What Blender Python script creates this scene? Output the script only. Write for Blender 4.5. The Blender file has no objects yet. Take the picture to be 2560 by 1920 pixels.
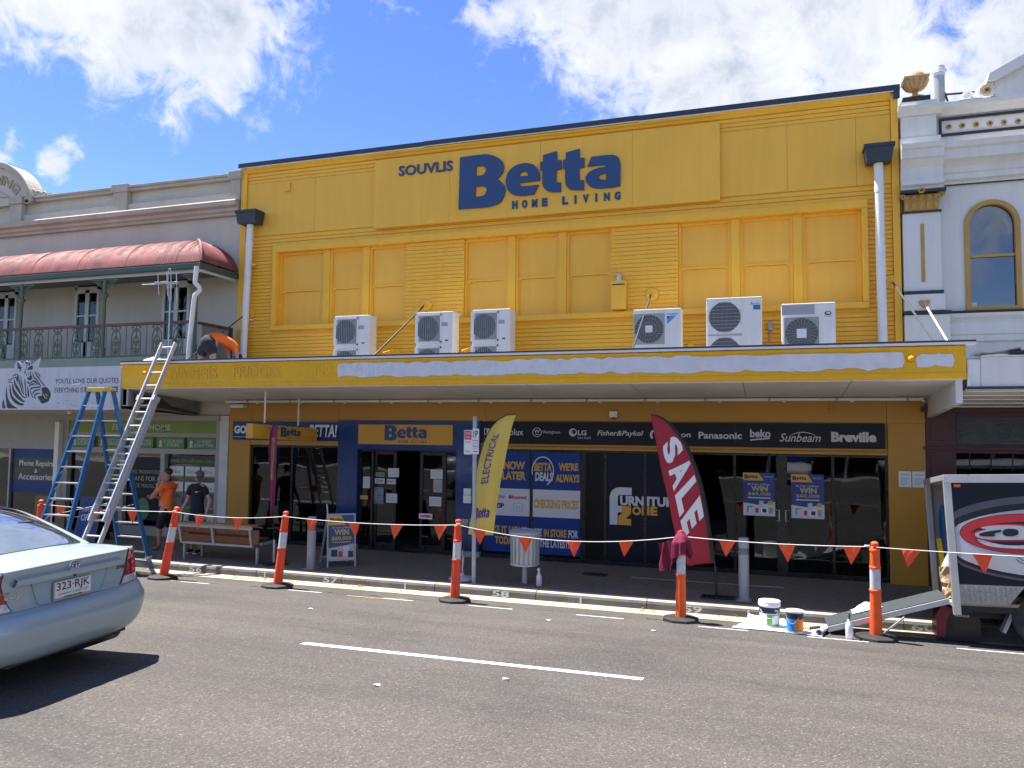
import bpy, bmesh, math, random
from mathutils import Vector, Matrix
from mathutils.geometry import tessellate_polygon
R = math.radians
rnd = random.Random(7)
sc = bpy.context.scene
col = sc.collection

# ---------------------------------------------------------------- camera
cam_d = bpy.data.cameras.new('camera')
cam_d.sensor_width = 36.0
cam_d.lens = 1922.5 / 2560 * 36.0
cam_d.clip_start = 0.1
cam_d.clip_end = 3000
cam = bpy.data.objects.new('camera', cam_d)
col.objects.link(cam)
_r, _u, _f = Vector((0.94832, 0.31714, 0.010379)), Vector((0.010463, -0.063943, 0.997899)), Vector((-0.317142, 0.946219, 0.063956))
_m = Matrix((_r, _u, -_f)).transposed().to_4x4()
_m.translation = Vector((0, -14.976, 2.75))
cam.matrix_world = _m
sc.camera = cam
sc.render.resolution_x, sc.render.resolution_y = 1024, 768

# ---------------------------------------------------------------- world: sky with clouds
SHADOW = Vector((0.40, -0.05, -1.0))          # direction in which sunlight travels
sun_dir = -SHADOW.normalized()
wd = bpy.data.worlds.new('World')
sc.world = wd
wd.use_nodes = True
nt = wd.node_tree
nt.nodes.clear()
def N(t, **k):
    n = nt.nodes.new(t)
    for a, b in k.items():
        setattr(n, a, b)
    return n
def Lk(a, b):
    nt.links.new(a, b)
wo = N('ShaderNodeOutputWorld')
sky = N('ShaderNodeTexSky', sky_type='NISHITA', sun_disc=False)
sky.sun_elevation = math.asin(sun_dir.z)
sky.sun_rotation = math.atan2(sun_dir.x, sun_dir.y)
sky.altitude = 300
sky.air_density = 1.0
sky.dust_density = 0.1
sky.ozone_density = 3.0
bg1 = N('ShaderNodeBackground')
bg1.inputs[1].default_value = 0.061
hsv = N('ShaderNodeHueSaturation')
hsv.inputs['Saturation'].default_value = 1.2
hsv.inputs['Hue'].default_value = 0.517
Lk(sky.outputs[0], hsv.inputs['Color'])
Lk(hsv.outputs[0], bg1.inputs[0])
tc = N('ShaderNodeTexCoord')
BLOBS = [(-0.116, 0.872, 0.476, 0.14, 1.0), (-0.041, 0.9, 0.435, 0.13, 1.0), (0.041, 0.886, 0.462, 0.135, 1.0), (-0.182, 0.85, 0.494, 0.099, 1.0), (-0.007, 0.918, 0.395, 0.109, 1.0), (-0.079, 0.916, 0.394, 0.078, 1.0), (-0.241, 0.837, 0.492, 0.057, 0.9), (0.115, 0.903, 0.413, 0.099, 1.0), (0.16, 0.918, 0.364, 0.078, 0.9), (0.239, 0.884, 0.402, 0.068, 1.0), (0.225, 0.906, 0.359, 0.057, 0.85), (-0.292, 0.827, 0.481, 0.047, 0.6), (-0.222, 0.879, 0.422, 0.036, 0.5), (-0.602, 0.649, 0.466, 0.13, 1.0), (-0.657, 0.612, 0.441, 0.099, 0.9), (-0.561, 0.683, 0.468, 0.078, 1.0), (-0.622, 0.655, 0.428, 0.05, 0.75), (-0.699, 0.567, 0.437, 0.078, 0.9), (-0.634, 0.662, 0.402, 0.024, 0.55), (-0.762, 0.580, 0.289, 0.028, 0.8), (-0.735, 0.618, 0.28, 0.022, 0.62), (-0.724, 0.623, 0.296, 0.018, 0.6), (-0.645, 0.681, 0.346, 0.023, 0.55), (-0.371, 0.62, 0.691, 0.219, 1.0), (-0.786, 0.404, 0.468, 0.182, 1.0), (0.414, 0.797, 0.44, 0.208, 1.0), (-0.896, 0.364, 0.255, 0.156, 0.9), (0.392, 0.891, 0.229, 0.104, 0.9),
 (0.5, -0.6, 0.62, 0.3, 1.0), (-0.45, -0.75, 0.48, 0.25, 1.0), (0.1, -0.95, 0.3, 0.2, 0.9), (-0.9, -0.2, 0.4, 0.25, 1.0), (0.85, 0.1, 0.5, 0.25, 1.0), (0.2, -0.2, 0.96, 0.2, 0.9)]
def noise(scale, detail, rough, vec, dist=0.0):
    n = N('ShaderNodeTexNoise')
    n.inputs['Scale'].default_value = scale
    n.inputs['Detail'].default_value = detail
    n.inputs['Roughness'].default_value = rough
    n.inputs['Distortion'].default_value = dist
    Lk(vec, n.inputs['Vector'])
    return n
def math_(op, a, b=None, clamp=False):
    n = N('ShaderNodeMath', operation=op, use_clamp=clamp)
    for i, x in enumerate((a, b)):
        if x is None:
            continue
        if isinstance(x, (int, float)):
            n.inputs[i].default_value = x
        else:
            Lk(x, n.inputs[i])
    return n.outputs[0]
def maprange(v, a, b, c, d, smooth=False):
    n = N('ShaderNodeMapRange', clamp=True)
    if smooth:
        n.interpolation_type = 'SMOOTHSTEP'
    Lk(v, n.inputs[0])
    for i, x in enumerate((a, b, c, d)):
        n.inputs[i + 1].default_value = x
    return n.outputs[0]
gen = tc.outputs['Generated']
wob = noise(9, 6, 0.62, gen)
vs = N('ShaderNodeVectorMath', operation='SUBTRACT')
Lk(wob.outputs['Color'], vs.inputs[0]); vs.inputs[1].default_value = (0.5, 0.5, 0.5)
vm = N('ShaderNodeVectorMath', operation='SCALE')
Lk(vs.outputs[0], vm.inputs[0]); vm.inputs['Scale'].default_value = 0.11
va = N('ShaderNodeVectorMath', operation='ADD')
Lk(gen, va.inputs[0]); Lk(vm.outputs[0], va.inputs[1])
acc = None
for bx_, by_, bz_, br_, bw_ in BLOBS:
    d = N('ShaderNodeVectorMath', operation='DISTANCE')
    Lk(va.outputs[0], d.inputs[0]); d.inputs[1].default_value = (bx_, by_, bz_)
    m_ = maprange(d.outputs['Value'], 0.0, br_ * 1.28, bw_, 0.0)
    acc = m_ if acc is None else math_('MAXIMUM', acc, m_)
fine = noise(26, 9, 0.66, gen, 0.6)
dens = math_('ADD', math_('MULTIPLY', acc, 1.15), math_('MULTIPLY', math_('SUBTRACT', fine.outputs['Fac'], 0.5), 1.35))
alpha = maprange(dens, 0.16, 0.74, 0.0, 1.0, True)
shade = noise(11, 7, 0.6, gen, 0.4)
depth = maprange(dens, 0.45, 1.25, 0.0, 1.0)
sh2 = math_('MULTIPLY', maprange(shade.outputs['Fac'], 0.36, 0.60, 0.0, 1.0, True), depth)
cr_ = N('ShaderNodeMix', data_type='RGBA')
Lk(sh2, cr_.inputs[0])
cr_.inputs[6].default_value = (0.93, 0.95, 0.99, 1)
cr_.inputs[7].default_value = (0.52, 0.58, 0.68, 1)
bg2 = N('ShaderNodeBackground')
Lk(cr_.outputs[2], bg2.inputs[0])
bg2.inputs[1].default_value = 0.295
ms = N('ShaderNodeMixShader')
Lk(math_('MULTIPLY', alpha, 0.93), ms.inputs[0]); Lk(bg1.outputs[0], ms.inputs[1]); Lk(bg2.outputs[0], ms.inputs[2])
Lk(ms.outputs[0], wo.inputs[0])

# ---------------------------------------------------------------- sun and exposure
sd = bpy.data.lights.new('sun', 'SUN')
sd.energy = 3.6
sd.angle = R(0.53)
sd.color = (1.0, 0.95, 0.87)
so = bpy.data.objects.new('sun', sd)
col.objects.link(so)
so.location = (0, 0, 40)
so.rotation_euler = SHADOW.to_track_quat('-Z', 'Y').to_euler()
sc.view_settings.view_transform = 'Standard'
sc.view_settings.look = 'None'
sc.view_settings.gamma = 1.0
sc.view_settings.exposure = 1.9
sc.view_settings.use_curve_mapping = False
sc.render.engine = 'CYCLES'
sc.cycles.use_denoising = True
sc.cycles.max_bounces = 8
sc.cycles.diffuse_bounces = 4
sc.cycles.glossy_bounces = 4
sc.cycles.transparent_max_bounces = 12
sc.cycles.caustics_reflective = False
sc.cycles.caustics_refractive = False

# ---------------------------------------------------------------- materials
MATS = {}
def mat(name, c, rough=0.6, var=0.08, vs=2.5, bump=0.0, bs=60.0, metal=0.0, spec=0.5, streak=0.0, coat=0.0, speck=None, emis=None, aniso=None):
    """procedural material: base colour with uneven tone, optional vertical weather streaks, specks and fine relief"""
    if name in MATS:
        return MATS[name]
    m = bpy.data.materials.new(name)
    m.use_nodes = True
    t = m.node_tree
    b = t.nodes['Principled BSDF']
    L = t.links.new
    b.inputs['Roughness'].default_value = rough
    b.inputs['Metallic'].default_value = metal
    b.inputs['Specular IOR Level'].default_value = spec
    b.inputs['Coat Weight'].default_value = coat
    b.inputs['Coat Roughness'].default_value = 0.05
    tcn = t.nodes.new('ShaderNodeTexCoord')
    vec = tcn.outputs['Object']
    def nz(scale, det, v=vec, r=0.55):
        n = t.nodes.new('ShaderNodeTexNoise')
        n.inputs['Scale'].default_value = scale
        n.inputs['Detail'].default_value = det
        n.inputs['Roughness'].default_value = r
        L(v, n.inputs['Vector'])
        return n.outputs['Fac']
    def mr(v, a, bb, cc, d):
        n = t.nodes.new('ShaderNodeMapRange')
        L(v, n.inputs[0])
        for i, x in enumerate((a, bb, cc, d)):
            n.inputs[i + 1].default_value = x
        return n.outputs[0]
    cur = None
    rgb = t.nodes.new('ShaderNodeRGB')
    rgb.outputs[0].default_value = (c[0], c[1], c[2], 1)
    cur = rgb.outputs[0]
    def scale_by(cur, fac):
        n = t.nodes.new('ShaderNodeVectorMath'); n.operation = 'SCALE'
        L(cur, n.inputs[0]); L(fac, n.inputs['Scale'])
        return n.outputs[0]
    if var:
        cur = scale_by(cur, mr(nz(vs, 6), 0.3, 0.7, 1 - var, 1 + var))
        L(mr(nz(vs * 3, 4), 0.3, 0.7, max(0.02, rough - 0.08), min(1, rough + 0.08)), b.inputs['Roughness'])
    if streak:
        mp = t.nodes.new('ShaderNodeMapping')
        mp.inputs['Scale'].default_value = (5.0, 5.0, 0.35)
        L(vec, mp.inputs['Vector'])
        cur = scale_by(cur, mr(nz(1.6, 8, mp.outputs[0], 0.65), 0.42, 0.72, 1.0, 1 - streak))
    if speck:
        v = t.nodes.new('ShaderNodeTexVoronoi')
        v.inputs['Scale'].default_value = speck[0]
        L(vec, v.inputs['Vector'])
        mx = t.nodes.new('ShaderNodeMix'); mx.data_type = 'RGBA'
        bwn = t.nodes.new('ShaderNodeRGBToBW'); L(v.outputs['Color'], bwn.inputs[0])
        L(mr(bwn.outputs[0], speck[2], speck[2] + 0.1, 0, speck[3]), mx.inputs[0])
        L(cur, mx.inputs[6]); mx.inputs[7].default_value = tuple(speck[1]) + (1,)
        cur = mx.outputs[2]
    L(cur, b.inputs['Base Color'])
    if bump:
        bn = t.nodes.new('ShaderNodeBump')
        bn.inputs['Strength'].default_value = bump
        bn.inputs['Distance'].default_value = 0.02
        L(nz(bs, 4), bn.inputs['Height'])
        L(bn.outputs[0], b.inputs['Normal'])
    if emis:
        b.inputs['Emission Color'].default_value = tuple(c) + (1,)
        b.inputs['Emission Strength'].default_value = emis
    MATS[name] = m
    return m
def glass(name, tint=(0.35, 0.37, 0.38), boost=1.0, gcol=(0.9, 0.95, 1.0)):
    if name in MATS:
        return MATS[name]
    m = bpy.data.materials.new(name)
    m.use_nodes = True
    t = m.node_tree
    t.nodes.clear()
    o = t.nodes.new('ShaderNodeOutputMaterial')
    mx = t.nodes.new('ShaderNodeMixShader')
    tr = t.nodes.new('ShaderNodeBsdfTransparent'); tr.inputs[0].default_value = tuple(tint) + (1,)
    gl = t.nodes.new('ShaderNodeBsdfGlossy'); gl.inputs['Roughness'].default_value = 0.015
    gl.inputs['Color'].default_value = tuple(gcol) + (1,)
    fr = t.nodes.new('ShaderNodeFresnel'); fr.inputs[0].default_value = 1.5
    ml = t.nodes.new('ShaderNodeMath'); ml.operation = 'MULTIPLY'; ml.use_clamp = True; ml.inputs[1].default_value = boost
    tcn = t.nodes.new('ShaderNodeTexCoord')
    nz = t.nodes.new('ShaderNodeTexNoise'); nz.inputs['Scale'].default_value = 0.9; nz.inputs['Detail'].default_value = 2
    bp = t.nodes.new('ShaderNodeBump'); bp.inputs['Strength'].default_value = 0.08; bp.inputs['Distance'].default_value = 0.05
    t.links.new(tcn.outputs['Object'], nz.inputs['Vector']); t.links.new(nz.outputs[0], bp.inputs['Height'])
    t.links.new(bp.outputs[0], gl.inputs['Normal'])
    t.links.new(fr.outputs[0], ml.inputs[0]); t.links.new(ml.outputs[0], mx.inputs[0])
    t.links.new(tr.outputs[0], mx.inputs[1]); t.links.new(gl.outputs[0], mx.inputs[2]); t.links.new(mx.outputs[0], o.inputs[0])
    MATS[name] = m
    return m

YEL = mat('yellow_paint', (0.93, 0.50, 0.035), 0.5, 0.06, 0.7, 0.12, 40, streak=0.07)
YEL2 = mat('yellow_sheet', (0.90, 0.485, 0.05), 0.55, 0.05, 0.5, 0.06, 30, streak=0.06)
YELG = mat('yellow_gloss', (0.84, 0.46, 0.02), 0.28, 0.05, 1.0, 0.06, 25)
NAVY = mat('navy_metal', (0.022, 0.034, 0.056), 0.45, 0.12)
BLUE = mat('blue_letter', (0.018, 0.055, 0.165), 0.4, 0.05)
BLUEP = mat('blue_panel', (0.006, 0.042, 0.165), 0.18, 0.06, coat=0.15)
PURP = mat('purple_print', (0.09, 0.05, 0.25), 0.6, 0.05)
WHT = mat('white_paint', (0.80, 0.785, 0.75), 0.45, 0.06, 3, streak=0.08)
WHT2 = mat('white_plastic', (0.81, 0.80, 0.775), 0.35, 0.04)
PRIM = mat('primer_paint', (0.72, 0.72, 0.74), 0.6, 0.07, 6, 0.2, 35)
GREY = mat('grey_metal', (0.33, 0.34, 0.35), 0.4, 0.1, metal=0.3)
GALV = mat('galvanised_steel', (0.50, 0.52, 0.53), 0.42, 0.15, 9, metal=0.7)
ALU = mat('aluminium', (0.60, 0.61, 0.62), 0.42, 0.06, 4, metal=0.45)
BLK = mat('black_frame', (0.012, 0.013, 0.016), 0.3, 0.1)
RUB = mat('black_rubber', (0.02, 0.02, 0.021), 0.7, 0.2, 20, 0.3, 90)
DARK = mat('dark_print', (0.02, 0.024, 0.03), 0.4, 0.08)
BAND = mat('charcoal_sign', (0.012, 0.014, 0.018), 0.5, 0.08, spec=0.25)
LOGOG = mat('silver_print', (0.55, 0.56, 0.57), 0.45, 0.04)
GLS = glass('shop_glass', (0.46, 0.47, 0.48), 0.9)
ORA = mat('bollard_orange', (0.85, 0.075, 0.02), 0.42, 0.08, 8)
ORB = mat('bollard_bright_orange', (0.90, 0.12, 0.02), 0.45, 0.08, 8)
REFL = mat('reflective_band', (0.62, 0.60, 0.62), 0.4, 0.12, 20)
SOFF = mat('soffit_paint', (0.62, 0.61, 0.58), 0.6, 0.08, 1.2, streak=0.0)
CREAM = mat('weathered_cream', (0.55, 0.51, 0.43), 0.75, 0.10, 0.8, 0.2, 30, streak=0.06)
CREAM2 = mat('cream_trim', (0.47, 0.43, 0.355), 0.75, 0.14, 1.2, 0.25, 30, streak=0.12)
GREEN = mat('heritage_green', (0.13, 0.17, 0.12), 0.5, 0.12)
GREEN2 = mat('pale_green', (0.17, 0.22, 0.18), 0.55, 0.1)
CONC = mat('concrete', (0.36, 0.345, 0.31), 0.85, 0.16, 4, 0.3, 45)
WHB = mat('white_render', (0.72, 0.70, 0.665), 0.6, 0.05, 1.0, 0.1, 25, streak=0.10)
GOLD = mat('gold_trim', (0.46, 0.27, 0.06), 0.5, 0.1)
MAROON = mat('maroon_timber', (0.075, 0.018, 0.02), 0.45, 0.15)
WOOD = mat('bench_timber', (0.15, 0.062, 0.034), 0.55, 0.25, 9)
BLACKF = mat('flag_black', (0.02, 0.02, 0.022), 0.7, 0.1)
SKIN = mat('skin', (0.42, 0.22, 0.15), 0.55, 0.08)
SKIN2 = mat('skin_fair', (0.50, 0.28, 0.20), 0.55, 0.08)
LOGO=[
 [[(0.005,0.324),(0.044,0.325),(0.084,0.326),(0.12,0.326),(0.149,0.326),(0.168,0.326),(0.178,0.325),(0.186,0.323),(0.196,0.321),(0.209,0.316),(0.223,0.311),(0.236,0.305),(0.248,0.298),(0.258,0.291),(0.267,0.284),(0.275,0.276),(0.281,0.268),(0.286,0.259),(0.289,0.251),(0.291,0.243),(0.292,0.235),(0.292,0.226),(0.29,0.217),(0.288,0.209),(0.285,0.201),(0.281,0.194),(0.275,0.189),(0.27,0.183),(0.264,0.178),(0.259,0.175),(0.254,0.171),(0.249,0.169),(0.244,0.166),(0.251,0.162),(0.257,0.158),(0.264,0.154),(0.27,0.149),(0.277,0.142),(0.284,0.134),(0.291,0.125),(0.296,0.117),(0.299,0.109),(0.301,0.1),(0.301,0.092),(0.3,0.082),(0.298,0.072),(0.295,0.06),(0.291,0.049),(0.286,0.039),(0.282,0.032),(0.276,0.025),(0.27,0.02),(0.262,0.015),(0.251,0.01),(0.238,0.006),(0.224,0.002),(0.211,-0.0),(0.199,-0.002),(0.189,-0.003),(0.175,-0.003),(0.154,-0.003),(0.123,-0.003),(0.083,-0.002),(0.041,-0.001),(0.0,0.0)],[(0.113,0.258),(0.123,0.258),(0.133,0.258),(0.142,0.258),(0.15,0.257),(0.157,0.254),(0.163,0.25),(0.169,0.246),(0.172,0.242),(0.175,0.238),(0.177,0.234),(0.178,0.229),(0.177,0.224),(0.174,0.218),(0.171,0.212),(0.166,0.206),(0.162,0.201),(0.157,0.198),(0.152,0.197),(0.147,0.196),(0.141,0.195),(0.134,0.195),(0.126,0.196),(0.118,0.197),(0.111,0.198)],[(0.109,0.132),(0.122,0.131),(0.135,0.131),(0.147,0.131),(0.157,0.13),(0.165,0.127),(0.17,0.124),(0.175,0.12),(0.178,0.116),(0.181,0.111),(0.182,0.107),(0.183,0.103),(0.182,0.098),(0.18,0.092),(0.177,0.085),(0.173,0.079),(0.168,0.074),(0.163,0.071),(0.157,0.069),(0.15,0.068),(0.143,0.067),(0.135,0.067),(0.126,0.067),(0.117,0.067),(0.108,0.067)]],
 [[(0.518,0.13),(0.518,0.137),(0.519,0.143),(0.519,0.151),(0.518,0.159),(0.516,0.168),(0.513,0.178),(0.509,0.189),(0.505,0.198),(0.5,0.207),(0.494,0.215),(0.488,0.222),(0.48,0.228),(0.471,0.233),(0.462,0.237),(0.451,0.24),(0.44,0.242),(0.428,0.244),(0.416,0.244),(0.403,0.243),(0.39,0.242),(0.378,0.239),(0.367,0.235),(0.355,0.23),(0.345,0.224),(0.336,0.217),(0.328,0.209),(0.321,0.2),(0.315,0.191),(0.311,0.181),(0.308,0.171),(0.306,0.161),(0.305,0.15),(0.305,0.139),(0.306,0.128),(0.308,0.116),(0.311,0.106),(0.316,0.095),(0.322,0.086),(0.329,0.077),(0.337,0.069),(0.345,0.063),(0.353,0.059),(0.363,0.055),(0.372,0.052),(0.382,0.05),(0.393,0.049),(0.404,0.048),(0.417,0.047),(0.432,0.047),(0.449,0.047),(0.467,0.048),(0.484,0.048),(0.511,0.104),(0.487,0.104),(0.462,0.103),(0.439,0.103),(0.422,0.103),(0.411,0.104),(0.405,0.105),(0.403,0.107),(0.399,0.109),(0.396,0.113),(0.393,0.118),(0.39,0.123),(0.388,0.127)],[(0.39,0.166),(0.391,0.171),(0.392,0.176),(0.393,0.181),(0.396,0.185),(0.4,0.189),(0.405,0.192),(0.411,0.194),(0.416,0.195),(0.421,0.195),(0.427,0.193),(0.432,0.191),(0.436,0.189),(0.439,0.186),(0.441,0.184),(0.442,0.181),(0.443,0.178),(0.444,0.175),(0.444,0.172),(0.444,0.168),(0.444,0.165)]],
 [[(0.538,0.281),(0.621,0.296),(0.624,0.24),(0.65,0.24),(0.651,0.185),(0.62,0.183),(0.619,0.129),(0.619,0.125),(0.619,0.121),(0.62,0.117),(0.62,0.114),(0.622,0.112),(0.624,0.11),(0.626,0.109),(0.628,0.107),(0.648,0.105),(0.648,0.05),(0.599,0.052),(0.592,0.054),(0.584,0.055),(0.577,0.057),(0.57,0.06),(0.563,0.064),(0.557,0.068),(0.551,0.074),(0.546,0.079),(0.542,0.085),(0.539,0.091),(0.537,0.097),(0.535,0.104),(0.535,0.112),(0.534,0.12),(0.534,0.129),(0.534,0.138),(0.534,0.187),(0.521,0.19),(0.521,0.241),(0.537,0.242)]],
 [[(0.677,0.281),(0.759,0.295),(0.76,0.239),(0.788,0.239),(0.788,0.183),(0.758,0.182),(0.759,0.121),(0.759,0.118),(0.759,0.115),(0.759,0.112),(0.76,0.11),(0.762,0.109),(0.763,0.107),(0.765,0.107),(0.767,0.106),(0.786,0.104),(0.787,0.048),(0.739,0.051),(0.73,0.052),(0.722,0.054),(0.713,0.056),(0.705,0.058),(0.699,0.063),(0.693,0.067),(0.688,0.073),(0.684,0.078),(0.681,0.083),(0.679,0.089),(0.677,0.094),(0.676,0.1),(0.674,0.107),(0.674,0.114),(0.674,0.122),(0.673,0.129),(0.673,0.185),(0.66,0.188),(0.66,0.239),(0.676,0.24)]],
 [[(0.831,0.24),(0.855,0.24),(0.88,0.24),(0.903,0.24),(0.922,0.24),(0.935,0.239),(0.945,0.239),(0.952,0.239),(0.959,0.237),(0.967,0.234),(0.975,0.23),(0.981,0.226),(0.987,0.22),(0.991,0.213),(0.994,0.204),(0.997,0.195),(0.999,0.186),(1.0,0.177),(1.0,0.167),(1.0,0.158),(1.0,0.149),(0.999,0.051),(0.986,0.05),(0.973,0.049),(0.959,0.048),(0.946,0.047),(0.932,0.047),(0.917,0.047),(0.903,0.047),(0.89,0.047),(0.878,0.048),(0.868,0.049),(0.858,0.051),(0.848,0.053),(0.839,0.057),(0.83,0.061),(0.822,0.067),(0.815,0.073),(0.809,0.081),(0.803,0.09),(0.798,0.099),(0.796,0.108),(0.795,0.114),(0.795,0.12),(0.797,0.125),(0.8,0.131),(0.805,0.137),(0.812,0.144),(0.82,0.151),(0.829,0.156),(0.838,0.16),(0.849,0.164),(0.86,0.167),(0.871,0.169),(0.882,0.17),(0.894,0.17),(0.906,0.17),(0.918,0.17),(0.917,0.172),(0.917,0.175),(0.916,0.178),(0.914,0.18),(0.91,0.182),(0.905,0.183),(0.9,0.184),(0.894,0.186),(0.806,0.185)],[(0.918,0.135),(0.912,0.135),(0.906,0.135),(0.9,0.134),(0.894,0.133),(0.889,0.131),(0.884,0.129),(0.879,0.126),(0.876,0.123),(0.874,0.121),(0.873,0.118),(0.873,0.115),(0.874,0.112),(0.877,0.108),(0.88,0.104),(0.885,0.1),(0.89,0.098),(0.896,0.096),(0.903,0.095),(0.91,0.094),(0.917,0.094)]],
]
FZ_F=[(-2.995,0.985),(-2.997,1.527),(-2.99,1.551),(-2.985,1.574),(-2.978,1.598),(-2.968,1.619),(-2.954,1.64),(-2.936,1.66),(-2.917,1.677),(-2.897,1.692),(-2.877,1.701),(-2.855,1.708),(-2.833,1.712),(-2.812,1.718),(-2.564,1.716),(-2.561,1.572),(-2.79,1.568),(-2.8,1.565),(-2.809,1.562),(-2.819,1.559),(-2.826,1.554),(-2.83,1.547),(-2.832,1.538),(-2.834,1.528),(-2.836,1.519),(-2.836,1.358),(-2.75,1.356),(-2.75,1.233),(-2.836,1.229),(-2.842,0.988)]
FZ_Z=[(-2.747,1.355),(-2.575,1.353),(-2.575,1.209),(-2.684,1.114),(-2.575,1.108),(-2.575,0.987),(-2.83,0.989),(-2.831,1.142),(-2.74,1.23),(-2.747,1.233)]
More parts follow.
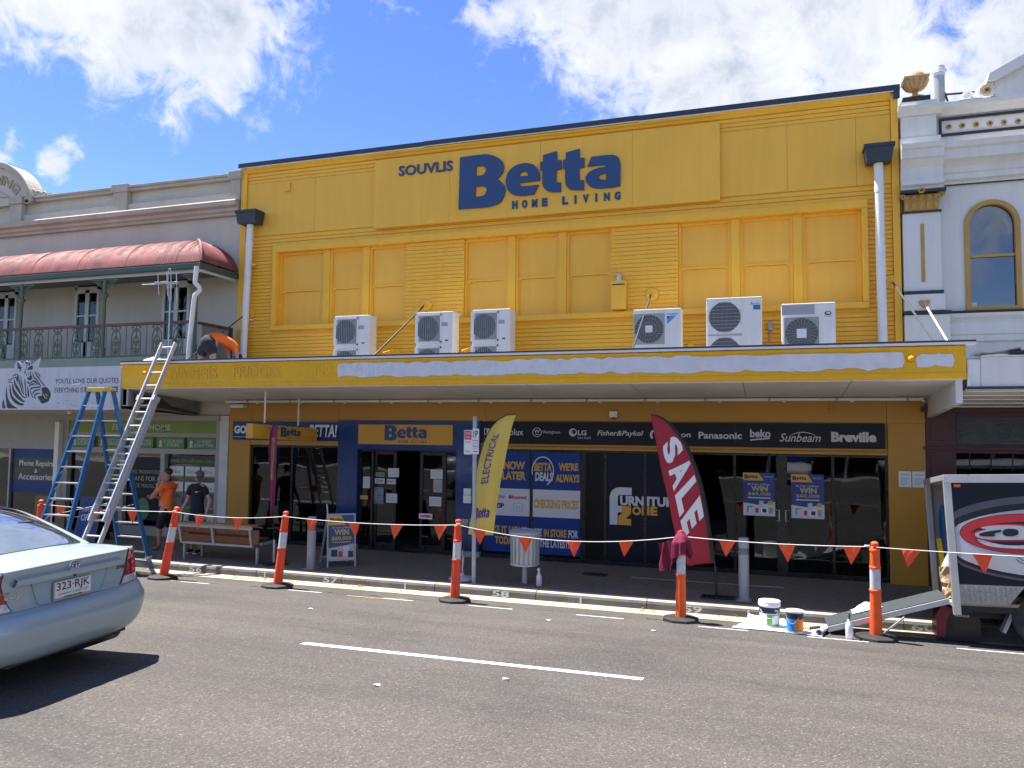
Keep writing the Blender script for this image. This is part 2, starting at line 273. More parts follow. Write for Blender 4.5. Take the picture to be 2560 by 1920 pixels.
ZEB=[[(-16.316,3.391),(-16.309,3.387),(-16.301,3.37),(-16.293,3.345),(-16.283,3.318),(-16.268,3.285),(-16.249,3.246),(-16.234,3.209),(-16.23,3.184),(-16.243,3.172),(-16.269,3.17),(-16.297,3.174),(-16.318,3.184),(-16.329,3.2),(-16.336,3.223),(-16.34,3.25),(-16.341,3.277),(-16.338,3.309),(-16.332,3.344),(-16.324,3.375)],[(-16.226,3.675),(-16.223,3.661),(-16.221,3.632),(-16.217,3.595),(-16.213,3.561),(-16.207,3.53),(-16.201,3.499),(-16.192,3.468),(-16.182,3.439),(-16.17,3.412),(-16.155,3.387),(-16.138,3.364),(-16.121,3.341),(-16.104,3.322),(-16.086,3.304),(-16.065,3.287),(-16.039,3.268),(-15.995,3.247),(-15.938,3.223),(-15.893,3.202),(-15.882,3.188),(-15.924,3.179),(-16.003,3.175),(-16.09,3.177),(-16.154,3.188),(-16.185,3.21),(-16.201,3.242),(-16.209,3.28),(-16.217,3.317),(-16.228,3.357),(-16.236,3.401),(-16.242,3.443),(-16.245,3.48),(-16.247,3.509),(-16.246,3.533),(-16.244,3.555),(-16.241,3.577),(-16.238,3.607),(-16.234,3.639),(-16.23,3.665)],[(-16.169,3.715),(-16.162,3.716),(-16.15,3.713),(-16.135,3.705),(-16.123,3.69),(-16.115,3.666),(-16.108,3.634),(-16.102,3.599),(-16.093,3.568),(-16.083,3.542),(-16.072,3.517),(-16.059,3.493),(-16.043,3.471),(-16.021,3.449),(-15.996,3.428),(-15.968,3.409),(-15.939,3.389),(-15.907,3.37),(-15.873,3.35),(-15.838,3.332),(-15.804,3.316),(-15.769,3.305),(-15.731,3.298),(-15.7,3.291),(-15.683,3.284),(-15.685,3.275),(-15.699,3.264),(-15.721,3.256),(-15.746,3.252),(-15.774,3.253),(-15.808,3.258),(-15.843,3.266),(-15.877,3.276),(-15.909,3.289),(-15.942,3.305),(-15.973,3.322),(-16.001,3.341),(-16.025,3.361),(-16.046,3.381),(-16.065,3.404),(-16.083,3.43),(-16.101,3.462),(-16.118,3.498),(-16.132,3.535),(-16.142,3.569),(-16.145,3.599),(-16.142,3.627),(-16.139,3.653),(-16.139,3.674),(-16.146,3.69),(-16.156,3.703),(-16.166,3.711)],[(-16.051,3.754),(-16.044,3.739),(-16.035,3.709),(-16.025,3.672),(-16.011,3.64),(-15.994,3.615),(-15.973,3.59),(-15.951,3.566),(-15.928,3.543),(-15.904,3.52),(-15.878,3.497),(-15.851,3.475),(-15.824,3.453),(-15.795,3.431),(-15.765,3.409),(-15.735,3.388),(-15.711,3.372),(-15.691,3.362),(-15.673,3.356),(-15.661,3.352),(-15.656,3.348),(-15.66,3.341),(-15.671,3.334),(-15.688,3.329),(-15.708,3.328),(-15.731,3.332),(-15.759,3.34),(-15.788,3.351),(-15.818,3.365),(-15.849,3.381),(-15.882,3.401),(-15.914,3.423),(-15.943,3.446),(-15.97,3.47),(-15.996,3.496),(-16.019,3.523),(-16.037,3.552),(-16.05,3.582),(-16.059,3.614),(-16.065,3.645),(-16.068,3.673),(-16.067,3.701),(-16.064,3.729),(-16.058,3.749)],[(-16.014,3.835),(-16.004,3.825),(-15.989,3.799),(-15.972,3.766),(-15.952,3.737),(-15.931,3.714),(-15.908,3.691),(-15.883,3.667),(-15.859,3.639),(-15.835,3.604),(-15.81,3.563),(-15.786,3.524),(-15.762,3.493),(-15.739,3.473),(-15.716,3.46),(-15.693,3.451),(-15.673,3.444),(-15.652,3.443),(-15.632,3.445),(-15.616,3.449),(-15.609,3.448),(-15.613,3.441),(-15.625,3.431),(-15.642,3.421),(-15.66,3.416),(-15.68,3.418),(-15.702,3.424),(-15.725,3.433),(-15.748,3.445),(-15.77,3.461),(-15.792,3.48),(-15.815,3.502),(-15.84,3.526),(-15.869,3.553),(-15.901,3.582),(-15.931,3.612),(-15.956,3.64),(-15.975,3.664),(-15.988,3.685),(-15.998,3.707),(-16.006,3.73),(-16.013,3.76),(-16.017,3.794),(-16.018,3.823)],[(-15.89,3.931),(-15.883,3.919),(-15.872,3.885),(-15.86,3.843),(-15.849,3.809),(-15.84,3.786),(-15.831,3.766),(-15.822,3.746),(-15.81,3.719),(-15.796,3.684),(-15.779,3.641),(-15.761,3.6),(-15.746,3.566),(-15.73,3.539),(-15.714,3.518),(-15.702,3.502),(-15.698,3.493),(-15.704,3.491),(-15.719,3.496),(-15.737,3.508),(-15.754,3.525),(-15.769,3.551),(-15.785,3.585),(-15.801,3.621),(-15.817,3.655),(-15.834,3.685),(-15.851,3.714),(-15.867,3.744),(-15.879,3.777),(-15.887,3.819),(-15.891,3.869),(-15.892,3.911)],[(-15.836,3.93),(-15.83,3.92),(-15.818,3.886),(-15.803,3.842),(-15.789,3.8),(-15.774,3.761),(-15.758,3.718),(-15.742,3.676),(-15.729,3.638),(-15.719,3.6),(-15.711,3.562),(-15.706,3.532),(-15.705,3.517),(-15.708,3.521),(-15.715,3.54),(-15.726,3.568),(-15.737,3.598),(-15.752,3.63),(-15.769,3.669),(-15.787,3.71),(-15.802,3.752),(-15.814,3.802),(-15.826,3.858),(-15.833,3.906)],[(-15.7,3.847),(-15.695,3.838),(-15.687,3.816),(-15.68,3.787),(-15.673,3.758),(-15.667,3.73),(-15.663,3.7),(-15.658,3.668),(-15.654,3.637),(-15.649,3.605),(-15.645,3.572),(-15.64,3.542),(-15.635,3.517),(-15.626,3.498),(-15.616,3.485),(-15.607,3.475),(-15.605,3.468),(-15.612,3.462),(-15.626,3.457),(-15.641,3.458),(-15.653,3.468),(-15.66,3.491),(-15.664,3.523),(-15.667,3.56),(-15.673,3.597),(-15.681,3.637),(-15.69,3.68),(-15.699,3.723),(-15.705,3.759),(-15.707,3.79),(-15.707,3.819),(-15.704,3.839)],[(-15.604,3.693),(-15.596,3.68),(-15.585,3.648),(-15.574,3.609),(-15.564,3.572),(-15.555,3.537),(-15.546,3.499),(-15.54,3.465),(-15.539,3.444),(-15.544,3.437),(-15.555,3.441),(-15.568,3.453),(-15.578,3.468),(-15.587,3.488),(-15.595,3.514),(-15.602,3.543),(-15.607,3.573),(-15.609,3.607),(-15.61,3.647),(-15.608,3.68)],[(-15.631,3.854),(-15.624,3.863),(-15.609,3.871),(-15.59,3.878),(-15.574,3.886),(-15.561,3.896),(-15.548,3.907),(-15.535,3.916),(-15.523,3.917),(-15.508,3.908),(-15.492,3.892),(-15.48,3.873),(-15.476,3.856),(-15.484,3.842),(-15.501,3.829),(-15.52,3.817),(-15.537,3.809),(-15.549,3.806),(-15.559,3.806),(-15.569,3.809),(-15.58,3.814),(-15.595,3.821),(-15.612,3.832),(-15.626,3.844)],[(-15.633,3.798),(-15.618,3.793),(-15.595,3.78),(-15.569,3.766),(-15.544,3.761),(-15.523,3.768),(-15.502,3.782),(-15.481,3.798),(-15.462,3.808),(-15.446,3.813),(-15.433,3.816),(-15.418,3.815),(-15.398,3.807),(-15.368,3.791),(-15.331,3.767),(-15.294,3.742),(-15.265,3.722),(-15.242,3.706),(-15.221,3.693),(-15.209,3.684),(-15.209,3.681),(-15.227,3.687),(-15.259,3.701),(-15.296,3.716),(-15.329,3.73),(-15.358,3.744),(-15.385,3.759),(-15.413,3.77),(-15.438,3.776),(-15.463,3.771),(-15.487,3.758),(-15.51,3.745),(-15.532,3.737),(-15.553,3.734),(-15.574,3.735),(-15.593,3.739),(-15.608,3.745),(-15.62,3.758),(-15.63,3.775),(-15.635,3.79)],[(-15.56,3.677),(-15.564,3.681),(-15.565,3.69),(-15.561,3.699),(-15.551,3.709),(-15.533,3.718),(-15.508,3.729),(-15.481,3.738),(-15.458,3.744),(-15.44,3.746),(-15.424,3.745),(-15.41,3.743),(-15.393,3.739),(-15.371,3.734),(-15.345,3.726),(-15.324,3.719),(-15.317,3.714),(-15.332,3.713),(-15.361,3.714),(-15.394,3.715),(-15.424,3.714),(-15.447,3.71),(-15.469,3.704),(-15.489,3.698),(-15.508,3.692),(-15.524,3.687),(-15.54,3.681),(-15.552,3.677)],[(-15.529,3.612),(-15.525,3.624),(-15.517,3.634),(-15.507,3.641),(-15.494,3.648),(-15.478,3.653),(-15.46,3.657),(-15.438,3.66),(-15.41,3.663),(-15.37,3.667),(-15.321,3.671),(-15.275,3.674),(-15.241,3.674),(-15.22,3.669),(-15.207,3.661),(-15.206,3.652),(-15.218,3.645),(-15.25,3.642),(-15.3,3.64),(-15.353,3.638),(-15.397,3.635),(-15.429,3.631),(-15.455,3.626),(-15.476,3.62),(-15.492,3.612),(-15.503,3.602),(-15.509,3.591),(-15.51,3.576),(-15.504,3.556),(-15.485,3.525),(-15.455,3.485),(-15.427,3.448),(-15.41,3.423),(-15.408,3.413),(-15.415,3.412),(-15.428,3.419),(-15.442,3.431),(-15.46,3.452),(-15.482,3.482),(-15.503,3.513),(-15.519,3.54),(-15.527,3.561),(-15.531,3.581),(-15.531,3.597)],[(-15.443,3.531),(-15.44,3.544),(-15.435,3.559),(-15.426,3.572),(-15.415,3.583),(-15.401,3.591),(-15.383,3.596),(-15.363,3.599),(-15.342,3.603),(-15.315,3.606),(-15.285,3.61),(-15.257,3.612),(-15.236,3.611),(-15.225,3.608),(-15.22,3.602),(-15.221,3.596),(-15.23,3.59),(-15.25,3.585),(-15.28,3.581),(-15.313,3.577),(-15.34,3.572),(-15.36,3.568),(-15.376,3.564),(-15.39,3.559),(-15.402,3.551),(-15.411,3.536),(-15.418,3.517),(-15.423,3.5),(-15.428,3.491),(-15.434,3.494),(-15.439,3.504),(-15.443,3.518)],[(-15.397,3.475),(-15.393,3.488),(-15.384,3.499),(-15.372,3.508),(-15.357,3.516),(-15.34,3.523),(-15.319,3.527),(-15.296,3.53),(-15.274,3.532),(-15.246,3.532),(-15.215,3.531),(-15.189,3.528),(-15.178,3.526),(-15.189,3.522),(-15.214,3.518),(-15.246,3.513),(-15.272,3.508),(-15.293,3.503),(-15.313,3.498),(-15.33,3.493),(-15.345,3.487),(-15.356,3.479),(-15.366,3.471),(-15.371,3.461),(-15.372,3.451),(-15.364,3.438),(-15.349,3.424),(-15.335,3.411),(-15.329,3.403),(-15.334,3.4),(-15.346,3.4),(-15.36,3.404),(-15.372,3.411),(-15.381,3.424),(-15.39,3.441),(-15.396,3.459)],[(-15.195,3.625),(-15.187,3.636),(-15.173,3.644),(-15.154,3.649),(-15.134,3.653),(-15.11,3.655),(-15.082,3.655),(-15.053,3.652),(-15.028,3.644),(-15.005,3.629),(-14.984,3.61),(-14.966,3.588),(-14.95,3.568),(-14.936,3.551),(-14.924,3.535),(-14.916,3.518),(-14.914,3.496),(-14.919,3.466),(-14.93,3.431),(-14.945,3.396),(-14.958,3.369),(-14.969,3.353),(-14.979,3.344),(-14.991,3.337),(-15.008,3.33),(-15.03,3.321),(-15.058,3.311),(-15.086,3.303),(-15.111,3.298),(-15.132,3.297),(-15.152,3.298),(-15.17,3.301),(-15.185,3.307),(-15.196,3.316),(-15.204,3.328),(-15.211,3.342),(-15.22,3.355),(-15.231,3.366),(-15.243,3.378),(-15.255,3.39),(-15.265,3.402),(-15.276,3.415),(-15.287,3.428),(-15.294,3.44),(-15.289,3.45),(-15.268,3.457),(-15.234,3.46),(-15.199,3.465),(-15.175,3.474),(-15.165,3.49),(-15.163,3.511),(-15.166,3.533),(-15.169,3.553),(-15.176,3.573),(-15.186,3.593),(-15.194,3.611)],[(-15.485,3.989),(-15.478,3.981),(-15.465,3.957),(-15.449,3.928),(-15.431,3.904),(-15.413,3.888),(-15.394,3.875),(-15.372,3.86),(-15.347,3.839),(-15.312,3.804),(-15.271,3.761),(-15.234,3.72),(-15.21,3.693),(-15.205,3.684),(-15.211,3.686),(-15.225,3.696),(-15.243,3.71),(-15.266,3.729),(-15.295,3.754),(-15.327,3.782),(-15.355,3.807),(-15.382,3.827),(-15.408,3.845),(-15.432,3.863),(-15.451,3.884),(-15.466,3.913),(-15.477,3.947),(-15.484,3.976)],[(-15.421,3.988),(-15.407,3.981),(-15.38,3.961),(-15.348,3.935),(-15.32,3.911),(-15.297,3.888),(-15.274,3.863),(-15.252,3.838),(-15.229,3.813),(-15.203,3.788),(-15.176,3.762),(-15.15,3.737),(-15.127,3.716),(-15.107,3.698),(-15.089,3.682),(-15.076,3.67),(-15.071,3.664),(-15.078,3.664),(-15.093,3.668),(-15.114,3.678),(-15.136,3.693),(-15.161,3.713),(-15.19,3.74),(-15.22,3.769),(-15.249,3.798),(-15.277,3.824),(-15.306,3.852),(-15.333,3.878),(-15.356,3.903),(-15.379,3.93),(-15.402,3.957),(-15.417,3.979)],[(-15.411,4.0),(-15.394,3.995),(-15.367,3.986),(-15.338,3.974),(-15.313,3.963),(-15.292,3.951),(-15.273,3.938),(-15.257,3.925),(-15.246,3.913),(-15.241,3.902),(-15.24,3.891),(-15.243,3.883),(-15.249,3.882),(-15.257,3.888),(-15.269,3.901),(-15.283,3.916),(-15.3,3.93),(-15.321,3.943),(-15.346,3.957),(-15.37,3.969),(-15.388,3.98),(-15.401,3.988),(-15.411,3.995),(-15.415,4.0)],[(-15.701,4.009),(-15.693,4.0),(-15.68,3.982),(-15.666,3.96),(-15.653,3.943),(-15.642,3.932),(-15.632,3.923),(-15.623,3.916),(-15.619,3.911),(-15.62,3.907),(-15.624,3.906),(-15.632,3.907),(-15.64,3.911),(-15.651,3.918),(-15.664,3.928),(-15.676,3.94),(-15.686,3.952),(-15.693,3.968),(-15.699,3.987),(-15.702,4.003)],[(-15.615,4.007),(-15.608,3.993),(-15.6,3.968),(-15.592,3.943),(-15.588,3.926),(-15.589,3.921),(-15.593,3.923),(-15.599,3.928),(-15.604,3.935),(-15.608,3.943),(-15.612,3.953),(-15.616,3.965),(-15.618,3.975),(-15.619,3.986),(-15.619,3.999),(-15.617,4.007)],[(-15.551,4.022),(-15.543,4.01),(-15.53,3.981),(-15.518,3.948),(-15.513,3.925),(-15.516,3.914),(-15.525,3.909),(-15.536,3.91),(-15.544,3.918),(-15.549,3.941),(-15.552,3.976),(-15.553,4.008)],[(-15.953,4.216),(-15.944,4.216),(-15.929,4.208),(-15.912,4.195),(-15.896,4.182),(-15.884,4.169),(-15.872,4.153),(-15.86,4.137),(-15.849,4.124),(-15.836,4.116),(-15.822,4.111),(-15.81,4.106),(-15.804,4.099),(-15.807,4.09),(-15.817,4.08),(-15.827,4.07),(-15.834,4.059),(-15.832,4.048),(-15.826,4.036),(-15.82,4.025),(-15.82,4.019),(-15.828,4.016),(-15.84,4.017),(-15.854,4.021),(-15.864,4.027),(-15.868,4.038),(-15.87,4.052),(-15.872,4.066),(-15.878,4.076),(-15.893,4.079),(-15.913,4.077),(-15.932,4.075),(-15.943,4.077),(-15.944,4.085),(-15.936,4.096),(-15.928,4.11),(-15.925,4.126),(-15.931,4.148),(-15.941,4.176),(-15.951,4.201)],[(-15.63,4.072),(-15.614,4.088),(-15.588,4.107),(-15.561,4.124),(-15.537,4.135),(-15.518,4.138),(-15.5,4.135),(-15.486,4.128),(-15.477,4.118),(-15.476,4.102),(-15.479,4.08),(-15.487,4.059),(-15.499,4.046),(-15.518,4.043),(-15.542,4.047),(-15.567,4.053),(-15.586,4.055),(-15.596,4.05),(-15.602,4.041),(-15.606,4.034),(-15.611,4.031),(-15.619,4.037),(-15.628,4.046),(-15.633,4.059)],[(-15.714,4.211),(-15.701,4.215),(-15.678,4.217),(-15.655,4.217),(-15.639,4.214),(-15.635,4.205),(-15.636,4.193),(-15.642,4.181),(-15.647,4.173),(-15.654,4.171),(-15.662,4.171),(-15.671,4.174),(-15.68,4.178),(-15.691,4.185),(-15.704,4.195),(-15.713,4.204)],[(-15.617,4.201),(-15.608,4.208),(-15.593,4.21),(-15.577,4.207),(-15.569,4.2),(-15.569,4.183),(-15.575,4.157),(-15.583,4.134),(-15.59,4.124),(-15.598,4.134),(-15.608,4.158),(-15.615,4.184)],[(-16.073,3.901),(-16.067,3.909),(-16.053,3.923),(-16.033,3.938),(-16.011,3.949),(-15.979,3.954),(-15.94,3.958),(-15.906,3.958),(-15.892,3.957),(-15.905,3.951),(-15.939,3.941),(-15.978,3.931),(-16.009,3.923),(-16.031,3.915),(-16.052,3.907),(-16.067,3.901)],[(-16.114,3.867),(-16.083,3.874),(-16.034,3.882),(-15.985,3.889),(-15.952,3.893),(-15.94,3.891),(-15.94,3.886),(-15.948,3.879),(-15.962,3.873),(-15.986,3.868),(-16.02,3.863),(-16.054,3.858),(-16.08,3.856),(-16.099,3.857),(-16.115,3.859),(-16.121,3.863)],[(-16.2,3.841),(-16.176,3.841),(-16.139,3.84),(-16.103,3.837),(-16.079,3.833),(-16.07,3.829),(-16.07,3.824),(-16.077,3.819),(-16.089,3.816),(-16.109,3.815),(-16.138,3.817),(-16.167,3.819),(-16.187,3.822),(-16.2,3.827),(-16.207,3.833),(-16.208,3.838)],[(-16.191,3.797),(-16.166,3.793),(-16.127,3.786),(-16.089,3.778),(-16.064,3.771),(-16.053,3.765),(-16.05,3.76),(-16.056,3.756),(-16.068,3.754),(-16.092,3.757),(-16.126,3.763),(-16.16,3.77),(-16.184,3.776),(-16.197,3.782),(-16.203,3.789),(-16.201,3.795)],[(-15.731,3.985),(-15.723,4.004),(-15.708,4.032),(-15.692,4.063),(-15.679,4.089),(-15.671,4.111),(-15.666,4.132),(-15.661,4.15),(-15.657,4.161),(-15.653,4.166),(-15.649,4.166),(-15.646,4.162),(-15.646,4.153),(-15.649,4.14),(-15.654,4.122),(-15.66,4.102),(-15.668,4.081),(-15.677,4.056),(-15.689,4.028),(-15.7,4.002),(-15.71,3.985),(-15.718,3.975),(-15.726,3.972),(-15.732,3.975)],[(-15.959,3.834),(-15.954,3.856),(-15.943,3.885),(-15.932,3.912),(-15.922,3.931),(-15.916,3.942),(-15.912,3.948),(-15.909,3.946),(-15.906,3.931),(-15.904,3.893),(-15.902,3.839),(-15.902,3.785),(-15.905,3.753),(-15.91,3.749),(-15.918,3.764),(-15.927,3.785),(-15.935,3.802),(-15.943,3.809),(-15.951,3.815),(-15.958,3.822)]]
ZEBW=[[(-15.124,3.505),(-15.113,3.492),(-15.098,3.472),(-15.082,3.45),(-15.067,3.433),(-15.052,3.425),(-15.036,3.422),(-15.022,3.42),(-15.013,3.417),(-15.011,3.412),(-15.013,3.405),(-15.019,3.4),(-15.028,3.4),(-15.042,3.405),(-15.062,3.415),(-15.082,3.426),(-15.099,3.438),(-15.111,3.449),(-15.121,3.463),(-15.129,3.475),(-15.133,3.485),(-15.135,3.495),(-15.134,3.503),(-15.131,3.507)],[(-15.061,3.513),(-15.052,3.507),(-15.037,3.496),(-15.022,3.483),(-15.012,3.473),(-15.008,3.465),(-15.008,3.459),(-15.011,3.454),(-15.016,3.453),(-15.022,3.457),(-15.032,3.464),(-15.041,3.473),(-15.049,3.481),(-15.055,3.49),(-15.06,3.501),(-15.063,3.51)]]
ZEBT=[(-15.986,4.07),(-16.033,4.101),(-16.033,4.143),(-16.012,4.185),(-15.997,4.216),(-15.988,4.233),(-15.974,4.242),(-15.958,4.246),(-15.944,4.248),(-15.934,4.25),(-15.925,4.249),(-15.914,4.246),(-15.9,4.239),(-15.881,4.225),(-15.857,4.205),(-15.833,4.188),(-15.809,4.18),(-15.788,4.189),(-15.766,4.207),(-15.746,4.228),(-15.727,4.244),(-15.712,4.252),(-15.699,4.257),(-15.687,4.259),(-15.675,4.259),(-15.663,4.252),(-15.651,4.241),(-15.64,4.231),(-15.629,4.225),(-15.619,4.23),(-15.608,4.242),(-15.598,4.252),(-15.588,4.253),(-15.578,4.239),(-15.569,4.217),(-15.56,4.193),(-15.551,4.176),(-15.546,4.163),(-15.545,4.153),(-15.539,4.15),(-15.518,4.159),(-15.472,4.187),(-15.41,4.229),(-15.348,4.272),(-15.303,4.299),(-15.281,4.31),(-15.272,4.31),(-15.272,4.301),(-15.275,4.283),(-15.284,4.249),(-15.3,4.203),(-15.318,4.154),(-15.333,4.115),(-15.333,4.087),(-15.324,4.063),(-15.331,4.046),(-15.381,4.036),(-15.506,4.034),(-15.684,4.039),(-15.863,4.051)]
# ---------------------------------------------------------------- helpers
ORG = {}                                        # world origin of every unrotated root
class MB:
    """collects boxes, tubes, prisms and grids into one mesh"""
    def __init__(s):
        s.v, s.f, s.mi, s.cm = [], [], [], 0
    def add(s, vs, fs):
        o = len(s.v)
        s.v += [tuple(p) for p in vs]
        s.f += [tuple(i + o for i in f) for f in fs]
        s.mi += [s.cm] * len(fs)
        return s
    def box(s, x0, x1, y0, y1, z0, z1, bev=0.0):
        if x0 > x1: x0, x1 = x1, x0
        if y0 > y1: y0, y1 = y1, y0
        if z0 > z1: z0, z1 = z1, z0
        b = min(bev, (x1 - x0) * .45, (y1 - y0) * .45, (z1 - z0) * .45)
        if b <= 0:
            return s.add([(x, y, z) for z in (z0, z1) for y in (y0, y1) for x in (x0, x1)],
                         [(0, 2, 3, 1), (4, 5, 7, 6), (0, 1, 5, 4), (2, 6, 7, 3), (0, 4, 6, 2), (1, 3, 7, 5)])
        bm = bmesh.new()
        bmesh.ops.create_cube(bm, size=1)
        for v in bm.verts:
            v.co = Vector(((x0 + x1) / 2 + v.co.x * (x1 - x0), (y0 + y1) / 2 + v.co.y * (y1 - y0), (z0 + z1) / 2 + v.co.z * (z1 - z0)))
        bmesh.ops.bevel(bm, geom=bm.edges[:], offset=b, segments=2, profile=.6, affect='EDGES')
        bm.verts.index_update()
        s.add([v.co[:] for v in bm.verts], [[v.index for v in f.verts] for f in bm.faces])
        bm.free()
        return s
    def cyl(s, p0, p1, r0, r1=None, n=12, caps=True):
        r1 = r0 if r1 is None else r1
        p0, p1 = Vector(p0), Vector(p1)
        d = (p1 - p0).normalized()
        a = d.orthogonal().normalized(); b = d.cross(a)
        vs = [p + (a * math.cos(t) + b * math.sin(t)) * r for p, r in ((p0, r0), (p1, r1)) for t in [2 * math.pi * i / n for i in range(n)]]
        fs = [(i, (i + 1) % n, n + (i + 1) % n, n + i) for i in range(n)]
        if caps:
            fs += [tuple(range(n))[::-1], tuple(range(n, 2 * n))]
        return s.add(vs, fs)
    def bar(s, p0, p1, w, h, up=(0, 0, 1)):
        """rectangular bar; w across, h along up"""
        p0, p1 = Vector(p0), Vector(p1)
        d = (p1 - p0).normalized(); u = Vector(up); u = (u - d * u.dot(d)).normalized(); a = d.cross(u)
        vs = [p + a * (w / 2 * sx) + u * (h / 2 * sy) for p in (p0, p1) for sx, sy in ((-1, -1), (1, -1), (1, 1), (-1, 1))]
        return s.add(vs, [(0, 1, 5, 4), (1, 2, 6, 5), (2, 3, 7, 6), (3, 0, 4, 7), (3, 2, 1, 0), (4, 5, 6, 7)])
    def tube(s, pts, r, n=8, close=False):
        pts = [Vector(p) for p in pts]
        k = len(pts); vs = []; prev = None
        for i, p in enumerate(pts):
            if close:
                d = pts[(i + 1) % k] - pts[i - 1]
            else:
                d = pts[min(i + 1, k - 1)] - pts[max(i - 1, 0)]
            d.normalize()
            a = d.orthogonal().normalized() if prev is None else (prev - d * prev.dot(d)).normalized()
            prev = a; b = d.cross(a)
            rr = r[i] if isinstance(r, (list, tuple)) else r
            vs += [p + (a * math.cos(2 * math.pi * j / n) + b * math.sin(2 * math.pi * j / n)) * rr for j in range(n)]
        fs = []
        for i in range(k if close else k - 1):
            q = (i + 1) % k
            fs += [(i * n + j, i * n + (j + 1) % n, q * n + (j + 1) % n, q * n + j) for j in range(n)]
        if not close:
            fs += [tuple(range(n))[::-1], tuple(range((k - 1) * n, k * n))]
        return s.add(vs, fs)
    def lathe(s, prof, c=(0, 0, 0), n=20, ax='z'):
        vs = []
        for r, h in prof:
            for j in range(n):
                t = 2 * math.pi * j / n
                q = (r * math.cos(t), r * math.sin(t), h)
                if ax == 'y': q = (q[0], q[2], q[1])
                if ax == 'x': q = (q[2], q[0], q[1])
                vs.append((c[0] + q[0], c[1] + q[1], c[2] + q[2]))
        k = len(prof)
        fs = [(i * n + j, i * n + (j + 1) % n, (i + 1) * n + (j + 1) % n, (i + 1) * n + j) for i in range(k - 1) for j in range(n)]
        fs += [tuple(range(n))[::-1], tuple(range((k - 1) * n, k * n))]
        return s.add(vs, fs)
    def prism(s, loops, d0, d1, fmap=None):
        """outline (list of loops of (u, v); first the outer one) extruded from depth d0 to d1; fmap(u, v, d) -> point"""
        if isinstance(loops[0][0], (int, float)):
            loops = [loops]
        fmap = fmap or (lambda u, v, d: (u, d, v))
        loops = [[tuple(p) for i, p in enumerate(l) if p != l[i - 1]] for l in loops]
        flat = [p for l in loops for p in l]
        tris = tessellate_polygon([[Vector((p[0], p[1], 0)) for p in l] for l in loops])
        n = len(flat)
        vs = [fmap(p[0], p[1], d0) for p in flat] + [fmap(p[0], p[1], d1) for p in flat]
        fs = [tuple(t) for t in tris] + [tuple(i + n for i in t[::-1]) for t in tris]
        o = 0
        for l in loops:
            k = len(l)
            fs += [(o + i, o + (i + 1) % k, n + o + (i + 1) % k, n + o + i) for i in range(k)]
            o += k
        return s.add(vs, fs)
    def grid(s, P):
        """P[i][j] points"""
        a, b = len(P), len(P[0])
        return s.add([p for row in P for p in row], [(i * b + j, i * b + j + 1, (i + 1) * b + j + 1, (i + 1) * b + j) for i in range(a - 1) for j in range(b - 1)])
    def build(s, name, m, parent=None, smooth=None, local=False, fix=True):
        ms = m if isinstance(m, (list, tuple)) else [m]
        me = bpy.data.meshes.new(name)
        o = Vector((0, 0, 0))
        if parent is not None and not local:
            o = ORG[parent.name]
        elif parent is None and not local and s.v:
            xs, ys, zs = zip(*s.v)
            o = Vector(((min(xs) + max(xs)) / 2, (min(ys) + max(ys)) / 2, min(zs)))
        me.from_pydata([(p[0] - o.x, p[1] - o.y, p[2] - o.z) for p in s.v], [], s.f)
        for q in ms:
            me.materials.append(q)
        if len(ms) > 1:
            me.polygons.foreach_set('material_index', s.mi)
        if fix:
            bm = bmesh.new(); bm.from_mesh(me)
            bmesh.ops.recalc_face_normals(bm, faces=bm.faces[:])
            bm.to_mesh(me); bm.free()
        if smooth:
            me.shade_smooth()
            me.set_sharp_from_angle(angle=R(smooth if smooth is not True else 40))
        me.update()
        ob = bpy.data.objects.new(name, me)
        col.objects.link(ob)
        if parent is not None:
            ob.parent = parent
            if not local:
                ORG[ob.name] = o
            else:
                ORG[ob.name] = Vector((0, 0, 0))
        elif not local:
            ob.location = o
            ORG[ob.name] = o
        else:
            ORG[ob.name] = Vector((0, 0, 0))
        return ob
def tag(o, label, cat, group=None):
    o['label'] = label; o['category'] = cat
    if group: o['group'] = group
    return o
def struct(o, label=None):
    o['kind'] = 'structure'
    return o
def thing(name, loc, label, cat, group=None, rz=0.0, local=False):
    e = bpy.data.objects.new(name, None)
    e.empty_display_size = 0.2
    col.objects.link(e)
    e.location = loc; e.rotation_euler = (0, 0, rz)
    ORG[e.name] = Vector((0, 0, 0)) if (local or rz) else Vector(loc)
    return tag(e, label, cat, group)
def dup(o, parent=None):
    c = o.copy(); col.objects.link(c); c.parent = parent
    ORG[c.name] = ORG.get(o.name, Vector((0, 0, 0)))
    for ch in list(o.children):
        if ch is not c:
            dup(ch, c)
    return c
def part(name, m, parent, *boxes, bev=0.0):
    b = MB()
    for q in boxes:
        b.box(*q, bev=bev)
    return b.build(name, m, parent)
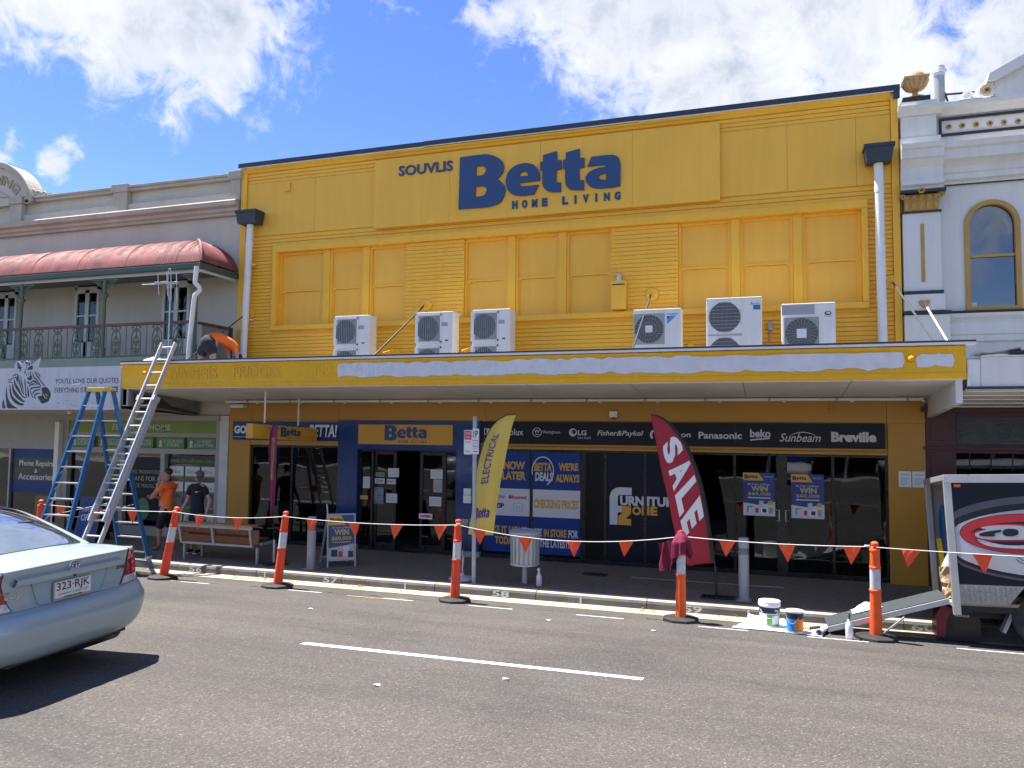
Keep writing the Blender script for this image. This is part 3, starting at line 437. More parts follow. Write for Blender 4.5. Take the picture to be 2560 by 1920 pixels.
def text(s_, box, y, m, parent, bold=0.0, shear=0.0, ext=0.003, fmap=None, name='lettering', space=1.0, local=False, fine=0.0):
    """lettering that fills box = (x0, x1, z0, z1) on the plane y, standing proud towards -y"""
    cu = bpy.data.curves.new('t', 'FONT')
    cu.body = s_; cu.size = 1; cu.offset = bold; cu.shear = shear; cu.space_character = space
    cu.resolution_u = 3; cu.align_x = 'CENTER'; cu.space_line = 0.85
    ob = bpy.data.objects.new('t', cu)
    col.objects.link(ob)
    dg = bpy.context.evaluated_depsgraph_get()
    me = bpy.data.meshes.new_from_object(ob.evaluated_get(dg))
    bpy.data.objects.remove(ob); bpy.data.curves.remove(cu)
    if fine:
        bm = bmesh.new(); bm.from_mesh(me); bmesh.ops.triangulate(bm, faces=bm.faces[:])
        for _ in range(3):
            ee = [e for e in bm.edges if e.calc_length() > fine]
            if ee: bmesh.ops.subdivide_edges(bm, edges=ee, cuts=1, use_grid_fill=False); bmesh.ops.triangulate(bm, faces=bm.faces[:])
        bm.to_mesh(me); bm.free()
    vs = [v.co.copy() for v in me.vertices]
    fs = [tuple(p.vertices) for p in me.polygons]
    bpy.data.meshes.remove(me)
    x0, x1, z0, z1 = box
    ax, bx = min(v.x for v in vs), max(v.x for v in vs)
    ay, by = min(v.y for v in vs), max(v.y for v in vs)
    fmap = fmap or (lambda u, v, d: (u, d, v))
    g = lambda v, d: fmap(x0 + (v.x - ax) / (bx - ax) * (x1 - x0), z0 + (v.y - ay) / (by - ay) * (z1 - z0), d)
    b = MB()
    n = len(vs)
    # front sheet and skirt, so that the lettering has thickness
    b.add([g(v, y - ext) for v in vs], fs)
    cnt = {}
    for f in fs:
        for i in range(len(f)):
            e = (f[i], f[(i + 1) % len(f)])
            cnt[e] = 1
    sk = [e for e in cnt if (e[1], e[0]) not in cnt]
    b.add([g(v, y - ext) for v in vs] + [g(v, y) for v in vs], [(e[0], e[1], e[1] + n, e[0] + n) for e in sk])
    return b.build(name, m, parent, local=local, fix=False)
def rect(x0, x1, z0, z1, r=0.0, n=5):
    if r <= 0:
        return [(x0, z0), (x1, z0), (x1, z1), (x0, z1)]
    out = []
    for cx, cz, a in ((x1 - r, z0 + r, -90), (x1 - r, z1 - r, 0), (x0 + r, z1 - r, 90), (x0 + r, z0 + r, 180)):
        out += [(cx + r * math.cos(R(a + 90 * i / n)), cz + r * math.sin(R(a + 90 * i / n))) for i in range(n + 1)]
    return out
def ell(cx, cz, rx, rz, n=28, a0=0, a1=360):
    return [(cx + rx * math.cos(R(a0 + (a1 - a0) * i / n)), cz + rz * math.sin(R(a0 + (a1 - a0) * i / n))) for i in range(n)]
def logo(x0, z0, w, y, m, parent, ext=0.004, fmap=None, local=False, split=True):
    """the five letters of the wordmark, each a mesh of its own"""
    f = (lambda u, v, d: fmap(u, v, d)) if fmap else None
    if split:
        for L in LOGO:
            b = MB(); b.prism([[(x0 + u * w, z0 + v * w) for u, v in l] for l in L], y - ext, y, f)
            b.build('letter', m, parent, local=local)
    else:
        b = MB()
        for L in LOGO:
            b.prism([[(x0 + u * w, z0 + v * w) for u, v in l] for l in L], y - ext, y, f)
        b.build('lettering', m, parent, local=local)
def zroad(y):
    s = -3.0 - y
    if s <= 0: return 0.0
    if s < 4.5: return 0.085 * s
    if s < 7.0:
        q = s - 4.5
        return 0.3825 + 0.085 * q - 0.017 * q * q
    if s < 14: return 0.48875
    return 0.48875 - 0.0125 * (s - 14)
# ---------------------------------------------------------------- ground, road, kerb, footpath
def road_material():
    m = bpy.data.materials.new('asphalt')
    m.use_nodes = True
    t = m.node_tree; L = t.links.new
    b = t.nodes['Principled BSDF']
    tcn = t.nodes.new('ShaderNodeTexCoord'); vec = tcn.outputs['Object']
    def nz(scale, det, r=0.6, v=vec):
        n = t.nodes.new('ShaderNodeTexNoise'); n.inputs['Scale'].default_value = scale; n.inputs['Detail'].default_value = det; n.inputs['Roughness'].default_value = r
        L(v, n.inputs['Vector']); return n.outputs['Fac']
    def ramp(v, *st):
        n = t.nodes.new('ShaderNodeValToRGB'); L(v, n.inputs[0])
        while len(n.color_ramp.elements) < len(st): n.color_ramp.elements.new(0.5)
        for e, (p, c) in zip(n.color_ramp.elements, st): e.position = p; e.color = tuple(c) + (1,)
        return n.outputs[0]
    def mix(f, a, c, mode='MIX'):
        n = t.nodes.new('ShaderNodeMix'); n.data_type = 'RGBA'; n.blend_type = mode
        if isinstance(f, float): n.inputs[0].default_value = f
        else: L(f, n.inputs[0])
        for i, x in ((6, a), (7, c)):
            if isinstance(x, tuple): n.inputs[i].default_value = x + (1,)
            else: L(x, n.inputs[i])
        return n.outputs[2]
    vo = t.nodes.new('ShaderNodeTexVoronoi'); vo.inputs['Scale'].default_value = 75; L(vec, vo.inputs['Vector'])
    bw = t.nodes.new('ShaderNodeRGBToBW'); L(vo.outputs['Color'], bw.inputs[0])
    stones = ramp(bw.outputs[0], (0.15, (0.061, 0.056, 0.052)), (0.5, (0.084, 0.077, 0.071)), (0.8, (0.102, 0.094, 0.087)), (0.97, (0.19, 0.18, 0.17)))
    tone = ramp(nz(0.35, 5), (0.33, (0.80, 0.80, 0.82)), (0.5, (1, 1, 1)), (0.7, (1.10, 1.06, 1.0)))
    c = mix(1.0, stones, tone, 'MULTIPLY')
    mp = t.nodes.new('ShaderNodeMapping'); mp.inputs['Scale'].default_value = (0.10, 1.1, 1); L(vec, mp.inputs['Vector'])
    c = mix(1.0, c, ramp(nz(1.3, 6, 0.6, mp.outputs[0]), (0.35, (0.84, 0.84, 0.85)), (0.6, (1.06, 1.05, 1.03))), 'MULTIPLY')
    # oil spots and fine cracks with shapes of their own
    c = mix(ramp(nz(1.7, 3, 0.5), (0.70, (0, 0, 0)), (0.80, (0.55, 0.55, 0.55))), c, (0.045, 0.043, 0.041))
    vc = t.nodes.new('ShaderNodeTexVoronoi'); vc.feature = 'DISTANCE_TO_EDGE'; vc.inputs['Scale'].default_value = 0.42
    mw = t.nodes.new('ShaderNodeMapping'); mw.inputs['Scale'].default_value = (0.35, 1.0, 1)
    ad = t.nodes.new('ShaderNodeVectorMath'); ad.operation = 'ADD'
    sc_ = t.nodes.new('ShaderNodeVectorMath'); sc_.operation = 'SCALE'; sc_.inputs['Scale'].default_value = 0.35
    nn = t.nodes.new('ShaderNodeTexNoise'); nn.inputs['Scale'].default_value = 3; nn.inputs['Detail'].default_value = 6; L(vec, nn.inputs['Vector'])
    L(nn.outputs['Color'], sc_.inputs[0]); L(vec, ad.inputs[0]); L(sc_.outputs[0], ad.inputs[1]); L(ad.outputs[0], mw.inputs['Vector']); L(mw.outputs[0], vc.inputs['Vector'])
    crack = ramp(vc.outputs['Distance'], (0.0, (0.5, 0.5, 0.5)), (0.008, (0, 0, 0)))
    patchy = ramp(nz(0.5, 2), (0.52, (0, 0, 0)), (0.6, (1, 1, 1)))
    c = mix(mix(1.0, crack, patchy, 'MULTIPLY'), c, (0.04, 0.038, 0.036))
    L(c, b.inputs['Base Color'])
    b.inputs['Roughness'].default_value = 0.85
    b.inputs['Specular IOR Level'].default_value = 0.3
    bp = t.nodes.new('ShaderNodeBump'); bp.inputs['Strength'].default_value = 0.55; bp.inputs['Distance'].default_value = 0.006
    L(vo.outputs['Distance'], bp.inputs['Height']); L(bp.outputs[0], b.inputs['Normal'])
    return m
ASPH = road_material()
AGG = mat('exposed_aggregate', (0.135, 0.103, 0.070), 0.85, 0.14, 1.1, 0.5, 130, speck=(120, (0.33, 0.27, 0.2), 0.62, 0.75))
GUT = mat('gutter_concrete', (0.35, 0.31, 0.235), 0.85, 0.16, 3, 0.3, 60)
KERB = mat('kerb_shade_and_dirt', (0.125, 0.12, 0.112), 0.85, 0.3, 3.0, 0.35, 50)  # kerb face: its shade is put into the darker colour, along with dirt
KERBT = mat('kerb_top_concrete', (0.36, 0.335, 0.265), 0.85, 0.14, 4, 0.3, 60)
LINE = mat('road_paint', (0.70, 0.70, 0.66), 0.6, 0.12, 9, speck=(60, (0.22, 0.21, 0.2), 0.80, 0.8))
LINEY = mat('road_paint_yellow', (0.62, 0.40, 0.10), 0.6, 0.15, 9, speck=(60, (0.2, 0.19, 0.18), 0.72, 0.8))
EARTH = mat('earth', (0.16, 0.13, 0.09), 0.9, 0.2, 0.05)

b = MB(); b.add([(-900, -900, -1.2), (900, -900, -1.2), (900, 900, -1.2), (-900, 900, -1.2)], [(0, 1, 2, 3)])
struct(b.build('ground', EARTH))
ys = [-2.93 - 0.35 * i for i in range(42)] + [-17.8 - i * 1.0 for i in range(14)]
b = MB(); b.grid([[(x, y, zroad(y)) for x in (-120, -60, -30, -15, 0, 15, 30, 60, 120)] for y in ys])
road = struct(b.build('road', ASPH, local=True, smooth=True))
ORG['road'] = Vector((0, 0, 0))
b = MB(); b.grid([[(x, y, z) for x in (-60, 0, 60)] for y, z in ((-2.55, 0.006), (-2.62, 0.0), (-2.80, -0.006), (-2.955, 0.008), (-2.96, -0.2))])
struct(b.build('gutter', GUT, local=True))
b = MB(); b.grid([[(x, y, z) for x in (-60, 0, 60)] for y, z in ((-2.36, 0.13), (0.3, 0.206))])
foot = struct(b.build('footpath', AGG, local=True))
ORG['footpath'] = Vector((0, 0, 0))
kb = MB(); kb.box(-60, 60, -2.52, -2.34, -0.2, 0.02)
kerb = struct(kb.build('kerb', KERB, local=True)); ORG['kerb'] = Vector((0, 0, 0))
xk = -22.0
while xk < 8:
    w = 1.83
    b = MB()
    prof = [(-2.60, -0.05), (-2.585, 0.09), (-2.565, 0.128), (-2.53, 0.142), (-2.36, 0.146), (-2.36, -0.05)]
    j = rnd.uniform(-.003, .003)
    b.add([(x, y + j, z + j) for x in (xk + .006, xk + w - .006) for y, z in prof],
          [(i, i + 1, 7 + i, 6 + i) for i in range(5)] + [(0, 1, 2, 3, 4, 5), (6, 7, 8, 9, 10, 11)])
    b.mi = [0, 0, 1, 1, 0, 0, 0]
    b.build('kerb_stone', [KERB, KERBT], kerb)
    xk += w
# numbers stencilled on the kerb face
for s_, xa, xb in (('56', -10.72, -10.42), ('57', -7.73, -7.43), ('58', -4.46, -4.16), ('59', -1.30, -1.02), ('60', 1.88, 2.2)):
    text(s_, (xa, xb, 0.012, 0.108), -2.6025, LINE, kerb, bold=0.02, ext=0.001, name='bay_number')
for x in (-9.0, -6.1, -2.95, -.35):
    part('bay_tick', LINE, kerb, (x, x + .03, -2.606, -2.602, 0.0, 0.11))
# painted lines (4 mm above the asphalt)
def line(name, x0, x1, y0, y1, m, ya=None, yb=None):
    ya = y0 if ya is None else ya; yb = y1 if yb is None else yb
    b = MB(); n = 12; P = []
    for i in range(n + 1):
        q = i / n; x = x0 + (x1 - x0) * q
        row = []
        for k in range(3):
            y = (y0 + (ya - y0) * q) + ((y1 + (yb - y1) * q) - (y0 + (ya - y0) * q)) * k / 2
            row.append((x, y, zroad(y) + 0.004))
        P.append(row)
    b.grid(P); return b.build(name, m, road)
line('lane_line', -5.0, -1.20, -7.42, -7.30, LINE, -7.33, -7.22)
line('lane_line', 7.0, 11.0, -7.36, -7.25, LINE)
line('lane_line', -17.5, -13.2, -7.46, -7.35, LINE)
for xa, xb, y in ((-12.1, -11.3, -3.62), (-9.95, -9.35, -3.66), (-7.8, -7.15, -3.55), (-5.98, -5.45, -3.575), (-4.50, -3.78, -3.545), (-2.78, -2.06, -3.54), (-.98, -.31, -3.635), (.45, 1.2, -3.70), (2.25, 3.1, -3.58), (4.2, 5.0, -3.6)):
    line('bay_line', xa, xb, y - .045, y + .0, LINE)
line('bay_mark', -6.62, -5.98, -3.66, -3.625, LINEY)
line('bay_mark', -5.98, -5.65, -3.60, -3.57, LINEY, -3.40, -3.37)
line('bay_mark', -10.2, -9.95, -3.68, -3.65, LINEY)
# grates and covers let into the footpath
part('valve_cover', DARK, foot, (-3.3, -2.85, -1.0, -.75, .14, .183))
part('strip_drain', GREY, foot, (-2.4, 0.2, -.93, -.90, .14, .182))
# fallen leaves in the gutter
b = MB()
for cx in (-8.95, -8.4, -7.1, -6.9, -6.0, -1.9, -9.6, -.6):
    for i in range(9):
        x, y = cx + rnd.gauss(0, .16), -2.72 + rnd.gauss(0, .05)
        a = rnd.uniform(0, 6.28); l = rnd.uniform(.025, .05); z = .012 + rnd.random() * .012
        b.add([(x + l * math.cos(a + k) * (1 if k in (0, math.pi) else .4), y + l * math.sin(a + k) * (1 if k in (0, math.pi) else .4), z + rnd.random() * .012) for k in (0, math.pi / 2, math.pi, -math.pi / 2)], [(0, 1, 2, 3)])
lv = b.build('leaf_litter', mat('dry_leaf', (0.22, 0.11, 0.045), 0.8, 0.4, 14))
lv['kind'] = 'stuff'; lv['label'] = 'dry brown leaves lying in the pale concrete gutter'; lv['category'] = 'leaves'
b = MB()
for x, y in ((-3.4, -8.6), (-4.2, -11.2), (-2.4, -7.9), (-6.3, -5.2), (-1.5, -4.4), (-3.0, -4.3)):
    a = rnd.uniform(0, 3); l = .045
    b.add([(x + l * math.cos(a + k), y + l * .6 * math.sin(a + k), zroad(y) + .006 + .01 * (i % 2)) for i, k in enumerate((0, 1.6, 3.1, 4.6))], [(0, 1, 2, 3)])
lv = b.build('paper_scraps', LINE); lv['kind'] = 'stuff'; lv['label'] = 'tiny white paper scraps scattered on the asphalt'; lv['category'] = 'litter'
# ---------------------------------------------------------------- the yellow shop
shop = thing('shop_building', (-4.8, 0.0, 0.2), 'two storey bright yellow shop with boarded upper windows and navy parapet capping', 'building')
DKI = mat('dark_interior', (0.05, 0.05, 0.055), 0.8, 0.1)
FLI = mat('shop_floor', (0.10, 0.095, 0.09), 0.35, 0.1)
# shell: upper wall slab, side walls, roof, shop room
part('wall', YEL, shop, (-11.80, 2.22, 0.135, 0.42, 3.42, 8.95), (-11.80, -11.5, .42, 12, .2, 8.6), (1.95, 2.22, .42, 12, .2, 8.6), (-11.80, 2.22, 11.7, 12, .2, 8.0))
part('roof', GALV, shop, (-11.5, 1.95, .42, 11.7, 8.2, 8.3))
part('shop_floor', FLI, shop, (-11.5, 1.95, .12, 11.7, .12, .205))
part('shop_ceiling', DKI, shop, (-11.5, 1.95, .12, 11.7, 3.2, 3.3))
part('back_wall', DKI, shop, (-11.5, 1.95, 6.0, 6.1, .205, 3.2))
# window band
XF0, XF1, ZF0, ZF1 = -10.87, 1.715, 5.05, 7.02
b = MB()
b.box(XF0, XF1, -.085, .135, 6.87, ZF1, .012); b.box(XF0, XF1, -.10, .135, ZF0, 5.16, .012)
b.box(XF0, -10.76, -.085, .135, 5.16, 6.87, .012); b.box(1.61, XF1, -.085, .135, 5.16, 6.87, .012)
b.build('window_surround', YEL, shop)
groups = [[(-10.76, -9.57), (-9.41, -8.56), (-8.40, -7.48)], [(-6.12, -5.14), (-4.98, -4.05), (-3.89, -2.95)], [(-1.65, -.66), (-.50, .45), (.61, 1.61)]]
for g in groups:
    for i, (a, c) in enumerate(g):
        w = part('window', YEL, shop, (a, a + .05, .055, .135, 5.16, 6.87), (c - .05, c, .055, .135, 5.16, 6.87), (a + .05, c - .05, .055, .135, 6.81, 6.87), bev=.006)
        part('upper_panel', YEL2, w, (a + .05, c - .05, .105, .135, 5.99, 6.81))
        part('lower_panel', YEL2, w, (a + .05, c - .05, .118, .135, 5.16, 5.95))
        b = MB(); r = .07
        b.prism([[(a + .05, 5.16), (a + .05, 6.0), (c - .05, 6.0), (c - .05, 5.16), (c - .075, 5.16)] + [(c - .075 - r + r * math.cos(R(t)), 5.955 - r + r * math.sin(R(t))) for t in (0, 25, 50, 70, 90)] + [(a + .075 + r - r * math.cos(R(t)), 5.955 - r + r * math.sin(R(t))) for t in (90, 70, 50, 25, 0)] + [(a + .075, 5.16)]], .085, .118)
        b.build('meeting_rail', YEL, w)
        if i < 2:
            part('mullion', YEL, shop, (c, g[i + 1][0], .02, .135, 5.16, 6.87), bev=.008)
# weatherboards, each a board of its own
PIT = .0822
meshcache = {}
def board(x0, x1, z, y=-.012, h=PIT - .013, t=.03):
    k = (round(x1 - x0, 3), t, round(h, 4))
    if k not in meshcache:
        b = MB(); w = x1 - x0
        b.add([(x, yy, zz) for x in (0, w) for yy, zz in ((t, 0), (0.001, 0.0), (0.0, 0.002), (0.0, h - .003), (.0015, h), (t, h))],
              [(i, i + 1, 7 + i, 6 + i) for i in range(5)] + [(0, 1, 2, 3, 4, 5), (6, 7, 8, 9, 10, 11)])
        o = b.build('board', YEL, shop, local=True)
        meshcache[k] = o.data
    else:
        o = bpy.data.objects.new('board', meshcache[k]); col.objects.link(o); o.parent = shop
    o.location = (x0 + 4.8, y + rnd.uniform(-.002, .002), z - .2)
    return o
part('board_backing', YEL, shop, (-11.66, XF0, .012, .135, 3.9, 8.9), (XF1, 2.12, .012, .135, 3.9, 8.9), (XF0, XF1, .012, .135, 3.9, 5.05), (XF0, XF1, .012, .135, 7.02, 8.9),
     (-7.48, -6.12, .012, .135, 5.16, 6.87), (-2.95, -1.65, .012, .135, 5.16, 6.87))
z = 4.24
while z < 7.27:
    full = z + PIT <= ZF0 or z >= ZF1 - .02
    if full:
        board(-11.655, 2.115, z)
    else:
        board(-11.655, XF0 - .004, z); board(XF1 + .004, 2.115, z)
    if 5.15 < z < 6.80:
        board(-7.48, -6.12, z, -.004); board(-2.95, -1.65, z, -.004)
    z += PIT
z = 8.57
while z < 8.82:
    board(-11.655, -8.0, z); board(-1.05, 2.115, z); board(-8.0, -1.05, z)
    z += PIT
# flat sheets between the boards
for a, c in ((-11.655, -9.82), (-9.815, -7.9), (-7.895, -4.4), (-4.395, -.9), (-.895, .36), (.365, 1.54), (1.545, 2.115)):
    part('wall_sheet', YEL2, shop, (a, c, -.02 + rnd.uniform(-.002, .002), .012, 7.30, 8.56))
part('vent_block', YEL2, shop, (-10.62, -10.47, -.07, -.022, 8.30, 8.50), bev=.01)
# pilaster strips, cornice roll, capping
for a, c in ((-11.82, -11.66), (2.12, 2.24)):
    part('pilaster', YEL, shop, (a, c, -.06, .135, 3.9, 8.93), bev=.008)
b = MB()
b.add([(x, y, z) for x in (-11.66, 2.12) for y, z in ((.1, 8.82), (-.02, 8.82), (-.035, 8.84), (-.045, 8.87), (-.08, 8.90), (-.09, 8.93), (.1, 8.93))], [(i, i + 1, 8 + i, 7 + i) for i in range(6)] + [tuple(range(7)), tuple(range(7, 14))])
b.build('cornice_roll', YEL, shop)
for a, c in ((-11.87, -7.06), (-7.06, -2.4), (-2.4, 2.27)):
    up = .008 if a == -7.06 else 0
    part('capping', NAVY, shop, (a, c, -.13, .46, 8.945 + up, 9.05 + up), bev=.006)
    part('drip_edge', WHT, shop, (a, c, -.122, -.09, 8.930 + up, 8.944 + up))
part('capping_end', NAVY, shop, (2.17, 2.265, -.125, -.065, 8.81, 8.945))
# rust bleed and conduit on the wall
part('conduit', DARK, shop, (-3.945, -3.93, .03, .05, 5.17, 5.95), (-3.985, -3.972, .03, .05, 5.17, 5.55))

# ground floor
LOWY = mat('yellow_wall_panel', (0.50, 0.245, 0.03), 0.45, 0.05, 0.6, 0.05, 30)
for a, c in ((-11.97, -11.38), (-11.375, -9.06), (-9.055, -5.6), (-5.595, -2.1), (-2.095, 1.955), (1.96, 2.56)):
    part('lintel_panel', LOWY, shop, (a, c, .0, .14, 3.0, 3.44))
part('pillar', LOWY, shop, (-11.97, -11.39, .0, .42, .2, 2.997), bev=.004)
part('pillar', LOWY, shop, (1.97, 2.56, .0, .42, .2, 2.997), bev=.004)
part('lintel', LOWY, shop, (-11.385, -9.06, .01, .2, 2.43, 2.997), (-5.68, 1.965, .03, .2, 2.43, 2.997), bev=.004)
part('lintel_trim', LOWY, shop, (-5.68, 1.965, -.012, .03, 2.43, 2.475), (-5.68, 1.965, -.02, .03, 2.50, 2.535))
part('portal_panel', BLUEP, shop, (-9.05, -8.56, -.03, .2, .31, 3.0), bev=.004)
part('portal_panel', BLUEP, shop, (-6.22, -5.69, -.03, .2, .31, 3.0), bev=.004)
part('portal_panel', BLUEP, shop, (-8.557, -6.223, -.03, .2, 2.37, 3.0), bev=.004)
part('plinth', CONC, shop, (-9.05, -8.56, -.032, .2, .185, .308))
part('plinth', CONC, shop, (-6.22, -5.69, -.032, .2, .185, .308))
def glazing(xs, z0, z1, y, name='shop_window', frame=.05, transom=None, gl=GLS, sill=.08):
    """framed panes between the given x positions"""
    fr = MB()
    for x in xs:
        fr.box(x - frame / 2, x + frame / 2, y - .03, y + .03, z0, z1)
    fr.box(xs[0], xs[-1], y - .028, y + .028, z0, z0 + sill); fr.box(xs[0], xs[-1], y - .028, y + .028, z1 - .05, z1)
    w = fr.build(name, BLK, shop)
    for a, c in zip(xs[:-1], xs[1:]):
        part('pane', gl, w, (a + frame / 2, c - frame / 2, y - .004, y + .004, z0 + sill, z1 - .05))
    return w
glazing([-11.36, -10.28, -9.08], .2, 2.43, .08)
glazing([-5.66, -4.60, -3.555], .2, 2.43, .09)
BG = glass('black_glass', (0.03, 0.03, 0.035), 1.1)
glazing([-3.50, -3.08, -2.30, -1.58], .2, 2.43, .09, gl=BG)
glazing([-1.55, -.63, .135], .2, 2.43, .09)
glazing([.27, 1.07, 1.95], .2, 2.43, .09)
part('door_stile', BLK, shop, (.14, .265, .05, .13, .2, 2.43))
b = MB()
for x, s in ((.10, -1), (.31, 1)):
    b.tube([(x, .05, 1.40), (x + .05 * s * -1, .0, 1.40), (x + .05 * s * -1, .0, 1.20), (x, .05, 1.20)], .012, 8)
b.build('door_handle', GALV, shop)
# entrance: side light, two sliding leaves pushed apart, side light
glazing([-8.53, -8.24], .2, 2.37, .10)
glazing([-6.52, -6.25], .2, 2.37, .10)
def leaf(a, c, y):
    d = part('door', BLK, shop, (a, a + .07, y - .02, y + .02, .21, 2.34), (c - .07, c, y - .02, y + .02, .21, 2.34), (a + .07, c - .07, y - .02, y + .02, .21, .36), (a + .07, c - .07, y - .02, y + .02, 2.26, 2.34))
    part('pane', GLS, d, (a + .07, c - .07, y - .004, y + .004, .36, 2.26))
    return d
leaf(-8.22, -7.68, .14); leaf(-7.12, -6.54, .14)
part('door_head', BLK, shop, (-8.53, -6.25, .06, .18, 2.345, 2.37))
part('threshold', BLK, shop, (-8.53, -6.25, .03, .2, .19, .212))
# small fittings on the ground floor front
c_ = part('camera_box', WHT2, shop, (-2.97, -2.82, -.12, -.002, 3.08, 3.20), bev=.01)
part('sensor', DARK, c_, (-2.93, -2.86, -.14, -.06, 3.045, 3.079))
part('letter_holder', WHT2, shop, (-6.03, -5.86, -.09, -.031, 1.30, 1.46), bev=.004)
part('brochure_tray', GREY, shop, (-6.12, -5.84, -.16, -.031, .86, .98), bev=.004)
part('notice', WHT2, shop, (-6.03, -5.87, -.075, -.031, 1.47, 1.60))
for a, c in ((2.13, 2.325), (2.345, 2.54)):
    n_ = part('notice', WHT2, shop, (a, c, -.012, -.001, 1.885, 2.16))
    text('NOTICE\nto the occupier\nof this shop'.split('\n')[0], (a + .04, c - .04, 2.09, 2.115), -.013, DARK, n_, ext=.001)
    for i in range(6):
        part('print_line', GREY, n_, (a + .03, c - .03 - .02 * (i % 3), -.014, -.0125, 2.04 - i * .022, 2.046 - i * .022))
b = MB(); b.box(1.03, 1.06, -.05, -.005, 3.16, 3.36); b.build('bracket', LOWY, shop)
part('floodlight', WHT2, shop, (-11.86, -11.48, -.16, -.003, 3.27, 3.36), bev=.03)

# alarm siren box
t = thing('alarm_box', (-2.785, -.05, 5.2), 'yellow painted alarm box with strobe lamp on the boarded wall', 'alarm box')
part('case', YEL, t, (-2.93, -2.64, -.16, -.02, 5.20, 5.77), bev=.012)
part('slot', DARK, t, (-2.91, -2.66, -.1625, -.160, 5.675, 5.70))
b = MB(); b.lathe([(.055, 5.77), (.058, 5.80), (.05, 5.88), (.035, 5.915), (.01, 5.925)], (-2.785, -.09, 0), 16)
b.build('strobe_lamp', mat('strobe_lens', (0.6, 0.5, 0.52), 0.2, 0.25, 25, metal=0.3), t, smooth=True)

# rain heads and downpipes
def downpipe(x, xb, lab, w, zt):
    t = thing('downpipe', (x, -.2, 4.1), lab, 'downpipe', 'downpipes on the yellow wall')
    b = MB()
    b.add([(xx, yy, zz) for zz, e in ((zt - .30, .0), (zt - .06, .03), (zt - .06, .05), (zt, .05)) for xx, yy in ((x - w - e, -.36 - e), (x + w + e, -.36 - e), (x + w + e, -.065), (x - w - e, -.065))],
          [(4 * i + j, 4 * i + (j + 1) % 4, 4 * i + 4 + (j + 1) % 4, 4 * i + 4 + j) for i in range(3) for j in range(4)] + [(0, 1, 2, 3), (12, 13, 14, 15)])
    b.build('rain_head', NAVY, t)
    b = MB(); b.cyl((x, -.2, zt - .31), (xb, -.2, 4.0), .078, n=20)
    for zz in (zt - .72, 4.35):
        q = (zt - .31 - zz) / (zt - .31 - 4.0)
        b.cyl((x + (xb - x) * q, -.2, zz), (x + (xb - x) * q, -.2, zz - .11), .084, n=20)
    b.build('pipe', WHT, t, smooth=True)
    for zz in (5.3, 6.6):
        q = (zt - .31 - zz) / (zt - .31 - 4.0)
        part('pipe_clip', YEL if x > 0 else WHT, t, (x + (xb - x) * q - .11, x + (xb - x) * q + .11, -.125, -.065, zz, zz + .03))
downpipe(-11.42, -11.51, 'white downpipe and navy rain head beside the verandah building', .24, 7.84)
downpipe(1.885, 1.90, 'white downpipe and navy rain head beside the white building', .20, 7.92)

# main sign board with raised wordmark
t = thing('sign_board', (-4.54, -.1, 7.22), 'large yellow wall sign reading SOUVLIS Betta HOME LIVING in raised blue letters', 'sign')
for a, c in ((-8.24, -6.44), (-6.437, -4.42), (-4.417, -2.52), (-2.517, -.845)):
    part('panel', YEL2, t, (a, c, -.12, -.035, 7.225, 8.74), bev=.003)
logo(-6.203, 7.479, 3.453, -.121, BLUE, t, .04)
text('SOUVLIS', (-7.64, -6.36, 8.335, 8.56), -.121, BLUE, t, bold=.02, ext=.025)
FS_ = 0.0
def spaced(s_, x0, x1, z0, z1, y, m, p, bold=.05, ext=.004, wch=.68, fmap=None, local=False):
    """evenly spaced single letters between x0 and x1 (a blank leaves a gap)"""
    n = len(s_); pitch = (x1 - x0) / (n - (1 - wch)); h = z1 - z0
    for i, ch in enumerate(s_):
        if ch == ' ': continue
        w = pitch * wch * (.34 if ch == 'I' else 1.0)
        cx = x0 + pitch * (i + wch / 2)
        text(ch, (cx - w / 2, cx + w / 2, z0, z1), y, m, p, bold=bold, ext=ext, name='letter', fmap=fmap, local=local, fine=FS_)
spaced('HOME LIVING', -5.015, -2.75, 7.385, 7.555, -.121, BLUE, t, .06, .02, .56)
b = MB(); b.tube([(-6.2, -.13, 7.48), (-6.26, -.135, 7.36), (-6.33, -.14, 7.2), (-6.42, -.03, 7.0), (-6.62, -.03, 6.2), (-6.95, -.03, 5.5)], .004, 5)
b.build('loose_cable', YEL, t)
# ---------------------------------------------------------------- signs on the ground floor front
SY = mat('sign_yellow', (0.62, 0.32, 0.03), 0.45, 0.04)
PBLUE = mat('poster_blue', (0.012, 0.045, 0.21), 0.5, 0.05, spec=0.3)
PWH = mat('poster_white', (0.62, 0.63, 0.64), 0.45, 0.04)
PYEL = mat('poster_yellow', (0.66, 0.36, 0.05), 0.45, 0.05)
PNAVY = mat('vinyl_navy', (0.003, 0.007, 0.022), 0.35, 0.15, spec=0.25)
REDP = mat('red_print', (0.55, 0.03, 0.03), 0.5, 0.05)
t = thing('brand_sign', (-1.86, -.02, 2.545), 'long charcoal fascia sign listing appliance brands in silver lettering', 'sign')
for a, c in ((-5.66, -3.14), (-3.137, -.62), (-.617, 1.925)):
    part('panel', BAND, t, (a, c, -.045, -.021, 2.545, 2.985))
Y5 = -.0455
def ring(cx, cz, r, w, y, m, p, name='emblem'):
    b = MB(); b.prism([ell(cx, cz, r, r, 32), ell(cx, cz, r - w, r - w, 32)], y - .003, y); return b.build(name, m, p)
def flat(poly, y, m, p, name='emblem', ext=.003):
    b = MB(); b.prism(poly if isinstance(poly[0][0], (tuple, list)) else [poly], y - ext, y); return b.build(name, m, p)
flat([rect(-5.60, -5.47, 2.715, 2.845), rect(-5.585, -5.545, 2.73, 2.83)], Y5, LOGOG, t)
text('Electrolux', (-5.44, -4.75, 2.71, 2.845), Y5, LOGOG, t, bold=.01)
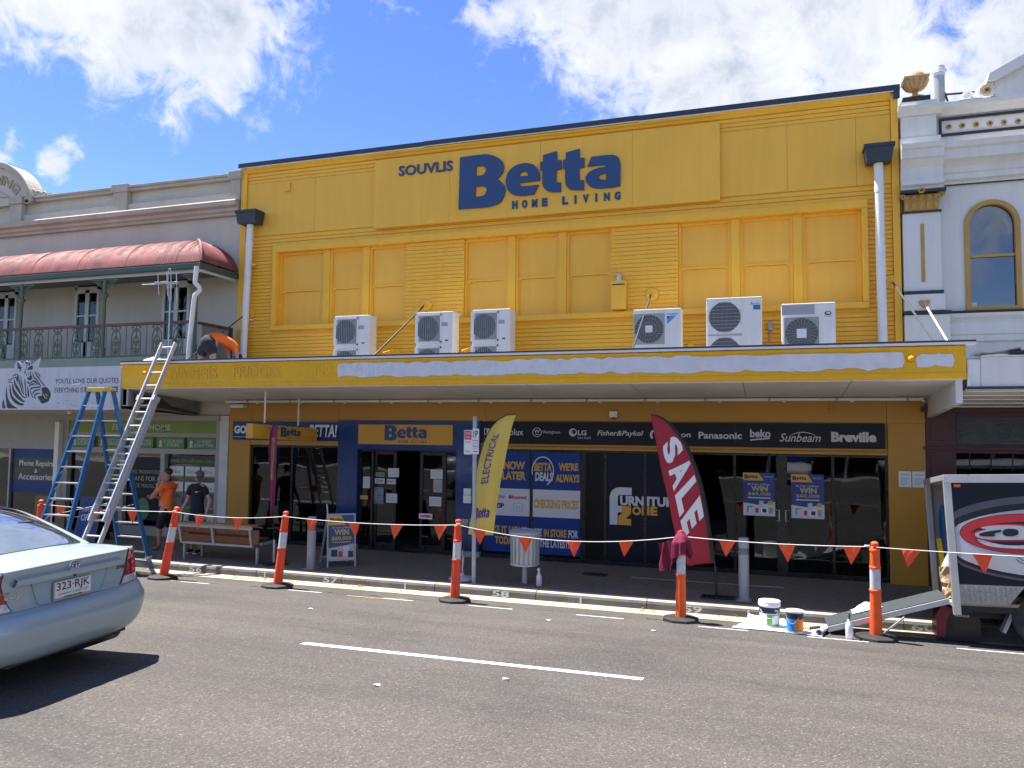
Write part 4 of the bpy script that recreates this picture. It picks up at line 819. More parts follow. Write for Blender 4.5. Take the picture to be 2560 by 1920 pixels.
ring(-4.46, 2.775, .095, .012, Y5, LOGOG, t); text('W', (-4.52, -4.40, 2.765, 2.83), Y5, LOGOG, t, bold=.01); flat(rect(-4.50, -4.42, 2.725, 2.74), Y5, LOGOG, t)
text('Westinghouse', (-4.345, -3.975, 2.735, 2.815), Y5, LOGOG, t)
flat([ell(-3.715, 2.78, .08, .08, 32), ell(-3.70, 2.79, .045, .045, 20)], Y5, LOGOG, t); text('L', (-3.735, -3.70, 2.755, 2.815), Y5, LOGOG, t)
text('LG', (-3.615, -3.44, 2.725, 2.825), Y5, LOGOG, t, bold=.03); text("Life's Good", (-3.615, -3.355, 2.655, 2.70), Y5, LOGOG, t)
text('Fisher&Paykel', (-3.225, -2.315, 2.695, 2.825), Y5, LOGOG, t, bold=.015, shear=.25)
b = MB(); b.prism([ell(-2.13, 2.75, .06, .09, 20, 60, 250) + ell(-2.11, 2.75, .035, .06, 20, 250, 60)], Y5 - .003, Y5); b.build('emblem', LOGOG, t)
text('Simpson', (-2.03, -1.42, 2.68, 2.81), Y5, LOGOG, t, bold=.02)
text('Panasonic', (-1.275, -.49, 2.685, 2.815), Y5, LOGOG, t, bold=.025)
text('beko', (-.345, .015, 2.72, 2.87), Y5, LOGOG, t, bold=.03); flat([(-.345, 2.66), (.005, 2.695), (.005, 2.72), (-.345, 2.685)], Y5, LOGOG, t)
text('Sunbeam', (.17, .875, 2.65, 2.80), Y5, LOGOG, t, shear=.35, bold=.005)
b = MB(); b.prism([ell(.57, 2.62, .30, .21, 18, 20, 150) + ell(.57, 2.62, .31, .195, 18, 150, 20)], Y5 - .003, Y5); b.build('emblem', LOGOG, t)
text('Breville', (1.045, 1.785, 2.655, 2.835), Y5, LOGOG, t, bold=.05)

t = thing('strip_sign', (-10.46, 0, 2.53), 'blue strip sign above the window, partly behind the hanging light box', 'sign')
part('panel', BLUEP, t, (-11.86, -9.065, -.02, .005, 2.535, 2.96))
text('GO', (-11.82, -11.48, 2.68, 2.87), -.0205, WHT2, t, bold=.05)
part('underline', WHT2, t, (-11.82, -10.2, -.0225, -.0205, 2.60, 2.61))
text('BETTA!', (-9.80, -9.09, 2.62, 2.90), -.0205, WHT2, t, bold=.03, shear=.15)

t = thing('door_sign', (-7.42, -.04, 2.485), 'flat yellow sign with blue Betta wordmark over the entrance', 'sign')
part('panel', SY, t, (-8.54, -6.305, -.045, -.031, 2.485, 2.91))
logo(-7.90, 2.573, 1.0, -.0455, BLUE, t, .004)
spaced('HOME LIVING', -7.56, -6.90, 2.525, 2.575, -.0455, BLUE, t, .05, .003, .6)

# hanging light box, square to the shop front
t = thing('hanging_sign', (-9.72, -1.1, 2.55), 'yellow light box sign hanging under the awning on two rods', 'sign')
fa, fb = Vector((-9.735, -2.1)), Vector((-9.53, -.13))
dv = (fb - fa); ln = dv.length; du = dv / ln; nv = Vector((du.y, -du.x))          # nv points to +x
def hs(u, v, d):
    p = fa + du * u - nv * d
    q = u / ln
    return (p.x, p.y, v - .078 * q)
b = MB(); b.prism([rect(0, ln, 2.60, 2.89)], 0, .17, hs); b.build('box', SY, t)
b = MB(); b.prism([rect(.02, ln - .02, 2.615, 2.875)], -.004, 0, hs); b.build('face', mat('sign_face', (0.64, 0.34, 0.03), 0.3, 0.04), t)
logo(.80, 2.66, .62, -.0045, BLUE, t, .003, hs, split=False)
text('SOUVLIS', (.42, .76, 2.80, 2.85), -.0045, PURP, t, fmap=hs, bold=.03, ext=.002)
text('HOME LIVING', (.98, 1.42, 2.635, 2.665), -.0045, PURP, t, fmap=hs, ext=.002)
for u, zt_ in ((.42, 3.6), (1.45, 3.46)):
    p = hs(u, 2.89, .085)
    b = MB(); b.cyl(p, (p[0], p[1], zt_), .018, n=10); b.build('rod', WHT, t, smooth=True)
    part('rod_foot', DARK, t, (p[0] - .05, p[0] + .05, p[1] - .08, p[1] + .08, p[2], p[2] + .03))

# posters on the glass
def poster(name, x0, x1, z0, z1, y, m, lab, cat='poster', group=None):
    t = thing(name, ((x0 + x1) / 2, y, z0), lab, cat, group)
    part('sheet', m, t, (x0, x1, y - .004, y, z0, z1))
    return t, y - .0045
t, y = poster('window_poster', -5.625, -4.635, .335, 2.375, .055, PBLUE, 'blue and white window poster about buying now and paying later')
part('white_band', PWH, t, (-5.625, -4.635, y - .001, y, 1.07, 1.62))
y -= .0012
text('BUY NOW', (-5.56, -4.74, 2.01, 2.18), y, PYEL, t, bold=.04); text('PAY LATER', (-5.58, -4.72, 1.80, 1.97), y, PYEL, t, bold=.04)
text('afterpay', (-5.5, -5.16, 1.40, 1.50), y, DARK, t); text('humm', (-5.01, -4.70, 1.41, 1.49), y, REDP, t, bold=.03); flat(ell(-5.05, 1.45, .04, .04, 16), y, REDP, t)
text('ZIP', (-5.38, -5.18, 1.22, 1.32), y, DARK, t, bold=.05)
flat([rect(-4.98, -4.78, 1.17, 1.33, .03), rect(-4.972, -4.788, 1.178, 1.322, .025)], y, GREY, t); text('Pay', (-4.92, -4.84, 1.2, 1.28), y, GREY, t)
text('TAKE IT HOME', (-5.6, -4.69, .70, .86), y, PYEL, t, bold=.04); text('TODAY', (-5.37, -4.90, .49, .65), y, PYEL, t, bold=.04)
t, y = poster('window_poster', -4.565, -3.585, .33, 2.38, .055, PBLUE, 'blue and white window poster about always checking prices')
part('white_band', PWH, t, (-4.565, -3.585, y - .001, y, 1.07, 1.62))
y -= .0012
text('BETTA', (-4.54, -4.18, 1.99, 2.16), y, PYEL, t, bold=.04, shear=.08); text('DEALS', (-4.52, -4.15, 1.79, 1.97), y, PWH, t, bold=.04, shear=.08)
b = MB(); b.prism([ell(-4.36, 1.99, .235, .30, 30, -70, 200) + ell(-4.36, 1.99, .215, .275, 30, 200, -70)], y - .002, y); b.build('brush_circle', PWH, t)
text("WE'RE", (-4.03, -3.625, 2.01, 2.17), y, PYEL, t, bold=.04); text('ALWAYS', (-4.09, -3.60, 1.78, 1.94), y, PYEL, t, bold=.04)
text('CHECKING PRICES', (-4.54, -3.62, 1.25, 1.43), y, PYEL, t, bold=.05)
text('SEE', (-4.53, -4.37, .68, .84), y, PWH, t, bold=.04); text('IN STORE', (-4.33, -3.86, .68, .84), y, PYEL, t, bold=.04); text('FOR', (-3.82, -3.62, .68, .84), y, PWH, t, bold=.04)
text('THE LATEST!', (-4.42, -3.80, .47, .63), y, PWH, t, bold=.04)

t = thing('window_lettering', (-2.4, .05, .3), 'FURNITURE ZONE sign in white and gold on navy window vinyl', 'sign')
part('vinyl', PNAVY, t, (-3.055, -2.325, .0795, .0845, .29, 2.375)); part('vinyl', PNAVY, t, (-2.275, -1.605, .0795, .0845, .29, 2.375))
part('vinyl', mat('vinyl_black', (0.004, 0.005, 0.006), 0.35, 0.1, spec=0.25), t, (-3.475, -3.105, .0795, .0845, .29, 2.375))
y = .079
flat(FZ_F, y, PWH, t, 'letter'); flat(FZ_Z, y, PYEL, t, 'letter')
text('URN', (-2.79, -2.325, 1.365, 1.555), y, PWH, t, bold=.05); text('ITURE', (-2.268, -1.64, 1.367, 1.555), y, PWH, t, bold=.05)
text('O', (-2.552, -2.381, 1.186, 1.36), y, PYEL, t, bold=.05); flat(rect(-2.369, -2.324, 1.19, 1.355), y, PYEL, t, 'letter'); flat(rect(-2.268, -2.216, 1.195, 1.359), y, PYEL, t, 'letter')
text('E', (-2.199, -2.065, 1.194, 1.361), y, PYEL, t, bold=.05)

def prize(x0, x1, z0, z1, y, lab, tint=1.0):
    t, yy = poster('prize_poster', x0, x1, z0, z1, y, mat('prize_blue', (0.03, 0.045, 0.20), 0.45, 0.05), lab, group='prize posters on the glass doors')
    w, h = x1 - x0, z1 - z0
    X = lambda u: x0 + u * w
    Zz = lambda v: z0 + v * h
    flat([(X(0), Zz(.82)), (X(.66), Zz(.82)), (X(.5), Zz(1)), (X(0), Zz(1))], yy, PYEL, t, 'corner_panel')
    flat([(X(0), Zz(0)), (X(1), Zz(0)), (X(1), Zz(.33)), (X(.5), Zz(.25)), (X(0), Zz(.30))], yy, PWH, t, 'lower_panel')
    logo(X(.04), Zz(.86), .42 * w, yy - .003, DARK, t, .001, split=False)
    text('60 Years of Betta', (X(.15), X(.84), Zz(.715), Zz(.76)), yy, PWH, t, ext=.001)
    text('WIN', (X(.25), X(.78), Zz(.57), Zz(.70)), yy, mat('pale_gold', (0.45, 0.40, 0.16), 0.4, 0.15), t, bold=.05, ext=.001)
    text('$60,000', (X(.15), X(.86), Zz(.46), Zz(.55)), yy, MATS['pale_gold'], t, bold=.015, ext=.001)
    flat(rect(X(.15), X(.86), Zz(.405), Zz(.43)), yy, PWH, t, 'underline')
    text('OUR LOCAL', (X(.66), X(.94), Zz(.90), Zz(.93)), yy, PWH, t, ext=.001)
    flat(ell(X(.86), Zz(.31), .09 * w, .05 * h, 16), yy - .002, PYEL, t, 'seal')
    for a, c, d, e, m in ((.13, .30, .07, .22, DARK), (.16, .36, .06, .2, PWH), (.38, .48, .07, .18, REDP), (.50, .64, .2, .35, LOGOG), (.56, .78, .06, .19, WHT2), (.6, .73, .08, .17, DARK), (.80, .92, .06, .2, GREY)):
        yy -= .0006
        flat(rect(X(a), X(c), Zz(d), Zz(e)), yy - .002, m, t, 'appliance_picture', .001)
prize(-.48, .08, 1.28, 2.065, .055, 'blue and gold WIN $60,000 poster on the glass door nearer the sale flag')
prize(.36, .92, 1.265, 2.06, .055, 'blue and gold WIN $60,000 poster on the glass door nearer the yellow pillar')

# notices stuck to the entrance doors
def sticker(x0, x1, z0, z1, m, lab, txt=None, tm=None, r=0.0, group='notices stuck on the entrance glass', y=.075):
    t = thing('door_notice', ((x0 + x1) / 2, y, z0), lab, 'notice', group)
    b = MB(); b.prism([rect(x0, x1, z0, z1, r)], y - .003, y); b.build('sheet', m, t)
    if txt:
        text(txt, (x0 + .1 * (x1 - x0), x1 - .1 * (x1 - x0), z0 + .25 * (z1 - z0), z1 - .25 * (z1 - z0)), y - .0035, tm or DARK, t, bold=.02, ext=.001)
    elif m is not DARK:
        for i in range(4):
            zz = z1 - (i + 1) * (z1 - z0) / 5.5
            part('print_line', GREY, t, (x0 + .02, x1 - .02 - .02 * (i % 2), y - .005, y - .0035, zz - .008, zz))
k_ = 1.0
def dk(u, v): # entrance glass grid -> x, z
    return -8.53 + (u - 305) * (2.28 / 1265), 2.37 - (v - 130) * (2.15 / 1330)
def stk(u0, v0, u1, v1, *a, **k):
    x0, z1 = dk(u0, v0); x1, z0 = dk(u1, v1)
    sticker(x0, x1, z0, z1, *a, **k)
MINT = mat('mint_print', (0.16, 0.33, 0.24), 0.5, 0.05)
stk(345, 500, 440, 655, PWH, 'white price list sheet at the side light of the entrance nearer the bench', y=.065)
stk(310, 752, 418, 805, PYEL, 'small yellow notice low on the entrance side light', y=.065)
stk(497, 440, 625, 497, MINT, 'mint green rounded payment sticker on the entrance door', 'afterpay', DARK, .03, y=.115)
stk(490, 520, 622, 590, PWH, 'white zip payment sticker with dark lettering on the entrance door', 'ZIP', BLUE, y=.115)
stk(482, 640, 612, 862, mat('photo_print', (0.16, 0.20, 0.22), 0.4, 0.5, 9), 'photo poster of a smiling customer on the entrance door', y=.115)
stk(668, 380, 812, 498, PWH, 'white printed notice high on the entrance door nearer the bench', y=.115)
stk(655, 525, 770, 592, PWH, 'white sticker with a blue square on the entrance door nearer the bench', 'PAY', BLUE, y=.115)
stk(648, 718, 795, 840, PWH, 'white typed notice at hand height on the entrance door nearer the bench', y=.115)
stk(1228, 383, 1382, 503, PWH, 'blank white sheet high on the entrance door nearer the parking sign', y=.115)
stk(1265, 510, 1380, 680, GREY, 'grey framed notice on the entrance door nearer the parking sign', y=.115)
stk(1215, 738, 1372, 860, PWH, 'white typed notice at hand height on the entrance door nearer the parking sign', y=.115)
x0, z1 = dk(1090, 960); x1, z0 = dk(1262, 1032)
t, y = poster('open_sign', x0, x1, z0, z1, .10, WHT2, 'white OPEN sign with red letters hanging in the doorway', 'sign')
text('OPEN', (x0 + .03, x1 - .03, z0 + .03, z1 - .03), y, REDP, t, bold=.06)
x0, z0 = dk(205 + 345, 1000)

# ---------------------------------------------------------------- awning over the footpath
aw = thing('shop_awning', (-5.1, -2.2, 3.4), 'long yellow street awning with primed patches on its curved fascia', 'awning')
prof = [(-2.10, 3.60), (-2.205, 3.61), (-2.225, 3.63), (-2.232, 3.70), (-2.236, 3.702), (-2.222, 3.715), (-2.222, 4.055), (-2.24, 4.085), (-2.235, 4.105), (-2.20, 4.115), (-2.10, 4.115)]
b = MB(); n = len(prof)
xs_ = [-12.97 + (2.74 + 12.97) * i / 40 for i in range(41)]
b.grid([[(x, y + .004 * math.sin(x * 1.7) * (1 if 3 < j < 8 else 0), z) for j, (y, z) in enumerate(prof)] for x in xs_])
b.add([(-12.97, y, z) for y, z in prof], [tuple(range(n))]); b.add([(2.74, y, z) for y, z in prof], [tuple(range(n))])
fas = b.build('fascia', YELG, aw, smooth=35)
part('flashing', WHT, aw, (-12.98, 2.87, -2.275, -2.10, 4.118, 4.155))
part('roof_edge', NAVY, aw, (-12.98, 2.87, -2.27, -2.10, 4.157, 4.185))
part('awning_roof', GALV, aw, (-12.95, 2.72, -2.10, -.02, 3.82, 3.86))
part('flashing', WHT, aw, (-12.965, -12.93, -2.10, -.05, 3.62, 3.90)); part('flashing', WHT, aw, (2.69, 2.725, -2.10, -.05, 3.62, 3.90))
jo = [-12.95, -11.1, -9.28, -7.4, -5.75, -4.0, -2.2, -.4, 1.2, 2.7]
for a, c in zip(jo[:-1], jo[1:]):
    b = MB(); a += .006; c -= .006
    b.add([(a, -2.205, 3.597), (c, -2.205, 3.597), (c, .0, 3.42), (a, .0, 3.42), (a, -2.205, 3.64), (c, -2.205, 3.64), (c, .0, 3.46), (a, .0, 3.46)], [(0, 1, 2, 3), (4, 5, 6, 7), (0, 1, 5, 4), (2, 3, 7, 6), (0, 3, 7, 4), (1, 2, 6, 5)])
    b.build('soffit_panel', SOFF, aw)
b = MB(); b.add([(-12.95, -2.19, 3.645), (2.7, -2.19, 3.645), (2.7, .0, 3.47), (-12.95, .0, 3.47)], [(0, 1, 2, 3)]); b.build('soffit_backing', DARK, aw)
b = MB(); b.cyl((-11.8, -.36, 3.405), (2.48, -.36, 3.405), .03, n=10)
b.build('conduit', WHT, aw, smooth=True)
b = MB(); b.box(-11.8, 2.48, -.30, -.24, 3.40, 3.436); b.build('cable_tray', GREY, aw)
for i in range(13):
    x = -11.2 + i * 1.12
    part('clip', GREY, aw, (x - .02, x + .02, -.40, -.22, 3.37, 3.439))
    b = MB(); b.lathe([(.035, 3.36), (.03, 3.345), (.012, 3.33)], (x + .25, -.36, .02), 10); b.build('lamp_holder', WHT, aw)
# end beams
WEA = mat('weathered_timber', (0.20, 0.195, 0.18), 0.8, 0.2, 3, 0.3, 30, streak=0.3)
for xa, xb in ((-12.945, -12.85), (2.60, 2.69)):
    b = MB(); b.add([(x, y, z) for x in (xa, xb) for y, z in ((-2.2, 3.26), (-2.2, 3.62), (-.02, 3.44), (-.02, 3.10))], [(0, 1, 2, 3), (4, 5, 6, 7), (0, 1, 5, 4), (1, 2, 6, 5), (2, 3, 7, 6), (3, 0, 4, 7)])
    b.build('end_beam', WEA if xa < 0 else SOFF, aw)
b = MB(); b.add([(-12.848, y, z) for y, z in ((-2.0, 3.30), (-2.0, 3.52), (-1.2, 3.44), (-.9, 3.28), (-.02, 3.16), (-.02, 3.11))], [tuple(range(6))]); b.build('peeling_paint', mat('bare_steel', (0.05, 0.035, 0.03), 0.7, 0.4, 4), aw)
part('end_post', GREY, aw, (-12.97, -12.80, -2.20, -2.12, 3.24, 3.598))
# grey primer rolled on in patches, edges uneven
def patch(x0, x1, z0, z1, seed, dy=0.0):
    r = random.Random(seed); P = []
    n = max(6, int((x1 - x0) / .12))
    for i in range(n + 1): P.append((x0 + (x1 - x0) * i / n + (r.uniform(-.03, .03) if 0 < i < n else 0), z0 + r.choice((0, 0, .015, -.01, .03)) + r.uniform(-.006, .006)))
    P.append((x1 + .03, (z0 + z1) / 2)); 
    for i in range(n, -1, -1): P.append((x0 + (x1 - x0) * i / n + (r.uniform(-.03, .03) if 0 < i < n else 0), z1 - r.choice((0, 0, .012, .035, .008)) + r.uniform(-.006, .006)))
    P.append((x0 - .03, (z0 + z1) / 2 + .02))
    b = MB(); b.prism([P], -2.2305 - dy, -2.2275 - dy); return b.build('primer_patch', PRIM, aw)
patch(-7.75, -4.0, 3.775, 4.045, 3); patch(-4.0, -1.2, 3.77, 4.05, 5, .0008); patch(-1.2, 1.9, 3.765, 4.035, 9, .0016); patch(2.1, 2.56, 3.80, 3.995, 11)
for x in (-12.31, 2.01):
    b = MB(); b.lathe([(.045, 0), (.045, -.06), (.02, -.09), (.02, -.12)], (x, -2.225, 3.92), 14, 'y'); b.build('tap_stub', YELG, aw, smooth=True)
# ghost lettering painted over
for s_, a, c, m in (('WASHERS', -11.75, -10.55, YELG), ('FRIDGES', -10.15, -9.05, YELG), ('TEL', -8.35, -7.80, YELG), ('EVISIONS', -7.68, -6.25, PRIM), ('BEDDING', -5.75, -4.45, PRIM), ('ELECTRICAL', -3.95, -2.1, PRIM), ('COOKING', -1.45, 0.0, PRIM), ('AIR-C', .75, 1.75, PRIM)):
    text(s_, (a, c, 3.80, 4.02), -2.2285 if m is YELG else -2.2320, m, aw, ext=.004, name='ghost_lettering')
RODG = mat('rod_grey', (0.09, 0.095, 0.10), 0.8, 0.1, spec=0.1)
# stay rods to the wall
for x, z, xe, m in ((-11.49, 5.48, -11.68, RODG), (-6.97, 5.47, -7.25, DARK), (-2.15, 5.48, -2.23, RODG), (2.08, 5.5, 2.43, RODG)):
    b = MB(); b.cyl((x, -.16, z - .03), (xe, -1.95, 4.12), .017, n=8); r_ = b.build('stay_rod', m, aw, smooth=True)
    b = MB(); b.lathe([(.13, -.025), (.12, -.04), (.085, -.042), (.08, -.05), (.04, -.055), (.04, -.07)], (x, 0, z), 18, 'y'); b.cyl((x, -.06, z), (x, -.17, z - .04), .026, n=8)
    b.build('rosette', YEL, r_, smooth=40)

# ---------------------------------------------------------------- air conditioners on the awning roof
ACW = mat('aircon_white', (0.82, 0.80, 0.76), 0.4, 0.05, 2, streak=0.1)
ACG = mat('fan_dark', (0.09, 0.095, 0.10), 0.6, 0.2, 8)
ACGR = mat('grille_grey', (0.36, 0.37, 0.38), 0.5, 0.1)
def aircon(x0, x1, zt, zb, kind, lab, yf=-.85, depth=.34):
    t = thing('air_conditioner', ((x0 + x1) / 2, yf + depth / 2, zb), lab, 'air conditioner', 'air conditioners on the awning roof')
    part('case', ACW, t, (x0, x1, yf, yf + depth, zb, zt), bev=.018)
    w = x1 - x0
    part('seam', ACGR, t, (x0 + .62 * w, x0 + .626 * w, yf - .001, yf + .002, zb + .03, zt - .02))
    part('lid_lip', ACW, t, (x0 - .006, x1 + .006, yf - .006, yf + depth + .006, zt - .03, zt - .012))
    if kind == 'twin':
        for k in range(2):
            zc = zt - .34 - k * .66
            fx = x0 + .32 * w; h = .29
            f = part('fan_frame', ACW, t, (x0 + .04, fx - .28, yf - .012, yf, zc - h, zc + h), (fx + .27, fx + .30, yf - .012, yf, zc - h, zc + h), (x0 + .04, fx + .30, yf - .012, yf, zc + h - .03, zc + h), (x0 + .04, fx + .30, yf - .012, yf, zc - h, zc - h + .03))
            part('grille_back', ACGR, t, (x0 + .06, fx + .28, yf - .004, yf + .001, zc - h + .02, zc + h - .02))
            b = MB(); b.lathe([(.245, -.006), (.24, -.008), (.03, -.008)], (fx - .01, yf, zc), 28, 'y'); b.build('fan_opening', mat('fan_bronze', (0.10, 0.11, 0.105), 0.3, 0.3, 5, metal=.4), t)
            b = MB()
            for i in range(11):
                xx = x0 + .085 + i * (fx + .20 - x0 - .085 + .05) / 10
                b.box(xx - .004, xx + .004, yf - .016, yf - .010, zc - h + .02, zc + h - .02)
            b.build('grille_bars', ACGR, t)
        part('badge', ACGR, t, (x0 + .70 * w, x0 + .86 * w, yf - .003, yf, zt - .30, zt - .22))
        part('switch', DARK, t, (x0 + .80 * w, x0 + .88 * w, yf - .004, yf, zt - .60, zt - .575))
        part('isolator', WHT2, t, (x1 + .002, x1 + .06, yf + .1, yf + .22, zb + .18, zb + .40), bev=.01)
    elif kind == 'spiral':
        fx, zc, h = x0 + .33 * w, zt - .37, .285
        part('grille_back', ACGR, t, (fx - h, fx + h, yf - .006, yf + .001, zc - h, zc + h), bev=.003)
        b = MB(); b.lathe([(.265, -.008), (.26, -.010), (.03, -.010)], (fx, yf, zc), 32, 'y'); b.build('fan_opening', ACG, t)
        b = MB()
        for i in range(26):
            a = 2 * math.pi * i / 26
            b.tube([(fx + r * math.cos(a + r * 2.4), yf - .015, zc + r * math.sin(a + r * 2.4)) for r in (.07, .13, .19, .262)], .004, 4)
        for r in (.13, .2, .262): b.tube([(fx + r * math.cos(R(10 * j)), yf - .015, zc + r * math.sin(R(10 * j))) for j in range(36)], .003, 4, True)
        b.build('fan_guard', ACGR, t)
        part('hub_plate', WHT2, t, (fx - .065, fx + .065, yf - .024, yf - .012, zc - .065, zc + .065), bev=.012)
        text('DAIKIN', (x0 + .71 * w, x0 + .93 * w, zt - .125, zt - .09), yf - .0005, mat('daikin_blue', (0.05, 0.35, 0.55), 0.5, 0), t, bold=.03, ext=.002)
        flat([(x0 + .71 * w, zt - .29), (x0 + .90 * w, zt - .14), (x0 + .78 * w, zt - .14), (x0 + .71 * w, zt - .21)], yf - .0005, MATS['daikin_blue'], t)
        flat([(x0 + .71 * w, zt - .205), (x0 + .775 * w, zt - .145), (x0 + .71 * w, zt - .145)], yf - .0005, DARK, t)
    elif kind == 'octa':
        for k in range(2):
            fx, zc, h = x0 + .335 * w, zt - .35 - k * .64, .29
            b = MB(); b.lathe([(.272, -.004), (.268, -.006), (.03, -.006)], (fx, yf, zc), 8 * 4, 'y'); b.build('fan_opening', ACG, t)
            b = MB()
            for i in range(9):
                zz = zc - .26 + i * .065; hw = math.sqrt(max(0, .285 ** 2 - (zz - zc) ** 2))
                b.box(fx - hw, fx + hw, yf - .014, yf - .008, zz - .004, zz + .004)
            for i in range(24):
                xx = fx - .26 + i * .0226; hh = math.sqrt(max(0, .275 ** 2 - (xx - fx) ** 2))
                b.box(xx - .0015, xx + .0015, yf - .011, yf - .008, zc - hh, zc + hh)
            b.build('fan_guard', ACGR, t)
            for sx in (-1, 1):
                for sz in (-1, 1):
                    flat([(fx + sx * h, zc + sz * h), (fx + sx * h, zc + sz * .13), (fx + sx * .25, zc + sz * .13), (fx + sx * .13, zc + sz * .25), (fx + sx * .13, zc + sz * h)], yf, WHT2, t, 'corner_plate', .010)
        part('divider', ACGR, t, (x0 + .03, x0 + .64 * w, yf - .012, yf, zt - .68, zt - .665))
        text('MITSUBISHI', (x0 + .85 * w, x0 + .965 * w, zt - .135, zt - .115), yf - .0005, DARK, t, ext=.001)
        for a in (90, 210, 330):
            cx, cz = x0 + .82 * w, zt - .125
            flat([(cx, cz), (cx + .018 * math.cos(R(a - 28)), cz + .018 * math.sin(R(a - 28))), (cx + .033 * math.cos(R(a)), cz + .033 * math.sin(R(a))), (cx + .018 * math.cos(R(a + 28)), cz + .018 * math.sin(R(a + 28)))], yf - .0005, DARK, t)
        part('energy_label', mat('label_blue', (0.06, 0.16, 0.42), 0.5, 0.1), t, (x0 + .85 * w, x0 + .975 * w, yf - .003, yf, zt - .235, zt - .15))
    else:
        fx, zc, h = x0 + .375 * w, zt - .53, .30
        part('top_panel', ACGR, t, (x0 + .01, x0 + .615 * w, yf - .002, yf, zt - .20, zt - .02))
        b = MB(); b.prism([rect(fx - h, fx + h, zc - h, zc + h, .03), rect(fx - h + .018, fx + h - .018, zc - h + .018, zc + h - .018, .02)], yf - .018, yf); b.build('guard_rim', ACW, t)
        part('grille_back', ACGR, t, (fx - h + .01, fx + h - .01, yf - .004, yf + .001, zc - h + .01, zc + h - .01))
        b = MB(); b.lathe([(.27, -.006), (.265, -.008), (.03, -.008)], (fx, yf, zc), 32, 'y'); b.build('fan_opening', ACG, t)
        b = MB()
        for i in range(24):
            a = 2 * math.pi * i / 24
            L_ = min(.283 / max(abs(math.cos(a)), abs(math.sin(a)), .01), .36)
            b.tube([(fx + r * math.cos(a), yf - .015, zc + r * math.sin(a)) for r in (.07, L_)], .004, 4)
        for r in (.10, .13, .16, .19, .22, .25, .268): b.tube([(fx + r * math.cos(R(10 * j)), yf - .013, zc + r * math.sin(R(10 * j))) for j in range(36)], .002, 4, True)
        b.build('fan_guard', ACGR, t)
        part('hub_plate', WHT2, t, (fx - .08, fx + .08, yf - .026, yf - .012, zc - .08, zc + .08), bev=.02)
        text('HITACHI', (x0 + .80 * w, x0 + .93 * w, zt - .25, zt - .235), yf - .0005, DARK, t, bold=.03, ext=.001)
        b = MB(); b.prism([ell(x0 + .865 * w, zt - .19, .055, .035, 20), ell(x0 + .87 * w, zt - .185, .035, .02, 16)], yf - .003, yf); b.build('emblem', DARK, t)
        part('label', WHT2, t, (x0 + .80 * w, x0 + .92 * w, yf - .003, yf, zb + .12, zb + .22))
    return t
aircon(-8.70, -7.89, 5.185, 3.86, 'twin', 'twin fan air conditioner under the boarded windows by the verandah building', -.85)
aircon(-6.80, -6.0, 5.185, 3.86, 'twin', 'twin fan air conditioner between a stay rod and its matching neighbour', -.85)
aircon(-5.58, -4.79, 5.19, 3.86, 'twin', 'twin fan air conditioner below the middle boarded windows', -.85)
aircon(-2.375, -1.51, 5.065, 4.0, 'spiral', 'white single fan air conditioner with spiral guard and blue triangle badge', -.82)
aircon(-1.065, -.11, 5.215, 3.86, 'octa', 'tall white twin fan air conditioner with horizontal grille and blue label', -.82)
aircon(.215, 1.09, 5.06, 4.0, 'square', 'white air conditioner with square fan guard beside the downpipe by the white building', -.82)
t = thing('isolator_switch', (-.0, -.05, 4.5), 'grey isolator switch with cables between two air conditioners', 'switch')
part('case', GREY, t, (-.02 + .0, .07, -.10, -.02, 4.70, 4.86), bev=.008)
b = MB()
b.tube([(.02, -.06, 4.70), (.02, -.08, 4.55), (-.06, -.12, 4.42), (-.08, -.15, 4.2)], .014, 8); b.build('conduit', GREY, t, smooth=True)
b = MB()
for k in range(5):
    b.tube([(-.05 + .03 * k, -.1 - .02 * k, 4.44 - .02 * k), (.05 + .03 * k, -.14, 4.40), (.14 + .02 * k, -.16, 4.32), (.18, -.2, 4.2)], .008, 6)
b.build('cables', YEL, t, smooth=True)
for xc in (-7.62, -5.83):
    tt = thing('pipe_bundle', (xc, -.2, 4.2), 'yellow painted refrigerant pipes behind the ' + ('first' if xc < -7 else 'second') + ' twin fan unit', 'pipes')
    b = MB()
    for k in range(3):
        b.tube([(xc - .12, -.5, 4.36 + .03 * k), (xc, -.3, 4.44 + .03 * k), (xc + .1, -.15, 4.40 + .02 * k), (xc + .14 + .03 * k, -.08, 4.1)], .012, 6)
    b.build('pipe', YEL, tt, smooth=True)
part('junction_box', YEL, shop, (-1.47, -1.36, -.1, -.02, 4.2, 4.50), bev=.01)
# ---------------------------------------------------------------- verandah building on the left
hot = thing('verandah_building', (-19, 0, .2), 'weathered cream two storey building with curved pediment and upper verandah', 'building')
part('wall', CREAM, hot, (-27, -11.83, .06, .4, 3.1, 8.9), (-27, -11.85, 8.2, 8.5, .2, 8.6), (-27, -26.6, .4, 8.2, .2, 8.6))
part('roof', GALV, hot, (-26.6, -11.85, .4, 8.2, 8.2, 8.3))
